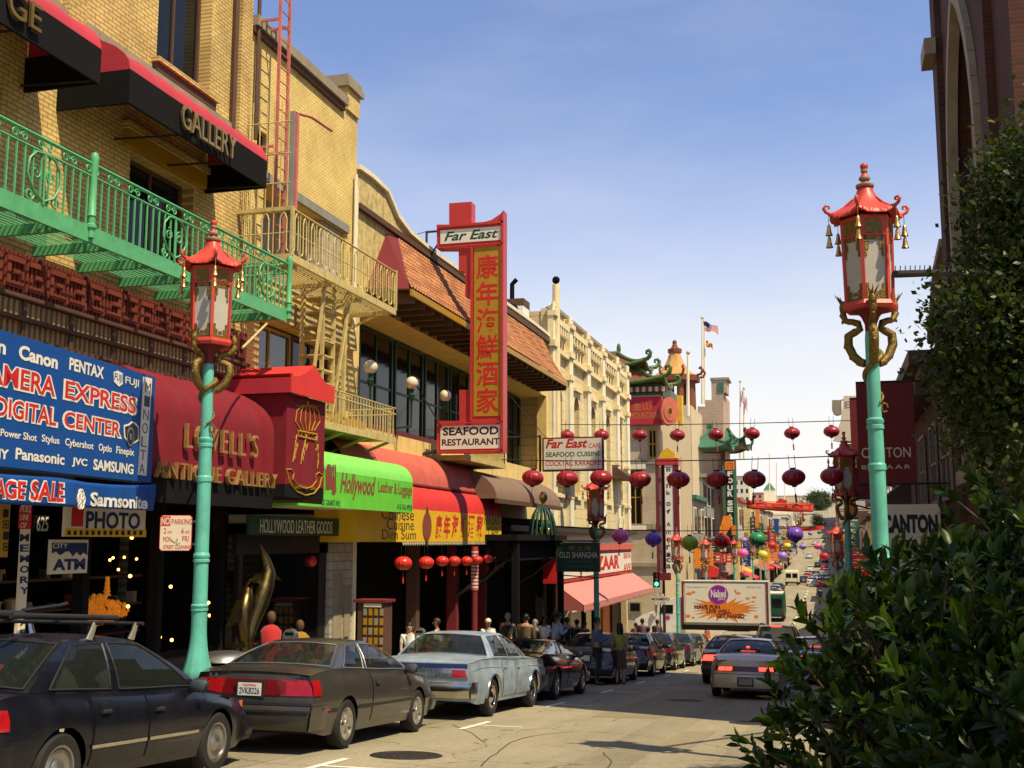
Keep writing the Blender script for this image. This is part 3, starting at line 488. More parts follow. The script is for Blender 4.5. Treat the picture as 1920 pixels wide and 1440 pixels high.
def fire_escape():
    X = -9.8; y0, zf = yz(547, 462, X); y1 = yz(742, 540, X)[0]; zf = 7.02; zt = zf + .92
    T = thing('fire_escape', 'yellow iron fire escape with hooped railing and ladder on the yellow building', 'fire escape', (LX, y0, zf)); fr = FX(X)
    f = MB().m('yellow_iron'); f.box((X - .03, y0, zf - .12), (X + .02, y1, zf + .03)); f.box((LX, y0 - .05, zf - .12), (X + .02, y0, zf + .03)); f.box((LX, y1 - .05, zf - .1), (X - .031, y1, zf + .03))
    x = LX + .06
    while x < X - .05: f.box((x, y0, zf - .02), (x + .03, y1 - .06, zf + .01)); x += .08
    for y in lin(y0 + .3, y1 - .4, 4): f.bar((LX, y, zf - .55), (X - .1, y, zf - .1), .05); f.box((LX, y - .03, zf - .2), (X - .031, y + .03, zf - .125))
    f.build('platform', T)
    def rail(fr, a0, a1):
        r = MB().m('yellow_iron'); r.tube([fr.p(a0, zt), fr.p(a1, zt)], .022, 6); r.tube([fr.p(a0, zf + .46), fr.p(a1, zf + .46)], .012, 6); n = int(round((a1 - a0) / .36))
        for i in range(n):
            a = a0 + (a1 - a0) * (i + .5) / n; w = .12
            r.tube([fr.p(a + x, zf + z) for x, z in ((-w, .08), (-w * .6, .14), (-w * .6, .74), (-w * .3, .84), (0, .87), (w * .3, .84), (w * .6, .74), (w * .6, .14), (w, .08))], .016, 5)
            r.tube([fr.p(a + w + .05, zf + .03), fr.p(a + w + .05, zt)], .011, 5)
        return r.build('railing', T)
    rail(fr, y0, y1); rail(FY(y0), LX + .05, X)
    p = MB().m('yellow_iron')
    for y in (y0, y1): p.box((X - .03, y - .03, zf), (X + .03, y + .03, zt + .05))
    p.build('corner_post', T)
    # tall pipe cage beside the ladder
    c = MB().m('yellow_iron')
    for x in lin(LX + .1, X - .15, 7): c.tube([(x, y0 + .05, zt), (x, y0 + .05, 10.2)], .012, 5)
    for z in (8.5, 9.1, 9.75): c.tube([(LX + .05, y0 + .05, z), (X - .1, y0 + .05, z)], .012, 5)
    c.box((LX, y0 - .02, zt - .02), (X, y0 + .1, zt + .06)); c.m('grey_stone').box((X - .2, y0 + .1, zf), (X - .06, y0 + .24, zf + 2.95)); c.m('red_iron').box((X - .055, y0 + .12, zf + .9), (X - .005, y0 + .2, zf + 2.9)); c.tube([(X - .05, y0 + .15, zf + 2.92), (X + .1, y0 + .5, zf + 2.95), (X + .14, y0 + 1.4, zf + 2.98)], .03, 6); c.build('cage', T)
    # drop ladder hanging below the platform
    l = MB().m('yellow_iron'); yA, yB = y0 + 2.2, y0 + 2.75; zb = 4.1
    for y in (yA, yB): l.box((X - .38, y - .025, zb), (X - .3, y + .025, zf))
    z = zb + .2
    while z < zf: l.tube([(X - .34, yA, z), (X - .34, yB, z)], .014, 5); z += .28
    l.build('drop_ladder', T)
    st = MB().m('yellow_iron')
    for dx, ya, yb in ((.1, y0 + 2.0, y0 + 1.6), (-.35, y0 + 2.9, y0 + 2.3), (.1, y0 + 3.3, y0 + 2.7)): st.bar((X + dx - .3, ya, zf - .05), (X + dx - .45, yb, 3.95), .06, .05)
    for k in range(9): st.box((X - .8, y0 + 2.35 - .05 * k, 6.7 - .32 * k), (X - .3, y0 + 2.95 - .05 * k, 6.73 - .32 * k))
    st.bar((X - .85, y0 + 2.3, zf), (X - .85, y0 + 2.3, 3.9), .09); st.bar((X - .3, y0 + 3.3, zf), (X - .3, y0 + 3.2, 3.9), .08); st.build('stair', T)
    # lower landing
    yl0, yl1 = y0 + 1.4, yz(742, 780, X)[0]; zl = 3.95; l = MB().m('yellow_iron'); l.box((X - .02, yl0, zl - .12), (X + .02, yl1, zl + .03)); l.box((LX, yl0, zl - .06), (X - .021, yl1, zl))
    for y in lin(yl0 + .1, yl1 - .2, 4): l.bar((LX, y, zl - .5), (X - .1, y, zl - .1), .06)
    l.build('landing', T); r = MB().m('yellow_iron'); l2 = zl + .72
    for z in (l2, l2 - .14): r.tube([fr.p(yl0, z), fr.p(yl1, z)], .016, 6); r.tube([(LX, yl1, z), (X, yl1, z)], .016, 6)
    balusters(r, fr, yl0, yl1, zl, l2, .16, .02); balusters(r, FY(yl1), LX + .1, X, zl, l2, .16, .02); r.build('railing', T)
    # red gooseneck ladder up to the roof
    L = thing('roof_ladder', 'red iron ladder rising past the yellow parapet to the roof', 'ladder', (-10.5, y0 + .6, zf)); m = MB().m('red_iron'); q0 = y0 + .45; q1 = q0 + .42; Xl = -10.42
    for y in (q0, q1): m.box((Xl - .03, y - .022, zf), (Xl + .03, y + .022, 13.9)); m.tube([(Xl, y, 13.88), (Xl - .05, y, 14.1), (Xl - .3, y, 14.22), (LX - .4, y, 14.2)], .03, 6)
    z = zf + .2
    while z < 13.8: m.tube([(Xl, q0, z), (Xl, q1, z)], .013, 6); z += .3
    for z in (9.4, 12.1): m.box((LX, q0 - .02, z), (Xl - .031, q0 + .02, z + .05)); m.box((LX, q1 - .02, z), (Xl - .031, q1 + .02, z + .05))
    m.build('ladder', L)
def far_east_building():
    T = thing('restaurant_building', 'restaurant building with orange tiled eave over a dark loggia behind the tall red sign', 'building', (LX, 35, zr(35))); fr = FX(LX); y0, y1 = 25.37, 45.9
    up = [(y0, 8.2), (y1, 8.2), (y1, 10.0), (43, 10.05), (30.6, 9.98), (29.0, 10.05), (28.1, 10.25), (27.6, 10.55), (27.3, 10.72), (26.2, 10.78), (y0, 10.75)]
    MB().m('old_plaster').ext(fr, up, -.4, 0).build('parapet', T)
    c = MB().m('ivory'); e = [(a, b) for a, b in up[2:]]
    for (a, b), (p, q) in zip(e, e[1:]): c.bar(fr.p(a, b + .04, -.15), fr.p(p, q + .04, -.15), .12, .5, (1, 0, 0))
    c.m('brown_trim').fbox(fr, y0, 9.72, y1, 9.86, .002, .12); c.build('coping', T)
    XE, ZE = -9.75, 7.78; a0, a1, b0, b1 = 26.0, 43.6, 28.0, 44.2; zt = 9.62
    prof = [(LX + .1 + (XE - LX - .1) * t, ZE + (zt - ZE) * (1 - t) ** 1.25, t) for t in lin(0, 1, 8)]
    t = MB().m('mission_tile'); nr = 90
    def tp(u, v):
        x, z, q = prof[int(v)]; y = (b0 + (a0 - b0) * q) * (1 - u) + (b1 + (a1 - b1) * q) * u; h = .035 * abs(math.sin(PI * u * nr)); return V((x + h * .6, y, z + h))
    t.grid(tp, lin(0, 1, nr * 4 + 1), list(range(8)), flip=True); t.build('tile_roof', T, 60)
    s = MB().m('brown_trim'); s.add([(XE, a0, ZE - .03), (XE, a1, ZE - .03), (LX, a1 + .6, ZE + .05), (LX, a0, ZE + .05)], [(3, 2, 1, 0)]); s.m('ochre').box((XE - .04, a0, ZE - .2), (XE + .02, a1, ZE - .035)); s.m('maroon').add([(XE - .05, a0, ZE - .04), (LX, a0, ZE - .04), (LX, b0 - .6, zt), (LX + .1, b0, zt)], [(0, 1, 2, 3), (3, 2, 1, 0)])
    y = a0 + .3
    while y < a1: s.m('brown_trim').box((LX, y, ZE - .32), (XE - .06, y + .12, ZE - .05)); y += .75
    s.build('eave', T)
    w = MB().m('yellow_plaster'); w.fbox(fr, y0, 2.4, y1, 4.35, -1.25, 0); w.fbox(fr, y0, 7.45, y1, 8.2, -1.25, -.003); w.fbox(fr, y0, 4.35, y0 + .35, 7.45, -.4, 0); w.fbox(fr, 38.2, 4.35, 39.2, 7.45, -.4, 0); w.fbox(fr, 45.2, 4.35, y1, 7.45, -.4, 0); w.build('wall', T)
    for a, b in ((25.75, 28.1), (28.3, 30.8), (31.0, 33.4), (33.6, 35.9), (36.1, 38.1), (39.3, 41.1), (41.2, 43.1), (43.2, 45.1)): window(T, fr, a, 4.37, b, 7.4, 1.15, 'sign_green', 'glass_dark', 1, 1, .09)
    m = MB().m('sign_red'); m.fbox(fr, 26, 4.36, 38, 4.75, -1.05, -1.0); m.build('panel', T)
    MB().m('tan').box((-24, y0, 2), (LX - 1.27, y1, 8.3)).build('body', T)
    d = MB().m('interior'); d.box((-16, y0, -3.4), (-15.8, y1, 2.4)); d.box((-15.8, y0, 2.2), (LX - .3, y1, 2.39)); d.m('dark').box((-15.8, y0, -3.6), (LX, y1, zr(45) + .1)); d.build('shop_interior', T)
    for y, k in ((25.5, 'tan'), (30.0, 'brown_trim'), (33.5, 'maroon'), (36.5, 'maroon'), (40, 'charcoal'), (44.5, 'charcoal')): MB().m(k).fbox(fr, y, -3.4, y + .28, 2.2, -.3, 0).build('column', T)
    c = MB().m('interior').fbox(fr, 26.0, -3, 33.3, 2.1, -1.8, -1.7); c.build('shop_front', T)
    # tall perpendicular signboard
    Y = 30.4; sf = FY(Y); S = thing('vertical_sign', 'tall red and gold vertical sign reading Far East with six Chinese characters', 'sign', (-9.5, Y, 4)); P = lambda x, y: onfr(sf, x, y)
    o = [P(x, y) for x, y in ((819, 849), (819, 789), (861, 789), (861, 731), (886, 731), (886, 556), (872, 556), (872, 508), (860, 508), (860, 466), (819, 466), (819, 421), (842, 421), (842, 381), (884, 378), (884, 419), (902, 418), (922, 412), (938, 401), (944, 394), (944, 849))]
    MB().m('red_metal').ext(sf, o, -.38, 0).build('case', S)
    q = MB().m('sign_cream')
    for k, (x0, y0_, x1, y1_) in (('sign_white', (826, 843, 938, 796)), ('sign_white', (826, 458, 939, 424)), ('ochre', (888, 781, 940, 461))):
        a, b = P(x0, y0_); c_, d_ = P(x1, y1_); q.m(k).fbox(sf, a, b, c_, d_, .002, .02)
    q.build('panel', S); b = MB().m('red_metal')
    for x0, y0_, x1, y1_ in ((820, 796, 944, 790), (820, 849, 944, 843), (820, 424, 944, 419), (820, 464, 944, 458), (882, 790, 888, 464), (940, 849, 945, 401)):
        a, c_ = P(x0, y0_), P(x1, y1_); b.fbox(sf, a[0], a[1], c_[0], c_[1], .021, .07)
    b.build('trim', S)
    it = [('sign_black', ('SEAFOOD', sf, *pxbox(sf, 831, 817, 935, 799)), dict(c=.021, bold=.025)), ('sign_black', ('RESTAURANT', sf, *pxbox(sf, 829, 836, 937, 821)), dict(c=.021, bold=.02)), ('dark_green', ('Far East', sf, *pxbox(sf, 833, 453, 935, 428)), dict(c=.021, bold=.022, shear=.32))]
    for i, ch in enumerate('康年海鮮酒家'): it.append(('sign_red', (ch, sf, *pxbox(sf, 894, 523 + i * 50.2, 935, 476 + i * 50.2)), dict(c=.021, d=.006, bold=.012)))
    lettering(S, it); k = MB().m('iron'); a = P(795, 430); k.tube([sf.p(a[0], a[1] - .02, .15 - .38), sf.p(P(822, 430)[0], a[1] - .02, -.23)], .035, 6); k.tube([sf.p(a[0], a[1], -.23), sf.p(a[0], a[1] - .95, -.23)], .035, 6); k.tube([sf.p(a[0], a[1] - .95, -.23), sf.p(P(822, 440)[0], a[1] - .25, -.23)], .025, 6); k.tube([sf.p(a[0], a[1], -.23), V((LX, Y - 1.5, 9.9))], .012, 5); k.tube([sf.p(P(840, 849)[0], P(840, 849)[1] + .3, -.2), V((LX, Y - .6, 5.9))], .02, 5); k.tube([sf.p(P(830, 849)[0], P(830, 849)[1] + .1, -.2), V((LX, Y, 4.0))], .05, 5); k.build('bracket', S)
    # hanging signboard further on
    Y = 37.0; sf = FY(Y); S = thing('hanging_sign', 'white hanging sign with red script Far East Cafe and Cocktail Karaoke', 'sign', (-8, Y, 3.5)); P = lambda x, y: onfr(sf, x, y); c_ = P(1017, 884); d_ = P(1130, 818)
    MB().m('maroon').fbox(sf, *c_, *d_, -.25, 0).build('case', S); c2 = P(1020, 881); d2 = P(1128, 821); MB().m('sign_white').fbox(sf, *c2, *d2, .002, .015).build('panel', S)
    lettering(S, [('sign_red', ('Far East', sf, *pxbox(sf, 1023, 841, 1102, 822)), dict(c=.016, bold=.03, shear=.3)), ('sign_red', ('CAFÉ', sf, *pxbox(sf, 1104, 840, 1126, 829)), dict(c=.016)), ('dark_green', ('SEAFOOD CUISINE', sf, *pxbox(sf, 1024, 857, 1126, 846)), dict(c=.016, bold=.015)), ('sign_red', ('COCKTAIL KARAOKE', sf, *pxbox(sf, 1023, 874, 1127, 862)), dict(c=.016, bold=.01)), ('dark_green', ('—', sf, *pxbox(sf, 1024, 879.5, 1126, 878)), dict(c=.016))])
    k = MB().m('iron'); k.tube([sf.p(c_[0] - .1, d_[1] + .05, -.1), V((LX, Y, d_[1] + .05))], .03, 6); k.tube([sf.p(c_[0] + .1, d_[1], -.1), V((LX, Y + .5, d_[1] + 2.2))], .012, 5); k.tube([sf.p(c_[0] - .1, c_[1], -.1), sf.p(c_[0] - .1, d_[1] + .1, -.1)], .04, 6); k.build('bracket', S)
    # balcony bay behind the sign
    B = thing('iron_balcony', 'small cream balcony with dark pierced railing behind the tall red sign', 'balcony', (LX, 33, 4.0)); m = MB().m('yellow_iron'); m.box((LX, 31.0, 3.85), (-9.9, 35.2, 4.0)); m.build('floor', B)
    f2 = FX(-9.95); m = MB().m('yellow_iron'); m.tube([f2.p(31, 4.85), f2.p(35.2, 4.85)], .03, 6); m.tube([(LX, 35.2, 4.85), (-9.95, 35.2, 4.85)], .03, 6); balusters(m, f2, 31, 35.2, 4.0, 4.85, .14, .03); balusters(m, FY(35.2), LX + .1, -9.95, 4.0, 4.85, .14, .03); m.build('railing', B)
    for i, (px, py) in enumerate(((695, 688), (772, 718), (835, 742))):
        y, z = yz(px, py, -10.5); G = thing('globe_lamp', ('round cream globe lamp on a green bracket, nearest the fire escape', 'middle cream globe lamp of three on the dark loggia front', 'globe lamp on the dark loggia just left of the tall red sign')[i], 'lamp', (-10.5, y, z), 'globe lamps along the restaurant loggia')
        MB().m('globe').ell((-10.5, y, z), .17, 14, 10).build('globe', G, 60)
        m = MB().m('sign_green').lathe([(.02, -1.2), (.03, -.5), (.06, -.45), (.09, -.32), (.05, -.28), (.07, -.17), (.03, -.15)], 10, (-10.5, y, z)); m.tube([(-10.5, y, z - 1.15), (LX, y, z - 1.2)], .03, 6); m.build('stand', G, 40)
def cream_building():
    T = thing('cream_building', 'ornate cream building with tall fluted pilasters at the corner of Sacramento street', 'building', (LX, 55, zr(55))); fr = FX(LX); y0, y1 = 45.92, 64.35; top = 11.3
    xs = [yz(px, 700, LX)[0] for px in (1031, 1062, 1096, 1124, 1151, 1174)]; xs[-1] = y1 - .35
    holes = []
    for a, b in zip(xs, xs[1:]):
        c = (a + b) / 2 + .15; w = .55; holes.append([(c - w, 3.6), (c + w, 3.6), (c + w, 7.6)] + arc((c, 7.6), w, 0, 180, 9)[1:-1] + [(c - w, 7.6)])
    MB().m('cream_block').ext(fr, rect(y0, 2.2, y1, top), -.4, 0, holes).build('wall', T)
    MB().m('cream_block').box((-24, y0 + .05, 2.2), (LX - .42, y1, top - .1)).build('body', T)
    for h in holes: window(T, fr, h[0][0], 3.6, h[1][0], 8.15, .3, 'sign_yellow', 'glass_dark', 0, 2, .08)
    for a in xs:
        p = MB().m('ivory'); p.fbox(fr, a - .26, 2.2, a + .26, 8.6, .002, .14)
        for k in (-.17, .17): p.tube([fr.p(a + k, 2.2, .2), fr.p(a + k, 11.5, .2)], .075, 10)
        p.m('cream').fbox(fr, a - .36, 8.6, a + .36, 8.85, .002, .3); p.fbox(fr, a - .34, 8.85, a + .3, 9.6, .002, .22); p.fbox(fr, a - .45, 9.6, a + .38, 9.85, .002, .34); p.fbox(fr, a - .36, 9.85, a + .3, 10.9, .002, .24); p.fbox(fr, a - .4, 10.9, a + .4, 11.12, .002, .36); p.lathe([(.2, 11.12), (.13, 11.2), (.2, 11.35), (.1, 11.5), (0, 11.55)], 8, fr.p(a, 0, .1)); p.fbox(fr, a - .38, 5.6, a + .3, 5.75, .002, .28); p.fbox(fr, a - .36, 3.4, a + .3, 3.55, .002, .28); p.build('pilaster', T, 40)
    for a, b in zip(xs, xs[1:]):
        c = MB().m('cream')
        c.fbox(fr, a + .41, 10.7, b - .41, 10.95, .002, .26); c.fbox(fr, a + .39, 9.5, b - .39, 9.65, .002, .22)
        for k in lin(a + .7, b - .7, 5): c.fbox(fr, k - .1, 10.35, k + .1, 10.697, .002, .24); c.m('brown_trim').fbox(fr, k - .06, 9.9, k + .06, 10.2, .002, .04); c.m('cream')
        m = (a + b) / 2 + .15; c.fbox(fr, m - .75, 8.35, m + .75, 8.5, .002, .15); c.fbox(fr, m - .7, 3.4, m + .7, 3.55, .002, .12)
        c.m('stone').fbox(fr, a + .5, top, b - .5, top + .15, -.3, .2); c.m('cream'); c.build('cornice', T)
    r = MB().m('cream'); r.tube([fr.p(46.0, 4, .25), fr.p(46.0, 12.3, .25)], .16, 10); r.tube([fr.p(46.5, 8, .2), fr.p(46.5, 11.8, .2)], .1, 10); r.m('dark').ell(fr.p(46, 12.5, .25), .17, 8, 6); r.build('drain_pipe', T, 40)
    k = MB().m('white').box((-11.9, 42.6, 10.0), (-11.3, 43.6, 10.75)); k.build('roof_hatch', T); k = MB().m('dark').ell((-11.5, 41.6, 10.35), .3, 8, 6); k.build('roof_cowl', T); k = MB().m('brown_trim'); k.box((-13.0, 44.6, 10.1), (-11.8, 45.6, 11.5)); k.m('dark').tube([(-12.4, 45, 11.5), (-12.4, 45, 12.2), (-12.2, 45, 12.4)], .1, 6); k.build('roof_vent', T)
    for px in (1050, 1147):
        y = yz(px, 820, LX)[0]; a = thing('window_awning', 'small dark window awning on the cream front %s' % ('above the hanging sign' if px < 1100 else 'near the street corner'), 'awning', (LX, y, 5.2)); m = MB().m('brown_trim'); m.add([(LX, y, 5.6), (LX, y + 2.6, 5.6), (-10.0, y + 2.6, 4.9), (-10.0, y, 4.9), (LX, y, 4.85), (LX, y + 2.6, 4.85), (-10.0, y + 2.6, 4.8), (-10.0, y, 4.8)], [(0, 3, 2, 1), (3, 7, 6, 2), (0, 4, 7, 3), (1, 2, 6, 5), (4, 5, 6, 7)]); m.build('canopy', a)
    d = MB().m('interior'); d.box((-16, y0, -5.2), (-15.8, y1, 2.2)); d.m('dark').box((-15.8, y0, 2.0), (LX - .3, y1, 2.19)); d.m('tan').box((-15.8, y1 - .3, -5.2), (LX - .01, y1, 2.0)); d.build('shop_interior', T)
    for y, k in ((46.3, 'charcoal'), (49.5, 'sign_white'), (52.5, 'charcoal'), (55.5, 'charcoal'), (59.5, 'brown_trim'), (63.8, 'tan')): MB().m(k).fbox(fr, y, -5, y + .35, 2.0, -.3, 0).build('column', T)
    c = MB().m('sign_white').fbox(fr, 49.9, -2.4, 52.2, 1.6, -.25, -.1); c.m('orange').fbox(fr, 50.3, -1.4, 51.9, -.7, -.099, -.08); c.build('poster', T); c = MB().m('orange').fbox(fr, 57.5, -3.6, 59.3, 1.2, -.25, -.1); c.m('magenta').fbox(fr, 57.6, -.2, 59.2, .9, -.099, -.08); c.build('poster', T)
brick_building(); green_balcony(); yellow_building(); fire_escape(); far_east_building(); cream_building()
# ------------------------------------------------------------------ shop signs and awnings on the left
def camera_shop():
    o = onx(283, 905, -9.62); fr = Fr(o, (-.117, .993, 0)); h = onfr(fr, 287, 706)[1]
    T = thing('shop_sign', 'large blue camera shop sign with red outlined lettering MERA EXPRESS', 'sign', fr.p(-3, 0)); w = -5.6
    MB().m('sign_blue').fbox(fr, w, 0, 0, h, -.28, 0).build('panel', T)
    L = []
    W = 'sign_white'
    for s, x0, yb, yt, x1, bo in (('Nikon', -82, 641, 611, 12, .03), ('Canon', 34, 673, 645, 109, .035), ('PENTAX', 129, 693, 669.5, 195, .03), ('FUJI', 234, 722.5, 705, 260, .01), ('Power Shot', 0, 817.5, 803, 69, .015), ('Stylus', 77, 832, 814, 111, .015), ('Cybershot', 121, 839, 821, 175, .015), ('Optio', 184, 849, 831, 209, .015), ('Finepix', 217, 854, 836, 251, .015), ('SONY', -46, 855, 835, 16, .03), ('Panasonic', 28, 861, 839, 121, .025), ('JVC', 134, 875, 857, 163, .03), ('SAMSUNG', 174, 881, 860, 250, .03)):
        L.append((W, (s, fr, *pl(fr, x0, yb, yt, x1)), dict(c=.004, bold=bo)))
    for s, x0, yb, yt, x1 in (('CAMERA', -55, 709, 667, 105), ('EXPRESS', 121, 746, 712, 255), ('DIGITAL', -10, 778, 742, 106), ('CENTER', 119, 800, 770, 226)):
        L.append((W, (s, fr, *pl(fr, x0 - 4, yb + 3.5, yt - 3.5, x1 + 4)), dict(c=.004, bold=.075))); L.append(('sign_red', (s, fr, *pl(fr, x0, yb, yt, x1)), dict(c=.0065, bold=.018)))
    lettering(T, L)
    b = MB().m(W); x, y, ww, hh = pxbox(fr, 259, 890, 284, 706); q = [onfr(fr, *p) for p in ((258, 890), (273, 892), (284, 710), (268, 706))]; b.ext(fr, q, .002, .012)
    for i, ch in enumerate('MINOLTA'):
        px, py = 276 - i * 1.9, 727 + i * 25.2; b.m('sign_black').text(ch, fr, *pxbox(fr, px - 5.5, py + 9, px + 5.5, py - 8), c=.013, bold=-.01)
    b.build('side_panel', T)
    lg = MB().m(W); lg.ext(fr, [onfr(fr, *p) for p in ((212, 698), (220, 695), (229, 700), (229, 720), (222, 725), (213, 716))], .004, .01); lg.m('sign_blue').text('FUJI', fr, *pxbox(fr, 213, 716, 228, 703), c=.0105, bold=.01); lg.build('logo', T)
    c = MB().m(W); c.ext(fr, [onfr(fr, *p) for p in ((231, 797), (240, 795), (246, 790), (252, 792), (259, 800), (259, 826), (250, 832), (240, 831), (232, 820))], .004, .009); c.m('sign_black').ext(fr, [onfr(fr, *p) for p in ((233, 800), (241, 798), (247, 793), (251, 795), (257, 802), (257, 823), (249, 829), (241, 828), (234, 818))], .0095, .014)
    for r_, k in ((7, 'steel'), (5.2, 'sign_black'), (2.5, 'steel')): a = onfr(fr, 243, 819); e = onfr(fr, 243 + r_, 819)[0] - a[0]; c.m(k).ext(fr, [(a[0] + e * math.cos(g), a[1] + e * 1.3 * math.sin(g)) for g in lin(0, 2 * PI, 15)[:-1]], .0145, .017 + (7 - r_) * .001)
    c.build('camera_picture', T)
    Bn = thing('cloth_banner', 'blue cloth banner below the camera sign with red SALE lettering', 'banner', fr.p(-3, -.5)); x0, y0 = onfr(fr, 286, 961); 
    bl = [onfr(fr, *p)[1] for p in ((284, 958), (0, 945))]; tp = [onfr(fr, *p)[1] for p in ((276, 908), (0, 889))]; a1 = onfr(fr, 280, 940)[0]; a0 = onfr(fr, 0, 920)[0]
    def cl(a, b):
        u = (a - a1) / (a0 - a1); lo = bl[0] + (bl[1] - bl[0]) * u; hi = tp[0] + (tp[1] - tp[0]) * u; v = (b - lo) / (hi - lo)
        return .05 + .02 * math.sin(a * 4 + b * 2) + .012 * math.sin(a * 11 - b * 5) + (.05 * v * max(0, 1 + (a - a1) * 2))
    m = MB().m('sign_blue')
    def bp(u, v): a = a1 + (-5.6 - a1) * u; uu = (a - a1) / (a0 - a1); lo = bl[0] + (bl[1] - bl[0]) * uu; hi = tp[0] + (tp[1] - tp[0]) * uu - .04 * math.sin(PI * min(1, u * 2.2)); b = lo + (hi - lo) * v; return fr.p(a + (.05 * (1 - v) if u < .01 else 0), b, cl(a, b))
    m.grid(bp, lin(0, 1, 50), lin(0, 1, 8), flip=True); o_ = m.build('cloth', Bn, 60); md = o_.modifiers.new('solid', 'SOLIDIFY'); md.thickness = .008; md.offset = -1
    wp = lambda a, b, c: fr.p(a, b, c + cl(a, b)); L = []
    for s, x0, yb, yt, x1 in (('LUGGAGE', -112, 927, 889, 41), ('SALE', 52, 938, 901, 110)):
        L.append((W, (s, fr, *pl(fr, x0 - 3, yb + 3, yt - 3, x1 + 3)), dict(c=.006, d=.002, bold=.06, warp=wp))); L.append(('sign_red', (s, fr, *pl(fr, x0, yb, yt, x1)), dict(c=.009, d=.002, bold=.03, warp=wp)))
    L.append((W, ('Samsonite', fr, *pl(fr, 163, 949, 922, 272)), dict(c=.006, bold=.03, warp=wp)))
    lo = lettering(Bn, L); lg = MB().m(W); ca, cb = onfr(fr, 146.5, 936); e = onfr(fr, 151, 936)[0] - ca
    for g in lin(0, 2 * PI, 7)[:-1]: lg.tube([wp(ca + e * (.9 * math.cos(g) + .9 * math.cos(t)), cb + e * 1.25 * (.9 * math.sin(g) + .9 * math.sin(t)), .01) for t in lin(0, 2 * PI, 13)], .011, 5)
    lg.build('logo', Bn)
    # small signs in the shade of the shop front
    def board(name, label, X, x0, y0, x1, y1, m, items, cat='sign', d=.05, extra=None):
        f = FX(X); a, b = onfr(f, x0, y1), onfr(f, x1, y0); T = thing(name, label, cat, f.p((a[0] + b[0]) / 2, a[1])); MB().m(m).fbox(f, a[0], a[1], b[0], b[1], -d, 0).build('board', T)
        lettering(T, [(k, (s, f, *pxbox(f, *q)), dict(c=.003, **(o[0] if o else {}))) for k, s, q, *o in items])
        if extra: extra(T, f)
        return T
    def atm(T, f):
        m = MB().m('navy'); m.ext(f, [onfr(f, *p) for p in ((97, 1018), (163, 1018), (163, 1041), (156, 1036), (150, 1042), (143, 1035), (136, 1043), (130, 1034), (123, 1034), (112, 1041), (104, 1034), (97, 1038))], .002, .008); m.m(W).text('CITY', f, *pxbox(f, 98, 1028, 126, 1019), c=.009); m.build('skyline', T)
    board('wall_sign', 'small white and navy ATM sign hanging in the shop window', -10.6, 93, 1012, 166, 1077, 'sign_cream', [('navy', 'ATM', (98, 1070, 160, 1047), dict(bold=.05))], extra=atm)
    def ph(T, f):
        m = MB()
        for i in range(13): x = 126 + i * 11.2; a = onfr(f, x, 1003); b = onfr(f, x + 6, 995); m.m('sign_black').fbox(f, a[0], a[1], b[0], b[1], .004, .009)
        a = onfr(f, 121, 1006); b = onfr(f, 274, 993); m.m('sign_yellow').fbox(f, a[0], a[1], b[0], b[1], .001, .003); m.build('border', T)
    board('wall_sign', 'photo sign with navy letters and black squared yellow border', -10.3, 121, 950, 274, 1006, 'sign_cream', [('navy', 'PHOTO', (160, 991, 263, 962), dict(bold=.03)), ('sign_red', '1', (133, 987, 157, 950), dict(bold=.04))], extra=ph)
    def mem(T, f):
        m = MB()
        for i, ch in enumerate('MEMORY CAR'):
            if ch != ' ': m.m('navy').text(ch, f, *pxbox(f, 36.5, 1015 + i * 19.8, 54.5, 1001 + i * 19.8), c=.003, bold=.03)
        a = onfr(f, 33.5, 992); b = onfr(f, 60, 950); m.m('sign_red').fbox(f, a[0], a[1], b[0], b[1], .001, .004)
        for i, s in enumerate(('FULL', 'LINE', 'OF')): m.m(W).text(s, f, *pxbox(f, 37, 960 + i * 15, 58 - 4 * i, 950 + i * 15), c=.006, shear=.2)
        m.build('letter_column', T)
    board('wall_sign', 'tall narrow white MEMORY CARD sign beside the shop door', -10.35, 32, 948, 60, 1190, 'sign_cream', [], extra=mem)
    board('wall_sign', 'dark yellow vertical sign at the left end of the camera shop', -10.2, -6, 945, 20, 1045, 'ochre', [('sign_black', c, (5, 970 + i * 21, 16, 955 + i * 21), dict(bold=.02)) for i, c in enumerate('■▣■▣')])
    board('house_number', 'white street number 625 on the dark shop window', -10.9, 66, 966, 93, 998, 'interior', [('sign_white', '625', (68, 996, 91, 969), dict(bold=.01))], cat='house number')
    # glowing carved ornament and lights in the window
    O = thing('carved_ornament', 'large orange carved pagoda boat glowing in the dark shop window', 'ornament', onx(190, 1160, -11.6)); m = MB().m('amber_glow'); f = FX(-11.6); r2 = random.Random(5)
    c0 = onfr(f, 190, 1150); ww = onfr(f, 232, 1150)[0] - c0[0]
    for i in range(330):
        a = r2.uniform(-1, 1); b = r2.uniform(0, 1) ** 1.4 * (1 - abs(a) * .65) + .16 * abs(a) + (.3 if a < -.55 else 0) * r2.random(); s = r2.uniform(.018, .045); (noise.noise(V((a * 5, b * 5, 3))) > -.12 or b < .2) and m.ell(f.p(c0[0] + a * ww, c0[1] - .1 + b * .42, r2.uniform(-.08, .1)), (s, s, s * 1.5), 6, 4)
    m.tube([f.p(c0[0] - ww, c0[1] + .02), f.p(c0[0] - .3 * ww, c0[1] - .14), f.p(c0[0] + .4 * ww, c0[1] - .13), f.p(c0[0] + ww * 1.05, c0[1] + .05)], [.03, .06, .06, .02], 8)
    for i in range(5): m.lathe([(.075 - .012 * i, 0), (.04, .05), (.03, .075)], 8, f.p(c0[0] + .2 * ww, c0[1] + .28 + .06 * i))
    m.build('carving', O, 60)
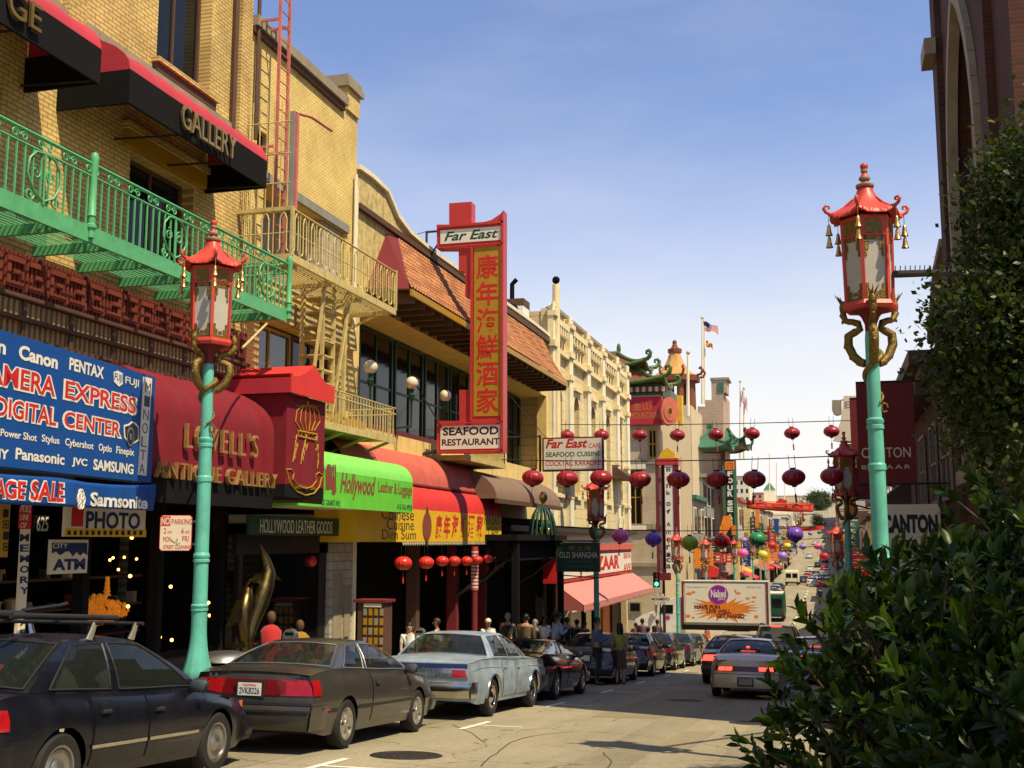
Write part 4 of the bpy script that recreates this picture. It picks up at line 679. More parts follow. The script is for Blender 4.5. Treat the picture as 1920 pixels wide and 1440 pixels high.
    pts = [(247, 1008), (244, 1080), (240, 1137), (320, 1100), (322, 1200), (391, 1130), (393, 1154), (300, 1195), (322, 1259), (333, 1257), (390, 984), (205, 985), (218, 1003), (206, 1050), (256, 1048), (233, 1045), (212, 1046), (222, 1068)]
    for i, (px, py) in enumerate(pts):
        p = onx(px, py, -11.3); G = MB().m('bulb').ell(p, .022 if i > 10 else .03, 8, 6).build('light_bulb', None, 60); tag(G, 'tiny glowing amber light bulb inside the dark camera shop', 'light bulb', 'amber lights in the camera shop window')
    C = thing('display_shelves', 'dark display shelves of small goods behind the camera shop window', 'shelf', (-12.6, 13.5, -1)); m = MB().m('brown_trim')
    for z in (-.6, -.1, .4, .9): m.box((-12.9, 10, z), (-12.4, 19, z + .04))
    m.build('shelf', C); m = MB(); r2 = random.Random(8)
    for i in range(120):
        y = r2.uniform(10, 19); z = r2.choice((-.56, -.06, .44, .94)); s = r2.uniform(.06, .16); m.m(r2.choice(['brown_trim', 'steel', 'ochre', 'maroon', 'tan', 'stone'])).box((-12.6, y, z), (-12.45, y + s * .8, z + s * 1.4))
    g = m.build('goods', C); g['kind'] = 'stuff'
def lovells():
    T = thing('canopy_awning', 'dark red barrel awning with gilt letters and square crowned entrance canopy', 'awning', (LX, 18, 2)); XF = -9.7; f = FX(XF)
    y0 = onfr(f, 283, 900)[0]; ya = onfr(f, 512, 900)[0]; zb = onfr(f, 400, 903)[1]; zl = onfr(f, 400, 948)[1]; zt = 4.35
    c = MB().m('deep_red_canvas'); P = [(LX + .02 + (XF - LX - .02) * math.sin(t), zb + .95 + (zt - zb - .95) * math.cos(t)) for t in lin(0, PI / 2, 9)] + [(XF, zb)]; n = len(P)
    us = lin(0, 1, 60)
    def aw(u, v):
        x, z = P[int(v)]; y = y0 + (ya - y0) * u; s = .02 * abs(math.sin(u * 9 * PI)); return V((x - s, y, z - s * .5))
    c.grid(aw, us, list(range(n)), flip=True); c.add([V((x, y0, z)) for x, z in P] + [V((LX, y0, zb))], [tuple(range(n + 1))]); c.build('canopy', T, 50)
    v = MB().m('charcoal'); v.box((XF - .03, y0, zl), (XF, ya, zb - .002)); v.build('valance', T)
    Xb = -9.47; fb = FX(Xb); yb1 = onfr(fb, 606, 930)[0]; zk = onfr(fb, 560, 910)[1]; ze = onfr(fb, 575, 745)[1]; zlow = onfr(fb, 605, 937)[1]; yb0 = ya + .02
    b = MB().m('deep_red_canvas'); b.box((LX, yb0, zk), (Xb, yb1, ze)); b.m('charcoal').box((LX, yb0 + .001, zlow), (Xb - .001, yb1 - .001, zk - .002)); b.build('entrance_block', T)
    e = MB().m('bright_red_canvas'); xo = Xb + .14; q0, q1 = yb0 - .12, yb1 + .12; zr0 = ze + .28; hh = .34
    yc = (q0 + q1) / 2; cur = lambda s: zr0 + hh * (abs(1 - abs(s)) ** 1.9) + (.06 if abs(s) > .97 else 0)
    prof = [(yc + (q1 - yc) * s, cur(s)) for s in lin(-1, 1, 15)]
    fx = FX(xo); e.ext(fx, [(q0, ze - .02)] + [(q1, ze - .02)] + prof[::-1], -.03, 0)
    e.grid(lambda u, w: V((u, prof[int(w)][0], prof[int(w)][1] - .01)), [LX, xo - .031], list(range(15)), flip=False); e.m('red_canvas').box((LX, q0, ze - .02), (xo - .031, q0 + .03, zr0 - .02)); e.build('gable_roof', T)
    L = []
    def t(s, x0, y0, x1, y1, **k): L.append(('bronze_letter', (s, f, *pxbox(f, x0, y0, x1, y1)), dict(c=.03, d=.06, **k)))
    L.append(('bronze_letter', ("LOVELL'S", f, *pl(f, 341, 840, 791, 477)), dict(c=.03, d=.06, sp=1.35, bold=-.005))); L.append(('bronze_letter', ('ANTIQUE GALLERY', f, *pl(f, 284, 901, 862, 513)), dict(c=.03, d=.06, sp=1.15, bold=-.005))); lettering(T, L)
    g = MB().m('ochre'); F = fb; q = lambda x, y: onfr(F, x, y); tb = lambda pts, w=.014: g.tube([F.p(*q(*p), .01) for p in pts], w, 5)
    for x in (-20, -12, -4, 4, 12, 20): tb([(576 + x * .6, 808), (576 + x * 1.15, 790), (576 + x, 770), (576 + x * .5, 760), (576, 762)], .012)
    tb([(556, 760), (566, 764), (576, 760), (586, 764), (595, 762)], .01); tb([(576, 762), (576, 752)], .02); tb([(558, 808), (594, 815)], .02); tb([(559, 818), (593, 826)], .02); tb([(558, 808), (559, 818)], .014); tb([(594, 815), (593, 826)], .014)
    for x in (564, 571, 578, 585): g.ell(F.p(*q(x, 815), .012), (.01, .02, .02), 6, 4)
    for x0, x1, h in ((556, 548, 866), (574, 563, 870), (593, 594, 878)):
        tb([(x0, 815), (x0 - 3, 828), ((x0 + x1) / 2, 840), (x1 + 2, 855), (x1, h)], .013); tb([(x0 - 4, 820), (x0 + 2, 832), (x0 - 2, 845)], .011)
        for k in (.35, .6, .8): g.ell(F.p(*q(x0 + (x1 - x0) * k + 2, 818 + (h - 818) * k), .01), (.01, .035, .06), 6, 4)
    tb([(538, 888), (546, 910), (556, 922), (572, 929), (588, 925), (598, 912), (602, 895)], .016); tb([(536, 880), (545, 880), (550, 886), (548, 898), (560, 912), (572, 916), (584, 913), (592, 902), (591, 890), (597, 886), (605, 892), (602, 896)], .014); tb([(538, 888), (536, 880)], .013); tb([(538, 888), (542, 905)], .012)
    g.build('crest', T)
    L = [('ochre', ("Lovell's Antique Gallery", F, *pxbox(F, 553, 918, 592, 911)), dict(c=.006, shear=.2))]; lettering(T, L)
def hollywood():
    X = -9.5; f = FX(X); T = thing('shop_awning', 'bright green awning with brown script Hollywood and luggage picture', 'awning', (LX, 23, 2.3)); y0 = 20.62; y1 = onfr(f, 774, 900)[0]; yq = onfr(f, 560, 945)[0]
    zb = onfr(f, 775, 962)[1]; zt = onfr(f, 774, 868)[1] - .05
    c = MB().m('light_green_canvas'); n = 7; P = [(X - .55 + .55 * math.sin(t), zt - .42 + .46 * math.cos(t)) for t in lin(0, PI / 2, n)]; P = [(LX, P[0][1] + .05)] + P
    c.grid(lambda u, v: V((P[int(v)][0] - .012 * abs(math.sin(u * 12 * PI)), y0 + (y1 - y0) * u, P[int(v)][1])), lin(0, 1, 61), list(range(len(P))), flip=True); c.build('roof', T, 50)
    w = MB().m('green_canvas'); w.box((X - .03, y0, zb), (X, y1, zt - .425)); w.add([(LX, y1, zb)] + [(x, y1, z) for x, z in P] + [(X, y1, zb)], [tuple(range(len(P) + 2))[::-1]]); w.box((X - .03, yq, zb), (X, y0 - .003, 2.26)); w.box((LX, yq, zb), (X - .031, yq + .03, 2.26)); w.build('front', T); MB().m('ivory').box((LX, y0 + .03, zb + .02), (X - .04, y1 - .01, zb + .04)).build('lining', T)
    L = [('brown_letter', ('Hollywood', f, *pl(f, 637, 935, 885, 704)), dict(c=.004, bold=.025, shear=.35)), ('brown_letter', ('Leather & Luggage', f, *pl(f, 709, 929, 901, 772)), dict(c=.004, bold=.01)), ('dark_green', ('627 GRANT AVE.', f, *pl(f, 602, 947, 936, 638)), dict(c=.004)), ('dark_green', ('415-765-9928', f, *pl(f, 744, 955, 945, 772)), dict(c=.004))]; lettering(T, L)
    b = MB().m('brown_letter')
    for q in (((610, 918), (610, 880), (614, 870), (620, 872), (622, 880), (622, 916)), ((622, 926), (622, 895), (629, 892), (630, 922), (627, 927))): b.ext(f, [onfr(f, *p) for p in q], .003, .01)
    b.tube([f.p(*onfr(f, *p), .01) for p in ((624, 895), (624, 872), (628, 872), (628, 893))], .014, 5); b.build('luggage_picture', T)
    g = FX(-10.4); B = thing('name_board', 'dark green board lettered Hollywood Leather Goods above the doorway', 'sign', onx(550, 1003, -10.4)); a = onfr(g, 466, 1003); e = onfr(g, 640, 973); MB().m('sign_green').fbox(g, a[0], a[1], e[0], e[1], -.06, 0).build('board', B); lettering(B, [('sign_cream', ('HOLLYWOOD LEATHER GOODS', g, *pxbox(g, 487, 999, 623, 978)), dict(c=.003))])
    S = thing('luggage_shop', 'dark luggage shop front with glazed display and pale end column', 'shop front', (-10.9, 22, -1.5)); f = FX(-10.85); y0 = onfr(f, 445, 1000)[0]; y1 = onfr(f, 660, 1000)[0]
    m = MB().m('sign_black'); a = onfr(f, 600, 1010)[0]; m.fbox(f, a, -2, a + .35, 1.5, -.1, 0); m.fbox(f, y0, 1.3, y1, 1.7, -.1, 0); m.fbox(f, y0 + .1, -2, y0 + .25, 1.3, -.1, 0); m.build('frame', S)
    m = MB().m('grey_block'); b0 = onfr(f, 614, 1100)[0]; m.fbox(f, b0, -2, y1 - .06, 1.9, -.2, .06); m.m('stone').fbox(f, b0 + .15, -1, b0 + .6, .8, .061, .1); m.fbox(f, b0 + .75, -1.2, y1 - .25, .5, .061, .1); m.m('ivory').fbox(f, y1 - .055, -2, y1 + .02, 1.6, -.2, .12); m.build('column', S)
    MB().m('shop_glass').fbox(f, y0 + .25, -1.5, a, 1.3, -.06, -.04).build('glass_pane', S)
    m = MB().m('stripe_wall'); m.box((-13.4, y0, -2), (-13.3, y1 + .6, 1.7)); m.build('slat_wall', S)
    r2 = random.Random(4); m = MB()
    for i in range(26): m.m(r2.choice(['brown_trim', 'charcoal', 'black_cloth', 'stone'])); y = r2.uniform(y0 + 1, y1 - .4); z = r2.uniform(-.8, .8); s = r2.uniform(.12, .25); m.ell((-13.15, y, z), (.1, s, s * 1.3), 8, 6)
    g_ = m.build('hanging_bags', S, 60); g_['kind'] = 'stuff'
def far_east_awning():
    X = -10.0; f = FX(X); T = thing('restaurant_awning', 'yellow awning with red Chinese characters under two coral barrel canopies', 'awning', (LX, 28, 1.6)); y0 = onfr(f, 667, 1000)[0]; y1 = onfr(f, 940, 1000)[0]; zb = onfr(f, 800, 1016)[1]; zm = onfr(f, 775, 955)[1]
    MB().m('yellow_canvas').box((X - .03, y0, zb), (X, y1, zm)).box((LX, y1 - .03, zb), (X - .031, y1, zm)).box((LX, y0, zb), (X - .031, y0 + .03, zm)).build('valance', T)
    z2 = zm + .62; c = MB().m('bright_red_canvas'); P = [(X - .35 + .35 * math.sin(t), zm + .62 * math.cos(t)) for t in lin(0, PI / 2, 7)]
    c.grid(lambda u, v: V((P[int(v)][0] - .014 * abs(math.sin(u * 16 * PI)), y0 + (y1 - y0) * u, P[int(v)][1])), lin(0, 1, 81), list(range(7)), flip=True); c.add([(LX, y1, zm)] + [(x, y1, z) for x, z in P], [tuple(range(8))]); c.build('lower_canopy', T, 50)
    c = MB().m('coral_canvas'); zt = z2 + .95; yv = y1 - 1.2; P2 = [(LX + .02 + (X - .3 - LX) * math.sin(t), z2 + .06 + (zt - z2 - .06) * math.cos(t)) for t in lin(0, PI / 2, 9)]
    c.grid(lambda u, v: V((P2[int(v)][0] - .014 * abs(math.sin(u * 12 * PI)), y0 + (yv - y0) * u, P2[int(v)][1])), lin(0, 1, 61), list(range(9)), flip=True); c.add([(LX, yv, z2)] + [(x, yv, z) for x, z in P2], [tuple(range(10))]); c.m('maroon').tube([(X - .28, y0, z2 + .03), (X - .28, yv, z2 + .03)], .05, 8); c.build('upper_canopy', T, 50)
    q = lambda s, x0, yy0, x1, yy1, k='olive_dark', **o: (k, (s, f, *pxbox(f, x0, yy0, x1, yy1)), dict(c=.003, **o))
    L = [q('Chinese', 715, 973, 776, 955), q('Cuisine', 725, 993, 776, 974), q('Dim Sum', 716, 1011, 780, 994)] + [q(ch, 816 + i * 15.3, 1010 - i * .6, 829 + i * 15.3, 965, 'sign_red', bold=.03, shear=.15) for i, ch in enumerate('康年海鮮酒家')] + [q('FAR EAST', 908, 983, 938, 967), q('CAFE', 915, 1006, 934, 989)]; lettering(T, L)
    m = MB().m('brown_letter'); c0 = onfr(f, 800, 987); e = onfr(f, 808, 987)[0] - c0[0]; m.ext(f, [(c0[0] + e * math.cos(g), c0[1] + e * 1.1 * math.sin(g)) for g in lin(0, 2 * PI, 21)[:-1]], .003, .02); m.m('olive_dark').ext(f, [(c0[0] - .1, c0[1] + e * 1.05), (c0[0] + .1, c0[1] + e * 1.05), (c0[0], c0[1] + e * 1.6)], .003, .02); m.ext(f, [(c0[0], c0[1] - e * 1.6), (c0[0] + .1, c0[1] - e * 1.05), (c0[0] - .1, c0[1] - e * 1.05)], .003, .02); m.build('lantern_picture', T)
    m = MB().m('ivory')
    for i in range(70): a = y0 + (y1 - y0) * (.25 + .75 * i / 70); m.add([(X - .01, a, zb), (X - .01, a + .12, zb), (X - .01, a + .06, zb - .09), (X - .02, a, zb), (X - .02, a + .12, zb), (X - .02, a + .06, zb - .09)], [(0, 2, 1), (3, 4, 5), (0, 3, 5, 2), (1, 2, 5, 4)])
    m.build('fringe', T)
    # brown barrel canopy and the dark theatre-like canopy with its ornament
    f = FX(-9.6); B = thing('barrel_awning', 'brown barrel awning above the dark shop canopy beyond the yellow one', 'awning', (LX, 40, 2)); y0, y1 = yz(872, 900, -10.6)[0], yz(1052, 945, -9.6)[0]; zb = yz(1052, 950, -9.6)[1]; zt = yz(935, 893, -10.9)[1]
    c = MB().m('brown_canvas'); barrel(c, LX, -9.6, y0, y1, zt, zb, 10, m=5); c.m('brown_trim').box((-9.66, y0, zb - .14), (-9.56, y1 + .1, zb)); c.build('canopy', B, 50)
    K = thing('entrance_canopy', 'flat dark canopy on brackets carrying a green and gold ornament', 'canopy', (-9.5, 38, 1.2)); p = onx(1020, 1000, -9.2); yk = p.y; z = onx(1000, 1003, -9.2).z
    m = MB().m('charcoal'); m.box((LX, yk - 4.2, z - .18), (-9.0, yk + 2.6, z)); m.box((LX, yk - 4.0, z - .8), (-9.3, yk + 2.4, z - .181)); m.build('slab', K)
    for y in (yk - 3.8, yk + 2.2): MB().m('iron').tube([(-9.1, y, z - .18), (-9.5, y, z - .8), (-10.1, y, z - 1.3), (LX, y, z - 1.8)], .07, 6).build('bracket', K); MB().m('charcoal').box((-9.25, y - .1, zr(y) + .15), (-9.05, y + .1, z - .18)).build('column', K)
    O = thing('roof_ornament', 'green tentacle ornament with a gold finial on the dark canopy', 'ornament', (-9.2, yk, z)); m = MB().m('sign_green')
    for i in range(15):
        g = 2 * PI * i / 15; m.tube([(-9.25 + r_ * math.cos(g), yk + r_ * 1.6 * math.sin(g), z + h) for r_, h in ((.08, .95), (.18, .88), (.3, .68), (.38, .4), (.42, .12), (.44, 0))], .04, 6)
    for i in range(8): g = 2 * PI * i / 8 + .2; m.ell((-9.2 + .26 * math.cos(g), yk + .4 * math.sin(g), z + .3), (.1, .12, .2), 8, 6)
    m.build('tentacle', O, 60); m = MB().m('brass'); m.lathe([(.07, .9), (.09, 1.0), (.05, 1.06), (.14, 1.2), (.15, 1.34), (.09, 1.44), (.0, 1.46)], 12, (-9.22, yk, z))
    for i in range(7): g = 2 * PI * i / 7 + .2; m.ell((-9.2 + .3 * math.cos(g), yk + .48 * math.sin(g), z + .12), (.05, .05, .13), 6, 5)
    m.build('finial', O, 60)
def lower_signs():
    Y = 39.2; sf = FY(Y); T = thing('hanging_sign', 'dark green OLD SHANGHAI signboard hung beside the shaded lamp post', 'sign', (-9, Y, 0)); a = onfr(sf, 1043, 1072); b = onfr(sf, 1124, 1017); MB().m('sign_green').fbox(sf, *a, *b, -.12, 0).build('board', T); m = MB().m('olive_dark')
    for q in ((a[0], a[1], b[0], a[1] + .06), (a[0], b[1] - .06, b[0], b[1]), (a[0], a[1] + .06, a[0] + .06, b[1] - .06), (b[0] - .06, a[1] + .06, b[0], b[1] - .06)): m.fbox(sf, *q, .001, .03)
    m.tube([sf.p(a[0] + .2, a[1], -.06), sf.p(a[0] + .2, a[1] - .12, -.06), sf.p(b[0], a[1] - .2, -.06)], .02, 5); m.tube([sf.p(a[0] - 1.5, b[1] + .05, -.06), sf.p(b[0], b[1] + .05, -.06)], .03, 5); m.build('frame', T)
    lettering(T, [('sign_cream', ('OLD SHANGHAI', sf, *pxbox(sf, 1049, 1046, 1122, 1035)), dict(c=.003)), ('ochre', ('老上海', sf, *pxbox(sf, 1065, 1032, 1108, 1023)), dict(c=.003)), ('jade_roof', ('WORKS STUDIO', sf, *pxbox(sf, 1062, 1055, 1107, 1051)), dict(c=.003)), ('jade_roof', ('ORIENTAL FASHION', sf, *pxbox(sf, 1056, 1065, 1114, 1060)), dict(c=.003))])
    # bazaar shop at the corner: south and street faces
    X = -10.35; f = FX(X); T = thing('bazaar_sign', 'red and white BAZAAR fascia sign at the corner shop', 'sign', (LX, 58, 0)); y0, y1 = onfr(f, 1046, 1060)[0], onfr(f, 1184, 1060)[0]; z0, z1 = onfr(f, 1100, 1086)[1], onfr(f, 1100, 1033)[1]
    MB().m('sign_red').fbox(f, y0, z0, y1, z1, -.6, 0).build('case', T); m = MB().m('sign_white'); q = lin(y0 + .15, y1 - .12, 5)
    for a_, b_ in zip(q, q[1:]): m.fbox(f, a_, z0 + .15, b_ - .1, z1 - .15, .002, .03)
    m.build('panel', T); lettering(T, [('sign_red', ('BAZAAR', f, *pxbox(f, 1098, 1073, 1160, 1040)), dict(c=.031, bold=.05)), ('sign_red', ('GRANT AVE', f, *pxbox(f, 1168, 1048, 1181, 1036)), dict(c=.031, bold=.03)), ('sign_red', ('AVE', f, *pxbox(f, 1168, 1072, 1181, 1056)), dict(c=.031, bold=.03)), ])
    W = thing('upper_fascia', 'pale coral ledge above the bazaar sign on the cream corner building', 'fascia', (LX, 58, 1)); m = MB().m('coral_canvas'); m.fbox(f, y0 - .3, z1 + .01, y1, z1 + .3, -.64, .12); m.m('ivory').fbox(f, y0 - 5, z1 + .31, y1 + .1, z1 + .75, -.64, .06); m.m('iron').fbox(f, y0 - 8, z1 + .76, y1 + .2, z1 + .95, -.64, .3); m.build('ledge', W)
    A = thing('striped_awning', 'pink striped slanting awning below the bazaar sign', 'awning', (LX, 57, -1)); XA = -9.25; ya, yb = y0 - .3, y1 + .4; zt = z0 - .05; zl = zt - .75; m = MB().m('pink_stripe'); m.add([(X + .02, ya, zt), (X + .02, yb, zt), (XA, yb, zl), (XA, ya, zl)], [(0, 3, 2, 1)])
    n = int((yb - ya) / .25)
    for i in range(n): s = (yb - ya) / n; a_ = ya + s * i; m.add([(XA, a_, zl), (XA, a_ + s, zl), (XA, a_ + s, zl - .22), (XA, a_ + s / 2, zl - .3), (XA, a_, zl - .22)], [(0, 4, 3, 2, 1)])
    m.add([(X + .02, ya, zt), (XA, ya, zl), (XA, ya, zl - .22), (X + .02, ya, zl - .22)], [(0, 3, 2, 1)]); m.add([(X + .02, yb, zt), (XA, yb, zl), (XA, yb, zl - .22), (X + .02, yb, zl - .22)], [(0, 1, 2, 3)]); o = m.build('canopy', A); k = o.modifiers.new('solid', 'SOLIDIFY'); k.thickness = .02
    # display cabinets at the restaurant door
    C = thing('menu_cabinet', 'wooden menu cabinet with many small framed pictures at the restaurant door', 'cabinet', (-9.9, 24.5, -1.6)); Y = 24.0; sf = FY(Y); a = onfr(sf, 677, 1240); b = onfr(sf, 720, 1130); MB().m('brown_trim').fbox(sf, a[0] - .1, zr(24) + .15, b[0], b[1], -.5, 0).m('maroon').fbox(sf, a[0] - .2, b[1], b[0] + .06, b[1] + .06, -.55, .05).build('case', C); m = MB()
    for i in range(4):
        for j in range(7): x = a[0] + .04 + (b[0] - a[0]) * i / 4; z = b[1] - .28 - j * .21; m.m('ochre' if (i + j) % 3 else 'stone').fbox(sf, x, z, x + .08, z + .15, .002, .02)
    m.build('framed_picture', C); m = MB().m('sign_cream').fbox(sf, a[0] + .05, b[1] - .1, b[0] - .05, b[1] - .02, .002, .03); m.build('title_plate', C)
    P = thing('barber_pole', 'red post with red and white striped section under the yellow awning', 'pole', (-10, 31.0, zr(31))); p = onx(890, 1060, -9.9); z = p.z; m = MB().m('maroon').lathe([(.09, zr(p.y)), (.09, z - .7)], 10, (p.x, p.y, 0)); m.m('red_metal').lathe([(.1, z + .45), (.1, 1.4)], 10, (p.x, p.y, 0)); m.build('post', P, 40); MB().m('barber').lathe([(.11, z - .7), (.11, z + .45)], 12, (p.x, p.y, 0)).build('striped_sleeve', P, 40)
stripes('stripe_wall', (.16, .15, .11), (.07, .065, .05), 2, .16)
camera_shop(); lovells(); hollywood(); far_east_awning(); lower_signs()
# ------------------------------------------------------------------ dragon street lamps, paper lanterns, wires
def make_lamp():
    T = thing('street_lamp', 'lamp', 'street lamp', (0, 0, 0), 'dragon street lamps along the street')
    p = MB().m('lamp_red'); p.lathe([(.3, 0), (.3, .12), (.24, .16), (.24, .4), (.2, .48)], 8, phase=.5)
    p.m('gold').lathe([(.255, .2), (.255, .3)], 8, phase=.5); p.build('plinth', T, 40)
    b = MB().m('teal'); fl = lambda g, z: 1 + .06 * abs(math.sin(g * 5)) * max(0, min(1, (z - .5) / .2)) * max(0, min(1, (1.25 - z) / .3))
    b.lathe([(.2, .48), (.21, .52), (.17, .55), (.2, .62), (.235, .72), (.225, .82), (.18, .95), (.15, 1.1), (.135, 1.25), (.13, 1.5), (.13, 1.95), (.145, 1.96), (.145, 2.0), (.13, 2.01), (.145, 2.04), (.145, 2.08), (.125, 2.1), (.12, 2.7), (.14, 2.71), (.14, 2.75), (.122, 2.76), (.14, 2.79), (.14, 2.82), (.118, 2.84), (.115, 3.3), (.13, 3.31), (.13, 3.36), (.112, 3.38), (.108, 3.85), (.125, 3.86), (.125, 3.9), (.108, 3.91), (.125, 3.94), (.125, 3.97), (.1, 3.99), (.095, 4.9), (.085, 5.0)], 30, rf=fl)
    b.build('post', T, 35)
    d = MB().m('dragon_gold')
    d.tube([(.11 * math.cos(t), .11 * math.sin(t), 4.15 + .62 * u) for u, t in ((i / 26, -1.2 + 8.2 * i / 26) for i in range(27))], [.012 + .03 * i / 26 for i in range(27)], 7)
    d.tube([(.115 + .04 * math.cos(a), -.05, 4.1 + .05 * math.sin(a)) for a in lin(0, 5.5, 10)], .012, 5)
    for k in range(3):
        g = 2 * PI * k / 3 + .3; c, s = math.cos(g), math.sin(g)
        pr = [(.1, 4.6), (.16, 4.62), (.25, 4.7), (.32, 4.85), (.31, 4.98), (.22, 5.02), (.15, 5.05), (.17, 5.13), (.26, 5.16), (.34, 5.18), (.38, 5.26), (.36, 5.34)]
        d.tube([(c * r, s * r, z) for r, z in pr], [.05, .055, .06, .062, .06, .055, .05, .045, .042, .04, .05, .02], 8)
        d.ell((c * .37, s * .37, 5.34), (.055, .055, .075), 8, 6)
        for q in (-.4, 0, .4): d.tube([(c * .38, s * .38, 5.36), (c * .42 - s * q * .12, s * .42 + c * q * .12, 5.43), (c * .45 - s * q * .2, s * .45 + c * q * .2, 5.47)], [.014, .01, .003], 5)
        for i in range(9):
            r, z = pr[i + 1]; d.ell((c * (r + .05), s * (r + .05), z - .01), (.018, .018, .028), 5, 4)
    d.build('dragon', T, 60)
    n = MB().m('maroon').lathe([(.085, 4.95), (.09, 5.1), (.14, 5.2), (.2, 5.25), (.33, 5.28)], 12); n.build('neck', T, 40)
    z0, z1 = 5.3, 6.17; rb, rt = .345, .37
    f = MB().m('lamp_red'); f.lathe([(.4, z0 - .03), (.42, z0 + .01), (.39, z0 + .05), (.33, z0 + .05)], 6); f.lathe([(rt - .01, z1 - .2), (rt + .02, z1 - .2), (rt + .03, z1), (rt - .02, z1)], 6)
    for k in range(6):
        g = 2 * PI * k / 6; f.bar((rb * math.cos(g), rb * math.sin(g), z0 + .04), (rt * math.cos(g), rt * math.sin(g), z1), .05, .05, (math.cos(g), math.sin(g), .01))
    f.build('lantern_frame', T)
    for k in range(6):
        g0, g1 = 2 * PI * k / 6, 2 * PI * (k + 1) / 6; q = lambda r, g, z: V((r * math.cos(g), r * math.sin(g), z)); o = .98
        a, b_, c_, e = q(rb * o, g0, z0 + .05), q(rb * o, g1, z0 + .05), q(rt * o, g1, z1 - .2), q(rt * o, g0, z1 - .2)
        MB().m('frosted').quad(a, b_, c_, e).build('glass_panel', T)
        fr = Fr(a, (b_ - a), (e - a)); w = (b_ - a).length; h = (e - a).length; fr.n = fr.r.cross(fr.u).normalized(); m = MB().m('dragon_gold')
        for x0, y0, x1, y1 in ((.03, 0, w - .03, .03), (.03, .03, .07, .16), (.07, .03, .11, .1), (w - .07, .03, w - .03, .16), (w - .11, .03, w - .07, .1), (.13, .05, w - .13, .08), (.03, h - .2, .06, h), (.06, h - .13, .09, h - .06), (w - .06, h - .2, w - .03, h), (w - .09, h - .13, w - .06, h - .06), (.03, h - .04, w - .03, h)): m.fbox(fr, x0, y0, x1, y1, .004, .014)
        m.build('fret_ornament', T); MB().m('dragon_gold').fbox(fr, .05, h + .02, w - .05, h + .16, .02, .035).build('frieze_panel', T)
    r = MB().m('lamp_red'); n = 72; prof = [(.1, 6.78), (.13, 6.66), (.19, 6.52), (.28, 6.38), (.4, 6.27), (.53, 6.2), (.535, 6.17), (.38, 6.19)]
    hexr = lambda g: .9 + .14 * (abs(((g / (2 * PI) * 6 + .5) % 1) - .5) * -2 + 1)
    def rp(u, v):
        rr, z = prof[int(v)]; g = u * 2 * PI; t = min(1, max(0, (rr - .13) / .4)); k = 1 + (hexr(g) - 1) * t; up = max(0, hexr(g) - .97) / .07 * .06 * t; rib = 1 + .012 * math.cos(u * 72 * PI) * t; return V((rr * k * rib * math.cos(g), rr * k * rib * math.sin(g), z + up))
    r.grid(rp, lin(0, 1, 145), list(range(8)), flip=True); r.build('roof', T, 50)
    r = MB().m('lamp_red')
    for k in range(6):
        g = 2 * PI * k / 6; c, s = math.cos(g), math.sin(g); r.tube([(c * x, s * x, z) for x, z in ((.2, 6.53), (.34, 6.36), (.46, 6.27), (.55, 6.25), (.61, 6.28), (.64, 6.34), (.61, 6.4), (.56, 6.39), (.555, 6.345), (.585, 6.335))], [.012, .018, .022, .026, .028, .027, .024, .02, .016, .012], 7)
    r.build('eave_curl', T, 60)
    bl = MB().m('brass')
    for k in range(6):
        g = 2 * PI * k / 6; c, s = math.cos(g) * .57, math.sin(g) * .57; bl.tube([(c, s, 6.24), (c, s, 6.12)], .005, 4)
        for z in (6.02, 5.9): bl.lathe([(.058, z), (.045, z + .02), (.032, z + .06), (.028, z + .09), (.012, z + .11), (.0, z + .115)], 9, (c, s, 0))
    bl.build('bell', T, 50)
    f = MB().m('lamp_red').lathe([(.13, 6.76), (.06, 6.86), (.05, 6.88)], 14); f.m('stone').lathe([(.12, 6.76), (.135, 6.78), (.135, 6.82), (.11, 6.84)], 14); f.m('lamp_red').lathe([(.07, 6.84), (.05, 6.9), (.075, 6.93), (.085, 6.97), (.06, 7.02), (.035, 7.08), (.045, 7.12), (.04, 7.16)], 12); f.m('stone').lathe([(.08, 6.93), (.09, 6.955), (.08, 6.99)], 12); f.lathe([(.05, 7.1), (.055, 7.13), (.05, 7.16)], 12); f.m('lamp_red').lathe([(.04, 7.15), (.06, 7.2), (.06, 7.25), (.035, 7.29), (0, 7.3)], 12); f.build('finial', T, 40)
    Z = [(0, 0), (.48, .5), (.82, .75), (1.25, 1.2), (1.95, 1.52), (2.08, 1.6), (2.71, 2.18), (2.82, 2.27), (3.31, 3.28), (3.38, 3.36), (3.86, 3.76), (3.97, 3.87), (4.6, 4.55), (5.3, 5.2), (6.17, 6.28), (6.27, 6.38), (6.78, 6.7), (7.3, 7.0), (8, 7.7)]
    for ch in T.children:
        k = .92 if ch.name.startswith('dragon') else .8
        for v in ch.data.vertices: v.co = (v.co.x * k, v.co.y * k, lerp_t(Z, v.co.z))
    return T
LAMP = make_lamp()
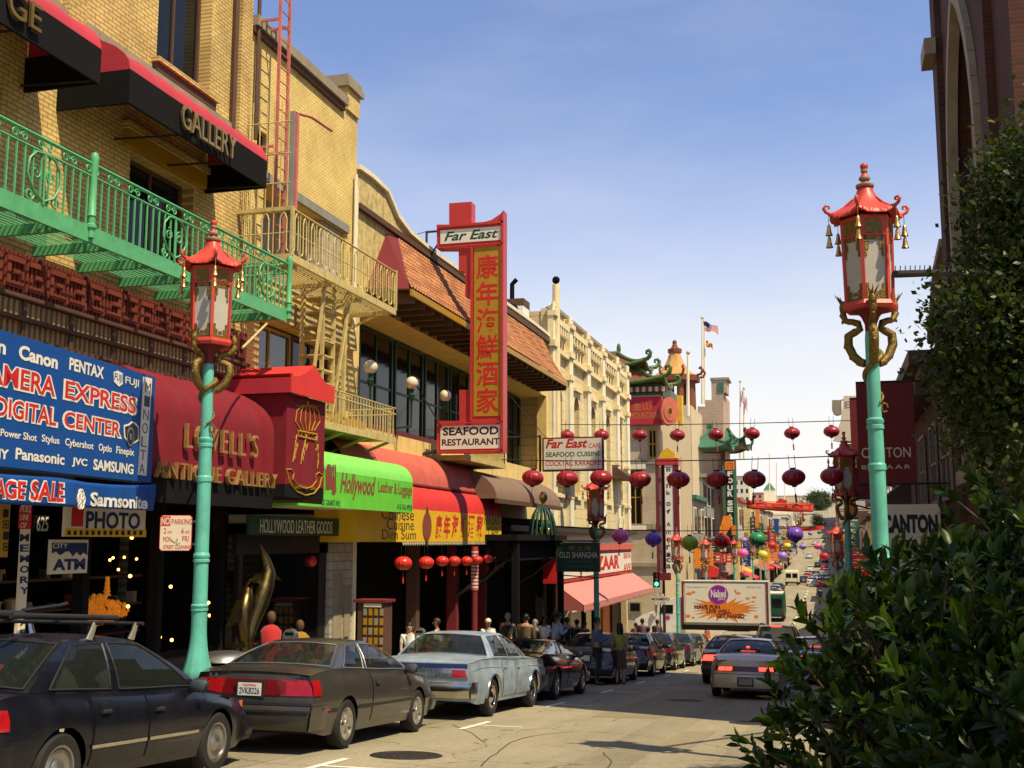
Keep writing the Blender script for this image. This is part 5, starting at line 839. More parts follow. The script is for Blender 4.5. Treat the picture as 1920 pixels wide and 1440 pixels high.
for i, (x, y, lab, rot) in enumerate(((-8.3, 14.1, 'tall teal and red dragon street lamp beside the camera shop, bearing the no parking sign', .1), (.57, 14, 'large dragon street lamp rising from the dark bush on the right', .28), (-8.05, 40.5, 'shaded red and green dragon street lamp beside the green signboard', .1), (-8.3, 65, 'dragon street lamp at the corner by the traffic light and the truck', .2), (-8.2, 79.5, 'dragon street lamp just past the corner under the pagoda building', .4), (-8.2, 104, 'dragon street lamp behind the crimson lantern on the left side', .1), (-8.1, 128, 'distant dragon street lamp left of the tilted banner', .2), (-8.1, 152, 'most distant dragon street lamp on the left side', .3), (.5, 33.5, 'shaded dragon street lamp behind the last dark red lantern on the right', .2), (.35, 60, 'dark dragon street lamp low on the right just above the bush', .1))):
    o = LAMP if i == 0 else dup(LAMP); o.location = (x, y, zr(y) + .15 - (.3 if i < 2 else 0) * 0); o.rotation_euler = (0, 0, rot); o['label'] = lab
for x, y, z in ((.95, 14, 3.25),):
    pass
def bracket():
    T = thing('wall_bracket', 'dark spiked bracket arm reaching from the red brick church to the street lamp', 'bracket', (1.8, 14, 5)); p = ony(1678, 514, 14); q = onx(1935, 506, 3.0); m = MB().m('iron'); m.tube([p, q], .045, 8); 
    for t in lin(0, 1, 34): a = p.lerp(q, t); m.tube([a, a + V((.01, 0, .1))], .006, 4)
    m.build('arm', T)
    T = thing('lamp_stay', 'thin rod bracing the nearest street lamp to the yellow building', 'rod', (-8.3, 14.1, 5)); m = MB().m('yellow_iron').tube([onx(455, 652, -8.4), onx(500, 607, -9.6)], .02, 6); m.build('rod', T)
    o = V((-8.3, 14.1, 0)); d = V((o.x, o.y, 0)).normalized(); fr = Fr(ony(330, 1000, 13.95), (math.cos(.35), math.sin(.35), 0)); T = thing('parking_sign', 'white and red no parking street cleaning sign on the teal lamp post', 'sign', fr.o)
    a, b = onfr(fr, 298, 1033), onfr(fr, 361, 966); r = .03; P = [(a[0] + r, a[1]), (b[0] - r, a[1]), (b[0], a[1] + r), (b[0], b[1] - r), (b[0] - r, b[1]), (a[0] + r, b[1]), (a[0], b[1] - r), (a[0], a[1] + r)]
    MB().m('sign_red').ext(fr, P, -.006, 0).build('board', T); c = .008; MB().m('sign_cream').ext(fr, [(x + (c if x < (a[0] + b[0]) / 2 else -c), y + (c if y < (a[1] + b[1]) / 2 else -c)) for x, y in P], .001, .003).build('face', T)
    m = MB().m('sign_red'); p, q = onfr(fr, 302, 986), onfr(fr, 320, 968); m.fbox(fr, *p, *q, .0035, .005); m.build('block', T); pb = lambda *k: pxbox(fr, *k)
    lettering(T, [('sign_cream', ('NO', fr, *pb(303, 984, 319, 970)), dict(c=.006, d=.002, bold=.02)), ('sign_red', ('PARKING', fr, *pb(322, 983, 361, 973)), dict(c=.004, d=.002)), ('sign_red', ('2', fr, *pb(307, 1000, 312, 990)), dict(c=.004, d=.002)), ('sign_red', ('A.M.', fr, *pb(314, 1000, 323, 995)), dict(c=.004, d=.002)), ('sign_red', ('6', fr, *pb(340, 1000, 345, 990)), dict(c=.004, d=.002)), ('sign_red', ('A.M.', fr, *pb(347, 1000, 356, 995)), dict(c=.004, d=.002)), ('sign_red', ('MON', fr, *pb(306, 1016, 321, 1006)), dict(c=.004, d=.002)), ('sign_red', ('FRI', fr, *pb(342, 1015, 354, 1005)), dict(c=.004, d=.002)), ('sign_red', ('STREET CLEANING', fr, *pb(306, 1029, 358, 1022)), dict(c=.004, d=.002))])
    k = MB().m('teal')
    for py in (978, 1020): k.tube([ony(362, py, 14.1), ony(372, py, 14.1)], .02, 6)
    k.m('sign_black').tube([fr.p(*onfr(fr, *p), .006) for p in ((322, 1012), (328, 1018), (333, 1010), (330, 1022), (337, 1018))], .004, 4); k.build('clamp', T)
bracket()
# paper lanterns
def make_lantern(m, tall=.82, tas=True):
    T = thing('paper_lantern', 'lantern', 'paper lantern', (0, 0, 0)); prof = [(math.sin(t), -math.cos(t)) for t in lin(.22, PI - .22, 13)]
    MB().m(m).lathe([(r * .5, z * .5 * tall) for r, z in prof], 48, rf=lambda g, z: 1 + .03 * math.cos(g * 16)).build('body', T, 40)
    k = .5 * tall * .97; MB().m('charcoal').lathe([(.13, k - .02), (.13, k + .05), (.1, k + .06), (0, k + .06)], 12).lathe([(0, -k - .06), (.1, -k - .06), (.12, -k + .01)], 12).build('cap', T, 40)
    if tas:
        t = MB().m(m); t.tube([(0, 0, -k - .05), (.005, 0, -k - .2), (0, 0, -k - .35)], .012, 5); t.lathe([(.03, -k - .36), (.05, -k - .4), (.045, -k - .62), (.055, -k - .75)], 8); t.build('tassel', T, 40)
    h = MB().m('iron')
    for s in (-.13, .13): h.tube([(s, 0, k + .04), (s, 0, k + .62)], .012, 4)
    h.build('hanger', T); return T
def string(y, sc, xs, py, wy0, wy1, labels, group, proto, ends):
    a = ony(ends[0], wy0, y); b = ony(ends[1], wy1, y); W = thing('lantern_wire', 'thin wire across the street carrying the %s' % group, 'wire', a); wz = lambda x: a.z + (b.z - a.z) * (x - a.x) / (b.x - a.x) - .1 * math.sin(PI * (x - a.x) / (b.x - a.x))
    m = MB().m('iron').tube([(x, y, wz(x)) for x in lin(a.x, b.x, 16)], .008 + .0002 * y, 4); m.build('wire', W)
    for i, px in enumerate(xs):
        p = ony(px, py[i] if isinstance(py, (list, tuple)) else py, y); pr = proto[i] if isinstance(proto, list) else proto; o = pr if pr.get('fresh') else dup(pr)
        if 'fresh' in pr: del pr['fresh']
        o.location = p; k = sc[i] if isinstance(sc, (list, tuple)) else sc; o.scale = (k, k, k); o['label'] = labels[i]; o['group'] = group; o.rotation_euler = (.09 * math.sin(i * 2.3), .09 * math.cos(i * 1.7), i * 1.3)
        for ch in o.children:
            if ch.name.startswith('hanger'): ch.rotation_euler = (0, 0, -i * 1.3)
DARKL = make_lantern('lantern_red', .75); DARKL['fresh'] = 1
where = ['at the left end of the %s wire', 'second from the left on the %s wire', 'third from the left on the %s wire', 'fourth from the left on the %s wire', 'in the middle of the %s wire', 'sixth from the left on the %s wire', 'seventh from the left on the %s wire', 'last but one on the %s wire', 'at the right end of the %s wire']
string(32, .62, (999, 1064, 1127, 1200, 1272, 1345, 1414, 1488, 1560), (896, 897, 896, 899, 899, 899, 898, 895, 893), 862, 852, ['large dark red lantern ' + w % 'lower' for w in where], 'large lanterns of the lower wire', DARKL, (940, 1640))
string(47, .62, (995, 1063, 1128, 1199, 1270, 1342, 1410, 1485, 1559), (816, 817, 816, 816, 816, 815, 813, 812, 809), 795, 787, ['small dark red lantern ' + w % 'upper' for w in where], 'smaller lanterns of the upper wire', DARKL, (950, 1640))
PR = {}
def proto(m):
    if m not in PR: PR[m] = make_lantern(m, .88, True); PR[m]['fresh'] = 1
    return PR[m]
def row(y, items, wy, group):
    string(y, [d * y / math.cos(R(10)) / FOC for _, _, d, _, _ in items], [i[0] for i in items], [i[1] for i in items], wy, wy - 4, [i[4] for i in items], group, [proto('lantern_' + i[3]) for i in items], (items[0][0] - 60, items[-1][0] + 40))
row(42, [(1163, 1005, 31, 'pink', 'pink paper lantern beside the cream building, left of the purple one'), (1225, 1011, 30, 'purple', 'purple paper lantern beside the tall white bank sign'), (1293, 1018, 31, 'lime', 'large lime green paper lantern between two street lamps'), (1353, 1015, 30, 'crimson', 'large crimson paper lantern in front of the orange signs'), (1420, 1011, 30, 'green', 'large dark green paper lantern left of the purple one'), (1490, 1002, 30, 'purple', 'large purple paper lantern over the far street')], 992, 'coloured lanterns of the near row')
row(75, [(1393, 1037, 19, 'pink', 'small pink paper lantern right above the white truck'), (1430, 1040, 18, 'yellow', 'small yellow paper lantern above the dark van roof'), (1467, 1042, 17, 'lilac', 'small shiny lilac paper lantern in front of a white van'), (1545, 1043, 16, 'crimson', 'small crimson paper lantern beside the dark right lamp')], 1026, 'coloured lanterns of the middle row')
row(95, [(1394, 1013, 13, 'lilac', 'tiny lilac paper lantern left of the dark green one'), (1447, 1022, 14, 'bright', 'tiny scarlet paper lantern beside the dark green one'), (1476, 1024, 14, 'yellow', 'tiny yellow paper lantern under the purple lantern'), (1505, 1025, 12, 'lilac', 'tiny lilac paper lantern over the far road'), (1533, 1024, 13, 'pink', 'tiny magenta paper lantern over the far road')], 1012, 'coloured lanterns of the far row')
row(140, [(1449, 996, 7, 'green', 'tiny pale green paper lantern far off by a blue sign'), (1469, 1008, 8, 'green', 'tiny green paper lantern far down the street under the banner'), (1519, 1000, 8, 'lilac', 'tiny lilac paper lantern far off above the road'), (1536, 998, 7, 'green', 'tiny green paper lantern at the right far off above the road')], 988, 'coloured lanterns of the farthest row')
RL = make_lantern('lantern_bright', .8); lab = ['nearest and apart from the rest', 'second in the row', 'third in the row', 'fourth in the row', 'fifth in the row, left of the striped post', 'sixth in the row, in front of the striped post', 'seventh in the row, right of the striped post', 'last but one in the row', 'at the far end of the row']
for i, (px, py, d) in enumerate(((756, 1056, 32), (799, 1055, 29), (829, 1052, 24), (852, 1052, 23), (875, 1052, 22), (895, 1050, 20), (915, 1048, 19), (930, 1046, 18), (943, 1044, 17))):
    p = onx(px, py, -9.75); o = RL if i == 0 else dup(RL); o.location = p; k = d / FOC * p.length; o.scale = (k, k, k); o['label'] = 'red lantern under the yellow awning, ' + lab[i]; o['group'] = 'red lanterns under the yellow awning'; o.rotation_euler = (0, 0, i)
o = dup(RL, onx(581, 1053, -10.95), (0, 0, 1), 'small red lantern hanging inside the luggage shop doorway', 'red lantern in the luggage shop'); o.scale = (.3, .3, .3)
def dragon_banner(y, q, lab, m, txt=None):
    T = thing('street_banner', lab, 'banner', ony(*q[0], y)); P = [ony(*p, y) for p in q]
    def fn(u, v): a = P[0].lerp(P[1], u); b = P[3].lerp(P[2], u); r = a.lerp(b, v); return r + V((0, .12 * math.sin(u * 9 + v * 2), -.1 * math.sin(PI * u)))
    o = MB().m(m).grid(fn, lin(0, 1, 24), lin(0, 1, 5)).build('cloth', T, 60); md = o.modifiers.new('solid', 'SOLIDIFY'); md.thickness = .02
    if txt: fr = FY(y - .2, 0, 0); a = P[3].lerp(P[2], .08); w = (P[2] - P[3]).x * .84; h = (P[0] - P[3]).z * .35; sl = (P[1].z - P[0].z) / (P[1].x - P[0].x); x0 = a.x; lettering(T, [('sign_yellow', (txt, fr, a.x, a.z + h * .9, w, h), dict(warp=lambda u, v, c: V((u, y - .15 - c, v + (u - x0) * sl))))])
    MB().m('iron').tube([P[0] + V((-3, 0, .1)), P[0], P[1], P[1] + V((3, 0, .1))], .02, 4).build('wire', T)
dragon_banner(112, [(1400, 938), (1525, 944), (1525, 960), (1400, 953)], 'red street banner with yellow writing hung slanting across the far street', 'cloth_red', '≈ ~ ≈ ~~ ≈ ~ ≈')
dragon_banner(150, [(1475, 987), (1545, 986), (1545, 993), (1475, 995)], 'orange red banner hung level across the street behind the purple lantern', 'cloth_red')
# ------------------------------------------------------------------ vehicles
def itp(T, x):
    """smooth interpolation through the points of a profile"""
    if x <= T[0][0]: return T[0][1]
    if x >= T[-1][0]: return T[-1][1]
    for i in range(len(T) - 1):
        (a, b), (c, d) = T[i], T[i + 1]
        if x <= c:
            s = lambda j: 0 if j <= 0 or j >= len(T) - 1 else (T[j + 1][1] - T[j - 1][1]) / (T[j + 1][0] - T[j - 1][0])
            h = c - a; t = (x - a) / h; return (2 * t ** 3 - 3 * t * t + 1) * b + (t ** 3 - 2 * t * t + t) * h * s(i) + (-2 * t ** 3 + 3 * t * t) * d + (t ** 3 - t * t) * h * s(i + 1)
class Car:
    def __init__(s, label, L=4.4, W=1.7, wr=.31, xr=.9, xf=3.45, sill=.2, deck=((0, .85), (4.4, .7)), plan=((0, .9), (.12, .975), (.3, 1), (.7, 1), (.88, .96), (1, .84)), bow=.1, bowf=.14, gh=(.55, 1.2, 2.5, 3.3), roof=1.38, rw=.6, paint='grey_paint', glass='car_glass', seats='seat', hips=.93, wins=((.04, .46), (.5, .97)), doors=2, arch=1.13, rake=.05, bfront=.06, tyre='rubber', rim='alloy', spokes=5, group=None, cat='car', name='parked_car', chrome=None, tumble=None, crown=.035, roofh=.03):
        s.__dict__.update(locals()); s.T = thing(name, label, cat, (0, 0, 0), group); s.deck = list(deck); s.plan = list(plan); s.tumble = tumble or [(0, .93), (.22, .975), (.5, 1), (.78, .985), (1, hips)]; s.make()
    def hw(s, x): return s.W / 2 * itp(s.plan, x / s.L)
    def zt(s, x): return itp(s.deck, x)
    def zb(s, x):
        b = s.sill + .07 * (max(0, .35 - x) + max(0, x - s.L + .4)) / .35; ra = s.wr * s.arch
        for xw in (s.xr, s.xf):
            q = ra * ra - (x - xw) ** 2
            if q > 0: b = max(b, s.wr + math.sqrt(q))
        return min(b, s.zt(x) - .06)
    def S(s, x, z, sd, off=0):
        z0 = s.sill; t = (z - z0) / (s.zt(x) - z0); return V((x, sd * (s.hw(x) * itp(s.tumble, t) + off), z))
    def B(s, f, z, off=0, end=0):
        """tail (or nose) surface: f -1..1 across, height z"""
        x = 0 if end == 0 else s.L; t = (z - s.sill) / (s.zt(x) - s.sill); y = f * s.hw(x) * itp(s.tumble, t); o = (s.bow if end == 0 else s.bowf) * (1 - abs(f) ** 2.6) + .05 * math.sin(PI * max(0, min(1, t))) + off + (-s.rake * t if end == 0 else -s.bfront * t)
        return V((x - o if end == 0 else x + o, y, z))
    def xs(s):
        ra = s.wr * s.arch; X = set(lin(0, s.L, 25)) | {.03, .1, s.L - .03, s.L - .1}
        for xw in (s.xr, s.xf): X |= {xw + ra * math.cos(a) for a in lin(0, PI, 17)} | {xw - ra - .012, xw + ra + .012}
        return sorted(x for x in X if 0 <= x <= s.L)
    def patch(s, mb, x0, x1, z0, z1, sd, off, n=8, m=4, zf=None):
        g = lambda u, v: s.S(x0 + (x1 - x0) * u, max(s.zb(x0 + (x1 - x0) * u) + .004, z0 + ((zf(x0 + (x1 - x0) * u) if zf else z1) - z0) * v), sd, off)
        mb.grid(g, lin(0, 1, n), lin(0, 1, m), flip=sd > 0)
    def bpatch(s, mb, f0, f1, z0, z1, off, end=0, n=7, m=3, edge=True):
        g = lambda u, v: s.B(f0 + (f1 - f0) * u, z0 + (z1 - z0) * v, off, end); us, vs = lin(0, 1, n), lin(0, 1, m); mb.grid(g, us, vs, flip=end == 0)
        if edge:
            h = lambda u, v: s.B(f0 + (f1 - f0) * u, z0 + (z1 - z0) * v, -.01, end)
            for v in (0, 1): mb.grid(lambda u, w: (g, h)[w](u, v), us, [0, 1], flip=(v == 0) == (end == 0))
            for u in (0, 1): mb.grid(lambda v, w: (g, h)[w](u, v), vs, [0, 1], flip=(u == 1) == (end == 0))
    def make(s):
        T = s.T; X = s.xs(); b = MB().m(s.paint); tz = [0, .1, .25, .45, .65, .82, .94, 1]
        for sd in (-1, 1):
            b.grid(lambda x, t: s.S(x, s.zb(x) + (s.zt(x) - s.zb(x)) * t, sd), X, tz, flip=sd > 0)
        fy = [-1, -.92, -.75, -.4, 0, .4, .75, .92, 1]; ins = (s.gh[0] + .12, s.gh[3] - .15)
        dk = lambda x, f: V((x, f * s.hw(x) * s.hips, s.zt(x) + s.crown * (1 - abs(f) ** 2.2)))
        Xa = [x for x in X if x < ins[0]] + [ins[0]]; Xb = [ins[1]] + [x for x in X if x > ins[1]]
        for q in (Xa, Xb): b.grid(dk, q, fy)
        for f in (fy[:2], fy[-2:]): b.grid(dk, [ins[0]] + [x for x in X if ins[0] < x < ins[1]] + [ins[1]], f)
        F = lin(-1, 1, 13)
        for end in (0, 1):
            x = 0 if end == 0 else s.L; zz = lin(s.zb(x), s.zt(x), 7); b.grid(lambda f, z: s.B(f, z, 0, end), F, zz, flip=end == 0)
            b.grid(lambda f, k: s.B(f, s.zt(x), 0, end) if k else dk(x, f), F, [0, 1], flip=end == 1)
            for sd in (-1, 1): b.grid(lambda z, k: s.B(sd, z, 0, end) if k else s.S(x, z, sd), zz, [0, 1], flip=(sd > 0) == (end == 0))
        s.greenhouse(b); b.build('body', T, 38)
        u = MB().m('black_plastic'); u.box((.25, -s.W * .4, s.sill + .02), (s.L - .3, s.W * .4, s.sill + .1)); u.m('dark')
        for xw in (s.xr, s.xf):
            for sd in (-1, 1): u.box((xw - s.wr * 1.25, sd * s.W * .27, s.sill + .1), (xw + s.wr * 1.25, sd * s.W * .29, s.zt(xw) - .06)); u.box((xw - s.wr * 1.25, sd * s.W * .27, s.zt(xw) - .08), (xw + s.wr * 1.25, sd * s.W * .45, s.zt(xw) - .05))
        u.m(s.seats).box((s.gh[0] + .05, -s.W * .458, s.zt(2) - .25), (s.gh[3] - .1, s.W * .458, s.zt(2) - .1)); u.build('underbody', T)
        st = MB().m(s.seats); xm = (s.gh[1] + s.gh[2]) / 2
        for x0, sx in ((s.gh[1] + .12, .16), (xm + .2, .16)):
            hz = min(.28, s.roof - s.zt(x0) - .2)
            for y in (-.36, .36): st.ell((x0, y, s.zt(x0) - .04), (sx, .25, hz), 10, 8); st.ell((x0 - .03, y, s.zt(x0) + hz - .03), (.06, .13, .09), 8, 6)
        st.m('black_plastic').box((s.gh[3] - .5, -.6, s.zt(s.gh[3]) - .1), (s.gh[3] - .12, .6, s.zt(s.gh[3]) + .02)); st.tube([(s.gh[3] - .55 + .05 * math.sin(a), .36 + .17 * math.cos(a), s.zt(s.gh[3]) + .06 + .15 * math.sin(a)) for a in lin(0, 2 * PI, 15)], .014, 5); st.build('seat', T, 50)
        for xw in (s.xr, s.xf):
            for sd in (-1, 1): s.wheel(xw, sd)
    def wheel(s, xw, sd, ang=0):
        r = s.wr; w = .19; y = sd * (s.hw(xw) - .105); Mx = Matrix.Rotation(-sd * PI / 2, 4, 'X'); o = V((xw, y, r))
        t = MB().m(s.tyre).lathe([(r * .62, -w / 2), (r * .9, -w / 2), (r * .985, -w / 2 + .025), (r, -w / 2 + .05), (r, w / 2 - .05), (r * .985, w / 2 - .025), (r * .9, w / 2), (r * .66, w / 2 - .005), (r * .63, w / 2 - .03), (r * .62, -w / 2)], 32, o, Mx); W = t.build('wheel', s.T, 40)
        m = MB().m(s.rim); m.lathe([(r * .64, w / 2 - .04), (r * .66, w / 2 - .008), (r * .6, w / 2 - .012), (r * .57, w / 2 - .05)], 28, o, Mx); m.lathe([(r * .2, w / 2 - .025), (r * .17, w / 2 - .005), (.03, w / 2), (0, w / 2)], 16, o, Mx); n = s.spokes; m.m('black_plastic').lathe([(r * .6, w / 2 - .06), (0, w / 2 - .06)], 20, o, Mx); m.m(s.rim)
        if n:
            for k in range(n):
                g = 2 * PI * k / n; c, q = math.cos(g), math.sin(g); sw = r * .9 / n
                P = [(r * .15, -sw * .55), (r * .6, -sw), (r * .6, sw), (r * .15, sw * .55)]; vs = [o + Mx @ V((a * c - bb * q, a * q + bb * c, w / 2 - z)) for z in (.012, .05) for a, bb in P]; m.add(vs, [(0, 1, 2, 3), (0, 4, 5, 1), (1, 5, 6, 2), (2, 6, 7, 3), (3, 7, 4, 0)])
        else: m.lathe([(r * .58, w / 2 - .03), (r * .45, w / 2 - .012), (r * .3, w / 2 - .03), (r * .2, w / 2 - .006), (0, w / 2 + .004)], 24, o, Mx)
        m.build('rim', W, 40); return W
    def greenhouse(s, b):
        x0, x1, x2, x3 = s.gh; zr_, rw = s.roof, s.rw; s.glassp = []
        prf = [(x0, s.zt(x0)), (x1, zr_ - .03), (x2, zr_ - .02), (x3, s.zt(x3))]
        yb = lambda x: s.hw(x) * s.hips - .015
        def side(u, v):   # u along, v up
            xa = x0 + (x1 - x0) * v + .06 * math.sin(PI * v) * (-1 if x1 - x0 > .2 else 0); xb = x3 + (x2 - x3) * v + .05 * math.sin(PI * v); x = xa + (xb - xa) * u; zl = s.zt(xa if 0 else x0 + (x3 - x0) * u) + s.crown * .2; zu = zr_ - .035 + .035 * math.sin(PI * u); z = zl + (zu - zl) * v
            y0 = yb(x0 + (x3 - x0) * u) - .005; y1 = rw * (1 - .1 * (2 * u - 1) ** 2); return V((x, y0 + (y1 - y0) * v + .035 * math.sin(PI * v), z))
        U = sorted(set([0, .015, .03] + [k for w in s.wins for k in w] + [.985, 1] + lin(0, 1, 13))); Vv = [0, .05, .2, .4, .6, .8, .9, 1]
        inw = lambda u, v: any(a <= u <= c for a, c in s.wins) and .05 < v < .9
        for sd in (-1, 1):
            g = [MB().m(s.glass) for _ in s.wins]
            for i in range(len(U) - 1):
                for j in range(len(Vv) - 1):
                    uc, vc = (U[i] + U[i + 1]) / 2, (Vv[j] + Vv[j + 1]) / 2; q = [side(*p) for p in ((U[i], Vv[j]), (U[i + 1], Vv[j]), (U[i + 1], Vv[j + 1]), (U[i], Vv[j + 1]))]; q = [V((p.x, p.y * sd, p.z)) for p in q]
                    k = next((k for k, (a, c) in enumerate(s.wins) if a <= uc <= c), None) if .05 < vc < .9 else None
                    tgt = b if k is None else g[k]; tgt.add(q, [(0, 1, 2, 3) if sd < 0 else (3, 2, 1, 0)])
            tr = MB().m(s.chrome or 'black_plastic')
            for a, c in s.wins: tr.tube([V((p.x, p.y * sd + sd * .004, p.z)) for p in [side(u, .05) for u in lin(a, c, 8)] + [side(c, v) for v in lin(.1, .9, 6)] + [side(u, .9) for u in lin(c, a, 8)] + [side(a, v) for v in lin(.9, .05, 6)]], .009, 4)
            tr.build('window_trim', s.T)
            for m in g: m.build('side_window', s.T, 60)
        for nm, xa, xz, up in (('rear_window', x0, x1, 0), ('windscreen', x3, x2, 1)):
            sg = 1 if up else -1
            def end(f, v):
                u = 1 if up else 0; p = side(u, v); q = s.zt(xa) + s.crown * (1 - abs(f) ** 2.2) * (1 - v) ; zz = p.z + (s.crown * .9 * (1 - v) + s.roofh * v) * (1 - f * f); return V((p.x + sg * .1 * (1 - f * f) * (1 - .5 * v), p.y * f, zz))
            Fs = [-1, -.93, -.8, -.5, -.2, 0, .2, .5, .8, .93, 1]; Vs = [0, .06, .3, .6, .93, 1]; gm = MB().m(s.glass)
            for i in range(len(Fs) - 1):
                for j in range(len(Vs) - 1):
                    q = [end(*p) for p in ((Fs[i], Vs[j]), (Fs[i + 1], Vs[j]), (Fs[i + 1], Vs[j + 1]), (Fs[i], Vs[j + 1]))]; tgt = gm if (0 < i < len(Fs) - 2 and 0 < j < len(Vs) - 2) else b; tgt.add(q, [(0, 1, 2, 3) if up else (3, 2, 1, 0)])
            gm.build(nm, s.T, 60)
            tr = MB().m(s.chrome or 'black_plastic'); off = V((sg * .006, 0, .004)); tr.tube([end(f, v) + off for f, v in [(f, .06) for f in lin(-.93, .93, 9)] + [(.93, v) for v in lin(.1, .93, 5)] + [(f, .93) for f in lin(.93, -.93, 9)] + [(-.93, v) for v in lin(.93, .06, 5)]], .01, 4); tr.build('window_trim', s.T)
        def roofp(u, f):
            p = side(u, 1); e = .1 * (1 - f * f) * .5; return V((p.x + (e if u > .5 else -e) * abs(2 * u - 1), p.y * f, p.z + s.roofh * (1 - f * f)))
        b.grid(roofp, lin(0, 1, 11), lin(-1, 1, 9)); s.side = side
    # --- trim shared by the cars
    def door(s, x0, x1, z0=.3, handle=None, mat_=None, lock=True):
        for sd in (-1, 1):
            d = MB().m(mat_ or s.paint); zf = lambda x: s.zt(x) - .035; s.patch(d, x0, x1, z0, 1, sd, .006, 10, 7, zf); D = d.build('door', s.T, 40)
            g = MB().m('dark')
            for xx in (x0 - .006, x1 + .006): g.tube([s.S(xx, z, sd, .001) for z in lin(max(z0, s.zb(xx) + .01), s.zt(xx) - .03, 8)], .005, 4)
            g.build('seam', D)
            if handle: h = MB().m(handle); z = s.zt(x0) - .16; h.patch = None; p = [s.S(x, z, sd, .022) for x in (x0 + .07, x0 + .13, x0 + .2)]; h.tube(p, .02, 6); h.build('handle', D, 40)
    def strip(s, nm, m, z0, z1, off=.012, x0=.05, x1=None, wrap=True, th=True, end=0, ends=True):
        mb = MB().m(m); x1 = x1 or s.L - .05
        for sd in (-1, 1):
            sp = []; xs_ = [x for x in s.xs() if x0 <= x <= x1]; run = []
            for x in xs_ + [None]:
                if x is not None and s.zb(x) < z0 + .01: run.append(x)
                elif len(run) > 1:
                    mb.grid(lambda u, v: s.S(u, z0 + (z1 - z0) * v, sd, off * (math.sin(PI * v) * .8 + .2)), run, lin(0, 1, 5), flip=sd > 0); run = []
                else: run = []
        if wrap: s.bpatch(mb, -1, 1, z0, z1, off, 0, 13, 3)
        return mb.build(nm, s.T, 40)
    def bumper(s, m, z0, z1, off, end=0, x=None):
        mb = MB().m(m); x = x or .35; F = lin(-1, 1, 15); Vs = lin(0, 1, 6); pr = lambda v: off * (math.sin(PI * (.12 + .76 * v)) ** .5)
        mb.grid(lambda f, v: s.B(f, z0 + (z1 - z0) * v, pr(v), end), F, Vs, flip=end == 0)
        for v in (0, 1): mb.grid(lambda f, k: s.B(f, z0 + (z1 - z0) * v, pr(v) if k else -.02, end), F, [0, 1], flip=(v == 1) == (end == 0))
        for sd in (-1, 1):
            xe = 0 if end == 0 else s.L; xi = x if end == 0 else s.L - x
            mb.grid(lambda u, v: (s.S(xe + (xi - xe) * u, z0 + (z1 - z0) * v, sd, off * .55 * (1 - u) + .004) if u > 0 else s.B(sd, z0 + (z1 - z0) * v, pr(v), end) + V((0, sd * off * .4, 0))), lin(0, 1, 6), Vs, flip=(sd > 0) == (end == 0))
        return mb.build('bumper', s.T, 45)
    def tail(s, f0, f1, z0, z1, m='tail_red', off=.012, name='tail_light', n=7): mb = MB().m(m); s.bpatch(mb, f0, f1, z0, z1, off, 0, n); return mb.build(name, s.T, 50)
    def wrapl(s, x, z0, z1, m='tail_red', end=0):
        mb = MB().m(m)
        for sd in (-1, 1): s.patch(mb, 0 if end == 0 else s.L - x, x if end == 0 else s.L, z0, z1, sd, .01, 4, 3)
        return mb.build('side_lamp', s.T, 50)
    def plate(s, z, txt=None, off=.03, w=.155, m='plate'):
        o = s.B(0, z, off); fr = Fr(o, (0, -1, 0)); p = MB().m('black_plastic').fbox(fr, -w - .03, -.03, w + .03, .175, -.03, -.004).m(m).fbox(fr, -w, 0, w, .15, -.003, .004).build('number_plate', s.T)
        if txt: mb = MB().m('navy').text(txt, fr, -w + .02, .02, 2 * w - .04, .075, c=.0045, d=.002, bold=.01); mb.m('sign_red').text('CALIFORNIA', fr, -.09, .112, .18, .022, c=.0045, d=.002); mb.build('plate_lettering', p)
    def mirror(s, m, sd=-1, x=None):
        x = x or s.gh[3] - .28
        for sd in (-1, 1):
            o = s.S(x, s.zt(x) - .02, sd); mb = MB().m(m); mb.ell(o + V((0, sd * .11, .06)), (.06, .11, .075), 12, 8); mb.tube([o, o + V((0, sd * .08, .03))], .03, 6); mi = mb.build('wing_mirror', s.T, 50); MB().m('glass_sky').ell(o + V((-.045, sd * .11, .06)), (.02, .09, .06), 10, 6).build('mirror_glass', mi, 50)
    def nose(s, z0=.5, z1=.64, m='amber'):
        mb = MB().m('chrome')
        for a, c in ((-.95, -.55), (.55, .95)): s.bpatch(mb, a, c, z0, z1, .012, 1)
        mb.build('headlight', s.T, 50); mb = MB().m('black_plastic'); s.bpatch(mb, -.5, .5, z0, z1 - .02, .01, 1); mb.build('grille', s.T)
    def place(s, x, y, dz=0, yaw=0, slope=None): s.T.location = (x, y, zr(y) + dz); s.T.rotation_euler = (0, math.atan(.0752 if slope is None else slope), PI / 2 + yaw); return s.T
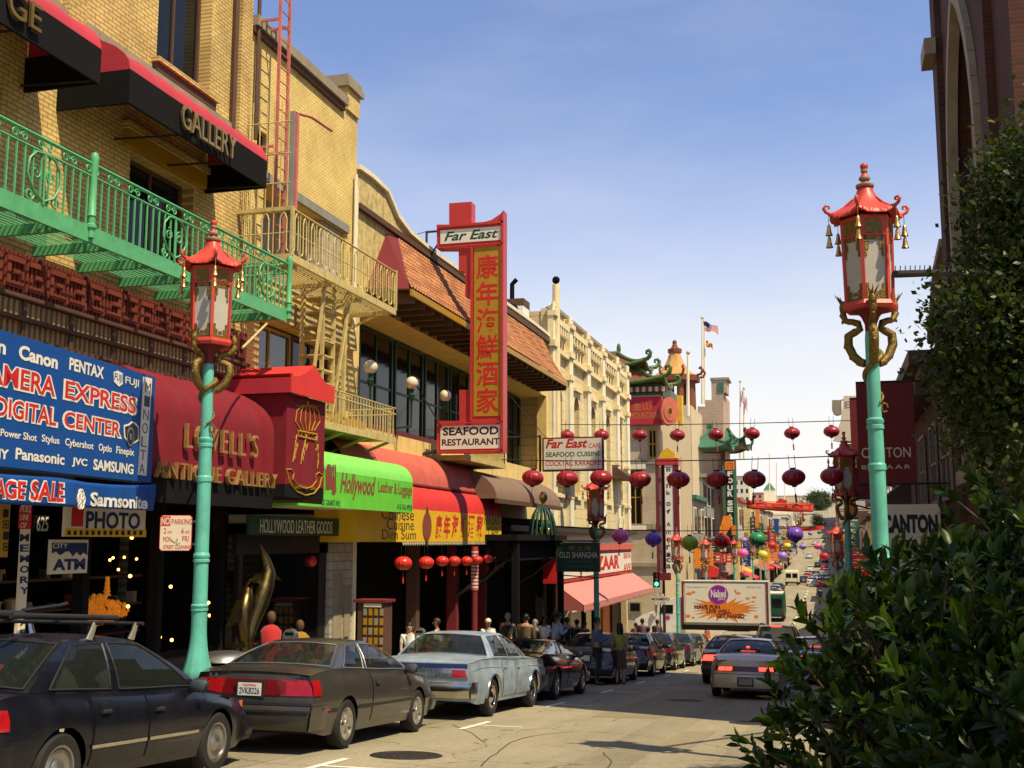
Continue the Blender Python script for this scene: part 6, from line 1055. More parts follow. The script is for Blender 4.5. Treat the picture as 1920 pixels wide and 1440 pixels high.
def cars():
    PK = 'cars parked along the left kerb'
    # near dark sedan with roof rack
    c = Car('dusty black sedan with a roof rack, nearest on the left', L=4.45, W=1.72, wr=.305, xr=.92, xf=3.5, deck=((0, .86), (.35, .92), (.85, .92), (2, .88), (3.1, .86), (3.6, .8), (4.2, .68), (4.45, .56)), gh=(.55, 1.25, 2.3, 3.25), roof=1.37, rw=.57, paint='navy_paint', wins=((.09, .41), (.46, .93)), group=PK, hips=.9, spokes=0, rim='steel', plan=((0, .86), (.06, .94), (.2, .99), (.5, 1), (.75, .99), (.9, .93), (1, .78)), bow=.14, bowf=.2)
    c.door(1.0 + .32, 2.14, .3, 'black_plastic'); c.door(2.17, 3.2, .3, 'black_plastic'); c.mirror('black_plastic'); c.tail(.42, .99, .66, .82, 'tail_red'); c.tail(-.99, -.42, .66, .82, 'tail_red'); c.wrapl(.28, .66, .82); c.bumper('navy_paint', .3, .55, .06); c.bumper('navy_paint', .26, .5, .05, 1); c.nose(.5, .62); c.plate(.6)
    m = MB().m('stone')
    for sd in (-1, 1): c.patch(m, 1.3, 2.13, .44, .47, sd, .016); c.patch(m, 2.18, 3.05, .44, .47, sd, .016)
    m.build('side_moulding', c.T); m = MB().m('amber')
    for sd in (-1, 1): c.patch(m, 4.2, 4.38, .58, .68, sd, .008)
    m.build('indicator', c.T)
    r = MB().m('black_plastic')
    for x in (1.55, 2.2): r.tube([(x, -.68, 1.5), (x, .68, 1.5)], .018, 8)
    r.tube([(.9, -.22, 1.55), (2.45, -.22, 1.55)], .028, 10); r.tube([(.7, .3, 1.56), (1.7, .3, 1.56)], .042, 10); r.tube([(1.7, .3, 1.6), (2.3, .34, 1.66), (2.4, .34, 1.68)], .02, 6); r.m('chrome')
    for x in (1.55, 2.2):
        for sd in (-1, 1): r.tube([(x, sd * .55, 1.36), (x, sd * .58, 1.44), (x, sd * .6, 1.51)], [.04, .03, .025], 8)
    r.build('roof_rack', c.T, 50); m = MB()
    for f, v, k in ((-.5, .25, 'sign_red'), (-.1, .5, 'orange'), (.3, .3, 'sign_red')): m.m(k).quad(*[V((.62 + .62 * w, -.55 * f + d * .2, .97 + .36 * w)) for d, w in ((-.5, v - .18), (.3, v - .16), (.55, v + .2), (-.2, v + .16))])
    m.build('window_sticker', c.T); d1 = c.place(-7.05, 7.5, 0, .0)
    for w in [w for w in c.T.children if w.name.startswith('wheel') and w.data.vertices[0].co.x > 2]: pv = V((3.5, w.data.vertices[0].co.y, .305))
    # dark grey coupe
    c = Car('dark grey two door coupe with full width red tail lights and plate 2VKB226', L=4.55, W=1.72, wr=.305, xr=.93, xf=3.5, deck=((0, .92), (.3, .97), (.8, .97), (2, .92), (3.2, .88), (3.9, .78), (4.4, .66), (4.55, .58)), gh=(.62, 1.35, 2.35, 3.3), roof=1.31, rw=.56, paint='grey_paint', wins=((.1, .34), (.38, .94)), group=PK, hips=.92, spokes=5, bow=.05, rake=.06, plan=((0, .93), (.05, .97), (.2, 1), (.75, 1), (.9, .95), (1, .82)), chrome='steel')
    c.door(1.72, 3.15, .3, 'black_plastic'); c.mirror('black_plastic'); c.tail(-.985, -.5, .68, .86); c.tail(.5, .985, .68, .86); c.tail(-.485, .485, .68, .86, 'tail_dark'); c.tail(-.58, -.42, .7, .84, 'tail_dark', .016); c.wrapl(.16, .68, .86); c.bumper('grey_paint', .28, .56, .07); c.strip('side_moulding', 'black_plastic', .47, .52, .012, .36, 4.2, False); c.bumper('grey_paint', .26, .52, .06, 1); c.nose(.55, .66); c.plate(.67, '2VKB226', .035)
    m = MB().m('black_plastic'); c.bpatch(m, -.99, .99, .49, .515, .085, 0, 13); c.bpatch(m, -.99, .99, .57, .6, .02, 0, 13); m.build('bumper_line', c.T); m = MB().m('tail_red'); c.patch(m, .22, .32, .5, .53, -1, .05); m.build('side_marker', c.T)
    f = Fr(c.B(0, .885, .012), (0, -1, 0)); m = MB().m('steel'); m.text('2.2', f, -.6, 0, .12, .03); m.text('COUPE', f, .42, 0, .2, .03); m.build('badge', c.T); c.place(-6.8, 12.8, 0, -.005)
    # old light blue sedan
    c = Car('faded pale blue old sedan with chrome rear bumper and wheel arch trim', L=4.95, W=1.88, wr=.33, xr=1.15, xf=3.9, deck=((0, .93), (.5, .98), (1.4, .98), (2.6, .95), (3.8, .95), (4.8, .9), (5.1, .84)), gh=(1.1, 1.6, 2.85, 3.45), roof=1.42, rw=.62, paint='old_blue_paint', wins=((.08, .45), (.49, .96)), group=PK, hips=.96, spokes=0, rim='chrome', bow=.03, rake=-.04, bowf=.05, sill=.24, tumble=[(0, .94), (.2, .99), (.45, 1), (.7, 1), (.74, .975), (1, .95)], plan=((0, .96), (.1, .99), (.3, 1), (.8, 1), (.95, .98), (1, .95)), chrome='chrome', crown=.05)
    c.door(1.75, 2.6, .32, 'chrome'); c.door(2.62, 3.5, .32, 'chrome'); c.bumper('chrome', .36, .62, .09, 0, .28); c.bumper('chrome', .36, .58, .1, 1, .4); m = MB().m('chrome'); c.bpatch(m, -.95, .95, .68, .84, .02, 0, 13); m.m('navy'); c.bpatch(m, -.97, .97, .845, .915, .015, 0, 13); m.m('steel'); [c.bpatch(m, f, f + .012, .7, .82, .026) for f in lin(-.6, .6, 9)]; m.build('rear_panel', c.T); c.tail(-.94, -.66, .7, .82, 'tail_red', .03); c.tail(.66, .94, .7, .82, 'tail_red', .03); c.plate(.44, None, .13)
    m = MB().m('chrome')
    for xw in (c.xr, c.xf):
        for sd in (-1, 1): m.tube([c.S(xw + .385 * math.cos(a), .33 + .385 * math.sin(a), sd, .012) for a in lin(.0, PI, 18)], .022, 5)
    for sd in (-1, 1): m.tube([c.S(x, c.zt(x) - .14, sd, .006) for x in lin(.1, 5, 30)], .008, 4)
    m.build('arch_trim', c.T, 50); c.nose(.58, .72); c.place(-6.72, 18.55, 0, -.01)
    # low black coupe
    c = Car('low black sports coupe with sloping rear glass beyond the pale blue sedan', L=4.75, W=1.84, wr=.33, xr=1.0, xf=3.6, deck=((0, .92), (.3, .97), (1.2, .95), (3, .9), (3.8, .8), (4.75, .58)), gh=(.35, 1.95, 2.45, 3.3), roof=1.26, rw=.52, paint='black_paint', glass='dark_car_glass', wins=((.3, .45), (.48, .94)), group=PK, hips=.9, spokes=5, rim='chrome', bow=.06); c.tail(-.95, -.4, .68, .84, 'tail_dark'); c.tail(.4, .95, .68, .84, 'tail_dark'); c.bumper('black_paint', .28, .6, .08); c.bumper('black_paint', .26, .5, .08, 1); c.door(2.0, 3.2, .3, 'black_plastic'); c.mirror('black_paint'); c.plate(.5); c.nose(.5, .58); c.place(-6.75, 23.9, 0, -.01)
    # plain saloon, copied down the row
    c = Car('dark blue grey saloon parked in the shade behind the woman in the yellow green top', L=4.6, W=1.75, wr=.31, xr=.95, xf=3.6, deck=((0, .9), (.4, .98), (1, .99), (3.3, .92), (4.2, .78), (4.6, .62)), gh=(.7, 1.35, 2.5, 3.4), roof=1.4, rw=.57, paint='dark_grey_paint', wins=((.08, .46), (.5, .94)), group=PK); c.tail(-.98, -.5, .68, .85, 'tail_dark'); c.tail(.5, .98, .68, .85, 'tail_dark'); c.bumper('dark_grey_paint', .28, .54, .07); c.bumper('dark_grey_paint', .28, .52, .07, 1); c.door(1.4, 2.2, .3, 'black_plastic'); c.door(2.22, 3.3, .3, 'black_plastic'); c.mirror('black_plastic'); c.plate(.64); c.nose(.54, .66); c.place(-6.75, 32.2)
    G = c.T
    sw = lambda p: {'dark_grey_paint': p}
    for y, p, lab, x in ((38.3, 'plum_paint', 'dark plum saloon second in the shaded line beyond the standing woman', -6.7), (44.4, 'black_paint', 'black saloon third in the shaded parked line', -6.75), (50.2, 'blue_paint', 'dark blue saloon fourth in the shaded parked line', -6.7), (55.8, 'tan_paint', 'brown saloon at the far end of the parked line near the truck', -6.75)): dup(G, (x, y, zr(y)), (0, math.atan(.0752), PI / 2), lab, PK, sw(p))
    TF = 'cars queued in the traffic lane'
    # silver rounded coupe with lit tail lights
    c = Car('tan silver rounded coupe waiting in the lane with lit red tail lights', L=4.6, W=1.78, wr=.32, xr=1.0, xf=3.6, deck=((0, .87), (.3, .97), (.9, 1.0), (3.3, .92), (4.2, .76), (4.6, .58)), gh=(.75, 1.5, 2.4, 3.45), roof=1.36, rw=.53, paint='silver_paint', wins=((.1, .46), (.5, .94)), group=TF, hips=.86, bow=.2, rake=.12, plan=((0, .84), (.06, .93), (.2, .99), (.7, 1), (.9, .93), (1, .8)), tumble=[(0, .95), (.22, .99), (.5, 1), (.78, .96), (1, .86)], name='queued_car')
    c.tail(-.97, .97, .63, .745, 'tail_dark', .008, 'lamp_bar', 15)
    for a, b_ in ((-.86, -.65), (-.63, -.42), (.42, .63), (.65, .86)): c.tail(a, b_, .645, .73, 'brake_lit', .018)
    m = MB().m('black_plastic'); c.bpatch(m, -.8, -.55, .44, .47, .03); c.bpatch(m, .55, .8, .44, .47, .03); c.bpatch(m, -.99, .99, .565, .575, .012, 0, 13); m.build('bumper_slot', c.T); c.bumper('silver_paint', .26, .56, .04); c.bumper('silver_paint', .28, .5, .05, 1); c.plate(.33, None, .07, m='stone'); m = MB().m('brake_lit'); m.ell((.92, 0, 1.17), (.03, .045, .03), 8, 6); m.box((.84, -.17, 1.06), (.88, .17, 1.09)); m.build('high_brake_light', c.T); c.door(1.6, 2.9, .3, 'silver_paint'); c.mirror('black_plastic'); c.nose(.52, .62); c.place(-1.98, 27.6, 0, .0)
    def queue(y, x, p, lab, hb=1):
        o = dup(G, (x, y, zr(y)), (0, math.atan(.0752 if y < 60 else 0), PI / 2), lab, TF, {'dark_grey_paint': p, 'tail_dark': 'brake_lit'}); o.name = 'queued_car'; m = MB().m('brake_lit').box((.88, -.16, 1.1), (.92, .16, 1.14)); k = m.build('high_brake_light', None); k.parent = o; return o
    queue(34.5, -2.95, 'dark_grey_paint', 'dark saloon ahead and left of the silver coupe with lit brake lights'); queue(36.5, -.55, 'green_grey_paint', 'grey green saloon half hidden by the bush with lit brake lights'); queue(50.0, -3.4, 'blue_paint', 'dark saloon low in the queue right behind the truck')
    c = Car('brown sport utility car with roof rails just below the truck', L=4.5, W=1.8, wr=.35, xr=.9, xf=3.5, sill=.3, deck=((0, 1.1), (.2, 1.13), (3.2, 1.08), (4.2, .98), (4.5, .8)), gh=(.12, .3, 2.4, 3.1), roof=1.78, rw=.66, paint='tan_paint', wins=((.06, .36), (.4, .66), (.7, .96)), group=TF, hips=.95, rake=.03, name='queued_car', cat='car'); c.tail(-.98, -.8, .75, 1.02, 'brake_lit'); c.tail(.8, .98, .75, 1.02, 'brake_lit'); c.bumper('black_plastic', .38, .62, .08); c.bumper('black_plastic', .38, .62, .08, 1); c.nose(.7, .85); c.plate(.7); m = MB().m('brake_lit').box((.2, -.2, 1.72), (.24, .2, 1.77)); m.build('high_brake_light', c.T); m = MB().m('black_plastic')
    for sd in (-1, 1): m.tube([(.4, sd * .58, 1.8), (.5, sd * .58, 1.86), (2.3, sd * .58, 1.86), (2.4, sd * .58, 1.8)], .02, 6)
    m.build('roof_rail', c.T, 50); c.door(1.3, 2.1, .4, 'black_plastic'); c.door(2.12, 3.0, .4, 'black_plastic'); c.mirror('black_plastic'); c.place(-2.05, 44.5)
    # distant cars beyond the crossing
    FC = 'cars far down the street'
    for i, (y, x, p, nm) in enumerate(((88, -6.6, 'black_paint', 'black'), (95, -6.6, 'plum_paint', 'plum'), (102, -6.6, 'blue_paint', 'blue'), (110, -6.6, 'dark_grey_paint', 'dark grey'), (118, -6.6, 'white_paint', 'white'), (126, -6.6, 'plum_paint', 'dull red'), (178, -1.2, 'red_metal', 'red'), (186, -2.8, 'white_paint', 'white'), (182, -.3, 'black_paint', 'black'), (215, -2.5, 'white_paint', 'white'), (240, -4.5, 'red_metal', 'red'), (260, -1, 'silver_paint', 'silver'), (300, -3, 'black_paint', 'black'), (330, -5.5, 'white_paint', 'white'), (350, -1.5, 'tan_paint', 'tan'), (390, -4.5, 'white_paint', 'white'), (420, -1.5, 'silver_paint', 'silver'), (460, -6, 'blue_paint', 'blue'), (134, -6.6, 'black_paint', 'black'), (142, -6.6, 'silver_paint', 'silver'), (150, -6.6, 'dark_grey_paint', 'dark grey'), (205, -6.4, 'black_paint', 'black'), (212, -6.4, 'red_metal', 'red'), (222, -6.4, 'white_paint', 'white'), (200, -4.4, 'dark_grey_paint', 'dark grey'), (228, -1.0, 'black_paint', 'black'), (236, -2.6, 'silver_paint', 'silver'), (250, -2.9, 'plum_paint', 'plum'), (275, -4.6, 'white_paint', 'white'), (285, -1.4, 'red_metal', 'red'), (315, -1.3, 'blue_paint', 'blue'), (370, -3.2, 'black_paint', 'black'))):
        dup(G, (x, y, zr(y)), (0, -math.atan((zr(y + 2) - zr(y - 2)) / 4), PI / 2), 'distant %s car %s, %s of the far cars' % (nm, 'at the left kerb' if x < -6 else 'on the road', 'first second third fourth fifth sixth seventh eighth ninth tenth eleventh twelfth thirteenth fourteenth fifteenth sixteenth seventeenth eighteenth nineteenth twentieth twenty-first twenty-second twenty-third twenty-fourth twenty-fifth twenty-sixth twenty-seventh twenty-eighth twenty-ninth thirtieth thirty-first thirty-second'.split()[i]), FC, sw(p))
    for y, x, lab, k in ((99, -4.9, 'dark delivery van with a pale roof beyond the crossing', 'dark_green'), (190, -6.0, 'pale box van far down the street behind the lilac lantern', 'ivory')):
        T = thing('delivery_van', lab, 'van', (0, 0, 0), 'vans beyond the crossing'); b = MB().m(k); w = 1.05; b.ext(Fr((0, w, 0), (1, 0, 0)), [(0, .45), (5.2, .45), (5.4, .9), (5.0, 1.3), (4.5, 2.0), (4.2, 2.25), (.08, 2.3), (0, 2.2)], 0, 2 * w); b.m('sign_cream').box((.1, -w + .08, 2.305), (4.1, w - .08, 2.36)); b.build('body', T); MB().m('glass_dark').box((-.02, -.9, 1.2), (-.003, -.1, 1.9)).box((-.02, .1, 1.2), (-.003, .9, 1.9)).build('rear_window', T); MB().m('tail_red').box((-.02, -1.0, .8), (-.003, -.9, 1.05)).box((-.02, .9, .8), (-.003, 1.0, 1.05)).build('tail_light', T); MB().m('black_plastic').box((-.12, -w, .42), (-.021, w, .6)).build('bumper', T)
        for xw in (1.0, 4.2):
            for sd in (-1, 1): MB().m('rubber').lathe([(.0, -.1), (.36, -.1), (.38, -.06), (.38, .06), (.36, .1), (.2, .1), (0, .08)], 20, (xw, sd * .92, .38), Matrix.Rotation(-sd * PI / 2, 4, 'X')).build('wheel', T, 40)
        T.location = (x, y, zr(y)); T.rotation_euler = (0, 0, PI / 2)
def truck():
    """white box truck crossing from right to left; its right side faces the camera"""
    Y = 69.2; f = FY(Y); x0, x1 = xz(1278, 1100, Y)[0], xz(1440, 1100, Y)[0]; z0, z1 = xz(1350, 1172, Y)[1], xz(1350, 1090, Y)[1]
    T = thing('box_truck', 'white box truck with an orange splash advertisement crossing the street', 'truck', ((x0 + x1) / 2, Y + 1.2, zr(70))); b = MB().m('white_paint'); b.box((x0, Y, z0), (x1, Y + 2.4, z1)); b.m('maroon').fbox(f, x0, z0, x0 + .12, z1, .003, .04); b.fbox(f, x1 - .12, z0, x1, z1, .003, .04); b.m('steel').fbox(f, x0 + .121, z1 - .1, x1 - .121, z1, .003, .03); b.fbox(f, x0 + .121, z0, x1 - .121, z0 + .12, .003, .03); b.build('cargo_box', T)
    P = MB().m('sign_white').fbox(f, x0 + .2, z0 + .14, x1 - .2, z1 - .12, .003, .02).build('advert_panel', T); P['label'] = 'white advertisement with orange splash and purple disc'; pt = lambda px, py: onfr(f, px, py); r2 = random.Random(11)
    s = MB().m('orange'); cx, cy = pt(1357, 1141); ex = pt(1420, 1141)[0] - cx; ey = cy - pt(1357, 1162)[1]
    n = 46; pts = []
    for i in range(n):
        g = 2 * PI * i / n; k = (1.18 if i % 2 else .72) * r2.uniform(.72, 1.08); pts.append((cx + ex * k * math.cos(g), cy + ey * (k * .95) * math.sin(g) * (1.1 if math.sin(g) < 0 else .95)))
    s.ext(f, pts, .021, .026)
    for px, py, w, h in ((1292, 1113, 6, 2.5), (1300, 1110, 4, 2), (1384, 1112, 5, 2), (1402, 1122, 4, 2), (1414, 1120, 5, 2), (1290, 1155, 5, 3), (1418, 1156, 4, 3), (1412, 1128, 3, 1.5), (1300, 1158, 3, 2), (1379, 1108, 2, 3)): a, c = pt(px, py); e = .0315; s.ext(f, [(a + w * e * math.cos(g), c + h * e * math.sin(g)) for g in lin(0, 2 * PI, 11)[:-1]], .021, .026)
    s.build('splash', P); d = MB(); a, c = pt(1347, 1115); e = .0315
    for k, rr, z in (('magenta', 18.5, .03), ('purple', 16.5, .034)): d.m(k).ext(f, [(a + rr * e * math.cos(g), c + rr * e * .97 * math.sin(g)) for g in lin(0, 2 * PI, 33)[:-1]], .027, z)
    d.build('disc', P)
    lettering(P, [('sign_white', ('Naked', f, *pxbox(f, 1333, 1120, 1361, 1106)), dict(c=.035, bold=.03)), ('sign_white', ('juice', f, *pxbox(f, 1346, 1127, 1360, 1119)), dict(c=.035, shear=.2)), ('maroon', ('HAVE FUN', f, *pxbox(f, 1302, 1141.5, 1350, 1134.5)), dict(c=.028, bold=.05)), ('maroon', ('LIVE WELL', f, *pxbox(f, 1325, 1150, 1371, 1143)), dict(c=.028, bold=.05)), ('maroon', ('GET NAKED', f, *pxbox(f, 1343, 1158.5, 1396, 1151.5)), dict(c=.028, bold=.05)), ('stone', ('www.nakedjuice.com', f, *pxbox(f, 1288, 1103, 1328, 1099.5)), dict(c=.021)), ('stone', ('800-800-2222', f, *pxbox(f, 1400, 1103, 1428, 1099.5)), dict(c=.021))])
    m = MB().m('black_plastic'); m.box((x0 - 2.6, Y + .6, z0 - .35), (x1, Y + 1.8, z0 - .02)); m.build('chassis', T)
    c = MB().m('white_paint'); g = Fr((0, Y + .1, 0), (1, 0, 0)); q = lambda px, py: onfr(g, px, py); cab = [q(*p) for p in ((1277, 1190), (1192, 1190), (1190, 1172), (1192, 1160), (1208, 1152), (1228, 1147), (1238, 1131), (1244, 1126), (1277, 1120))]; zb = cab[1][1]; c.ext(g, cab, -2.2, 0); c.build('cab', T)
    w = MB().m('glass_dark').ext(g, [q(*p) for p in ((1236, 1150), (1242, 1134), (1262, 1134), (1262, 1150))], .003, .02); W = w.build('window', T); m = MB().m('steel'); a = q(1231, 1155); m.tube([g.p(*a, .05), g.p(a[0], a[1] + .6, .18)], .03, 6); m.box((a[0] - .05, Y - .15, a[1] + .2), (a[0] + .08, Y - .05, a[1] + .65)); m.build('wing_mirror', T); d = MB().m('magenta'); a = q(1252, 1158); d.ext(g, [(a[0] + .14 * math.cos(t), a[1] + .14 * math.sin(t)) for t in lin(0, 2 * PI, 15)[:-1]], .003, .012); d.build('door_disc', T)
    zg = zr(70)
    for xw in (x0 - 1.9, x1 - 1.2, x1 - 2.2):
        for yy, sd in ((Y + .25, -1), (Y + 2.05, 1)): wh = MB().m('rubber').lathe([(.2, -.14), (.45, -.14), (.5, -.09), (.5, .09), (.45, .14), (.3, .13), (.28, .1)], 22, (xw, yy, zg + .5), Matrix.Rotation(-sd * PI / 2, 4, 'X')).build('wheel', T, 40); MB().m('steel').lathe([(.29, .11), (.2, .05), (.1, .12), (0, .13)], 16, (xw, yy, zg + .5), Matrix.Rotation(-sd * PI / 2, 4, 'X')).build('rim', wh, 40)
cars(); truck()
# ------------------------------------------------------------------ beyond the crossing, right side, distance
def pagoda_roof(mb, tiles, trim, x0, x1, y0, y1, z0, z1, over, top=.35, lift=.5, curls=True, ridge=True):
    """hipped roof with concave slopes and lifted corners; eave rectangle grown by over"""
    cx, cy = (x0 + x1) / 2, (y0 + y1) / 2; hx, hy = (x1 - x0) / 2, (y1 - y0) / 2; mb.m(tiles); S = []
    lv = lin(0, 1, 7)
    def ring(t):
        k = (1 - t); ex = hx * top + (hx + over - hx * top) * k; ey = hy * top + (hy + over - hy * top) * k; P = []
        for a, b, c, d in ((-1, -1, 1, -1), (1, -1, 1, 1), (1, 1, -1, 1), (-1, 1, -1, -1)):
            for i in range(8):
                u = i / 8; s = abs(2 * u - 1) ** 3; P.append(V((cx + (a + (c - a) * u) * ex, cy + (b + (d - b) * u) * ey, z0 + (z1 - z0) * t ** 1.6 + lift * s * k ** 2)))
        return P
    R_ = [ring(t) for t in lv]; n = 32; mb.add([p for r in R_ for p in r], [(j * n + i, j * n + (i + 1) % n, (j + 1) * n + (i + 1) % n, (j + 1) * n + i) for j in range(6) for i in range(n)] + [tuple(6 * n + i for i in range(n))])
    mb.m(trim); mb.tube(R_[0] + [R_[0][0]], .13 + lift * .06, 6); mb.add([p + V((0, 0, -.02)) for p in R_[0]], [tuple(range(n))[::-1]])
    for i in (0, 8, 16, 24):
        L = [R_[j][i] for j in range(6, -1, -1)]; mb.tube([p + V((0, 0, .06)) for p in L], .12, 6)
        if curls: d = (R_[0][i] - V((cx, cy, R_[0][i].z))).normalized(); o = R_[0][i]; s = lift * .9 + .2; mb.tube([o + d * (s * a) + V((0, 0, s * b)) for a, b in ((0, .05), (.45, .1), (.85, .4), (.95, .85), (.7, 1.15), (.35, 1.05), (.3, .75), (.5, .65))], [.14, .15, .15, .14, .12, .1, .08, .05], 7)
    if ridge: e = hx * top; mb.tube([(cx - e, cy, z1 + .1), (cx + e, cy, z1 + .1)], .16, 6); [mb.ell((cx + s * e, cy, z1 + .4), (.16, .14, .42), 8, 6) for s in (-1, 1)]
    return mb
ORD = 'first second third fourth fifth sixth seventh eighth ninth tenth eleventh twelfth thirteenth fourteenth fifteenth sixteenth seventeenth eighteenth nineteenth twentieth last'.split() + ['%dth' % k for k in range(22, 60)]
def far_left():
    Y = 78.5; f = FY(Y); P = lambda px, py: xz(px, py, Y); x1 = -11.0
    T = thing('pagoda_building', 'bank building with green tiled pagoda roofs and a red fascia across the crossing', 'building', (-14, Y, zr(Y))); zt = P(1200, 742)[1]; z0 = zr(Y) + .15
    xw0, zw0 = P(1178, 985); xw1, zw1 = P(1203, 880)
    MB().m('tan_south').ext(f, rect(-26, z0, x1, zt), -.4, 0, [rect(xw0, zw0, xw1, zw1)]).m('tan').box((-26, Y + .41, z0), (x1 - .02, 97, zt)).build('wall', T); window(T, f, xw0, zw0, xw1, zw1, .25, 'ochre', 'glass_dark', 1, 1, .12)
    m = MB().m('stone')
    for py, h in ((992, .35), (870, .3), (1062, .25)): z = P(1200, py)[1]; m.fbox(f, -26, z, x1 + .05, z + h, .003, .18)
    m.m('ivory'); m.fbox(f, xw0 - .3, zw1 + .02, xw1 + .3, zw1 + .35, .003, .2); m.fbox(f, xw0 - .3, zw0 - .3, xw1 + .3, zw0 - .02, .003, .2); m.build('string_course', T)
    a, b = P(1180, 1148), P(1203, 1128); MB().m('stone').fbox(f, *a, *b, .003, .15).m('dark').fbox(f, a[0] + .1, a[1] + .1, b[0] - .1, b[1] - .1, .151, .17).build('wall_grille', T); a, b = P(1216, 860), P(1232, 805); window(T, f, a[0], a[1], b[0], b[1], -.03, 'ochre', 'glass_dark', 1, 1, .1)
    m = MB().m('red_canvas'); a, b = P(1150, 800), P(1243, 744); m.fbox(f, a[0], a[1], b[0], b[1], .003, .5); m.build('fascia', T); g = FY(Y - .5); lettering(T, [('ochre', ('金山', g, *pxbox(g, 1186, 770, 1220, 754)), dict(c=.004)), ('ochre', ('MOUNTAIN', g, *pxbox(g, 1182, 786, 1234, 772)), dict(c=.004))])
    d = MB(); q = ony(1256, 771, Y - .75); fm = Fr(q, (math.cos(.5), math.sin(.5), 0)); el = lambda k: [(.62 * k * math.cos(t), .98 * k * math.sin(t)) for t in lin(0, 2 * PI, 33)[:-1]]
    for k, c0, c1, mm in ((1, -.4, 0, 'coral_canvas'), (.72, .002, .03, 'ochre'), (.66, .031, .05, 'coral_canvas'), (.36, .051, .07, 'ochre'), (.22, .071, .09, 'maroon')): d.m(mm).ext(fm, el(k), c0, c1)
    d.build('medallion', T, 40)
    m = MB().m('sign_yellow'); a, b = P(1271, 797), P(1279, 742); m.box((a[0], Y - .3, a[1]), (b[0], Y + .5, b[1])); m.build('corner_post', T)
    r = MB(); pagoda_roof(r, 'rust_roof', 'green_roof', -21, -11.4, Y, Y + 3, P(1200, 722)[1], P(1200, 694)[1], .8, .8, .45, ridge=False); r.build('lower_roof', T, 40)
    r = MB(); pagoda_roof(r, 'rust_roof', 'green_roof', -18.5, -12.7, Y + .6, Y + 3, P(1200, 686)[1], P(1200, 655)[1], .7, .5, .4); r.build('upper_roof', T, 40); m = MB().m('dark_green').box((-20, Y + .8, P(1200, 700)[1]), (-13.2, Y + 8, P(1200, 680)[1])); m.m('green_roof').box((-20.5, Y + .3, zt), (x1 + .2, Y + 9, P(1200, 717)[1])); m.m('checker'); m.box((-21, Y - .1, P(1200, 735)[1]), (x1 + .5, Y + .2, P(1200, 726)[1])); m.build('frieze', T)
    # rear pagoda tower
    Y2 = 104; T2 = thing('pagoda_tower', 'open pagoda tower with an orange bell shaped roof behind the green roofs', 'tower', (-12.8, Y2, 0)); q = lambda px, py: xz(px, py, Y2); cx = q(1266, 700)[0]; w = q(1300, 700)[0] - cx; r = MB(); zr0, zt2 = q(1266, 707)[1], q(1266, 662)[1]; prof = [(1.38, 0), (1.1, .1), (.8, .28), (.58, .5), (.42, .75), (.3, 1)]
    r.m('copper_roof').lathe([(w * a, zr0 + (zt2 - zr0) * b) for a, b in prof], 8, (cx, Y2, 0), phase=.5); r.m('rust_roof').lathe([(w * 1.4, zr0 - .5), (w * 1.42, zr0)], 8, (cx, Y2, 0), phase=.5); r.lathe([(w * .38, zt2), (w * .4, zt2 + .35), (w * .2, zt2 + .5), (w * .12, zt2 + .8), (.0, zt2 + 1.3)], 8, (cx, Y2, 0)); r.ell((cx, Y2, zt2 + 1.0), .22, 8, 6)
    for k in range(8): g_ = 2 * PI * (k + .5) / 8; c_, s_ = math.cos(g_), math.sin(g_); r.tube([(cx + c_ * w * a, Y2 + s_ * w * a, zr0 + b) for a, b in ((1.38, 0), (1.6, .05), (1.7, .4), (1.6, .7), (1.5, .55))], .12, 6)
    r.build('roof', T2, 30); p = MB().m('rust_roof')
    for k in range(8): g_ = 2 * PI * (k + .5) / 8; p.lathe([(.34, q(1266, 770)[1]), (.3, zr0 - .4)], 8, (cx + w * .95 * math.cos(g_), Y2 + w * .95 * math.sin(g_), 0))
    p.build('column', T2, 40); MB().m('far_wall_0').box((cx - 4, Y2 - 3.2, zr(Y2)), (cx + w * 1.05, Y2 + 6, q(1266, 768)[1])).build('base', T2)
    # bank's three sided sign
    Y3 = 74.5; g = FY(Y3); T = thing('vertical_sign', 'tall white three sided bank sign lettered Bank of America', 'sign', (-10, Y3, 0)); p = lambda px, py: onfr(g, px, py); m = MB().m('sign_white'); a, b = p(1244, 1075), p(1266, 872); m.fbox(g, a[0], a[1], b[0], b[1], -.5, 0); c, d = p(1232, 1072), p(1243, 876); m.fbox(g, c[0], c[1], d[0], d[1], -.8, -.2); e, h = p(1266.5, 1070), p(1271, 876); m.fbox(g, e[0], e[1], h[0], h[1], -.8, -.2); m.build('panel', T); m = MB().m('maroon')
    for x in (1232, 1243, 1244.5, 1265, 1270): u = p(x, 1075); v = p(x + 1.2, 860); m.fbox(g, u[0], u[1], v[0], v[1], -.3, .03)
    m.m('red_metal'); u, v = p(1231, 872), p(1272, 859); m.fbox(g, u[0], u[1], v[0], v[1], -.85, .06); m.m('sign_yellow'); k = (v[0] + u[0]) / 2; m.ext(g, [(u[0] + .25, v[1]), (v[0] - .2, v[1]), (v[0] - .2, v[1] + .3), (k, v[1] + .75), (u[0] + .25, v[1] + .3)], -.5, 0); m.build('frame', T)
    L = [('sign_black', (ch, g, *pxbox(g, 1249.5, y_ + 8, 1257.5, y_)), dict(c=.003, bold=.02)) for ch, y_ in zip('BankofAmerica', (876, 893, 907, 920, 941, 955, 979, 994, 1008, 1022, 1036, 1046, 1058))]; g2 = FY(Y3 + .2); L += [('sign_black', (ch, g2, *pxbox(g2, 1234, y_ + 9, 1241, y_)), dict(c=.003)) for ch, y_ in zip('美國銀行', (896, 940, 985, 1030))]; lettering(T, L)
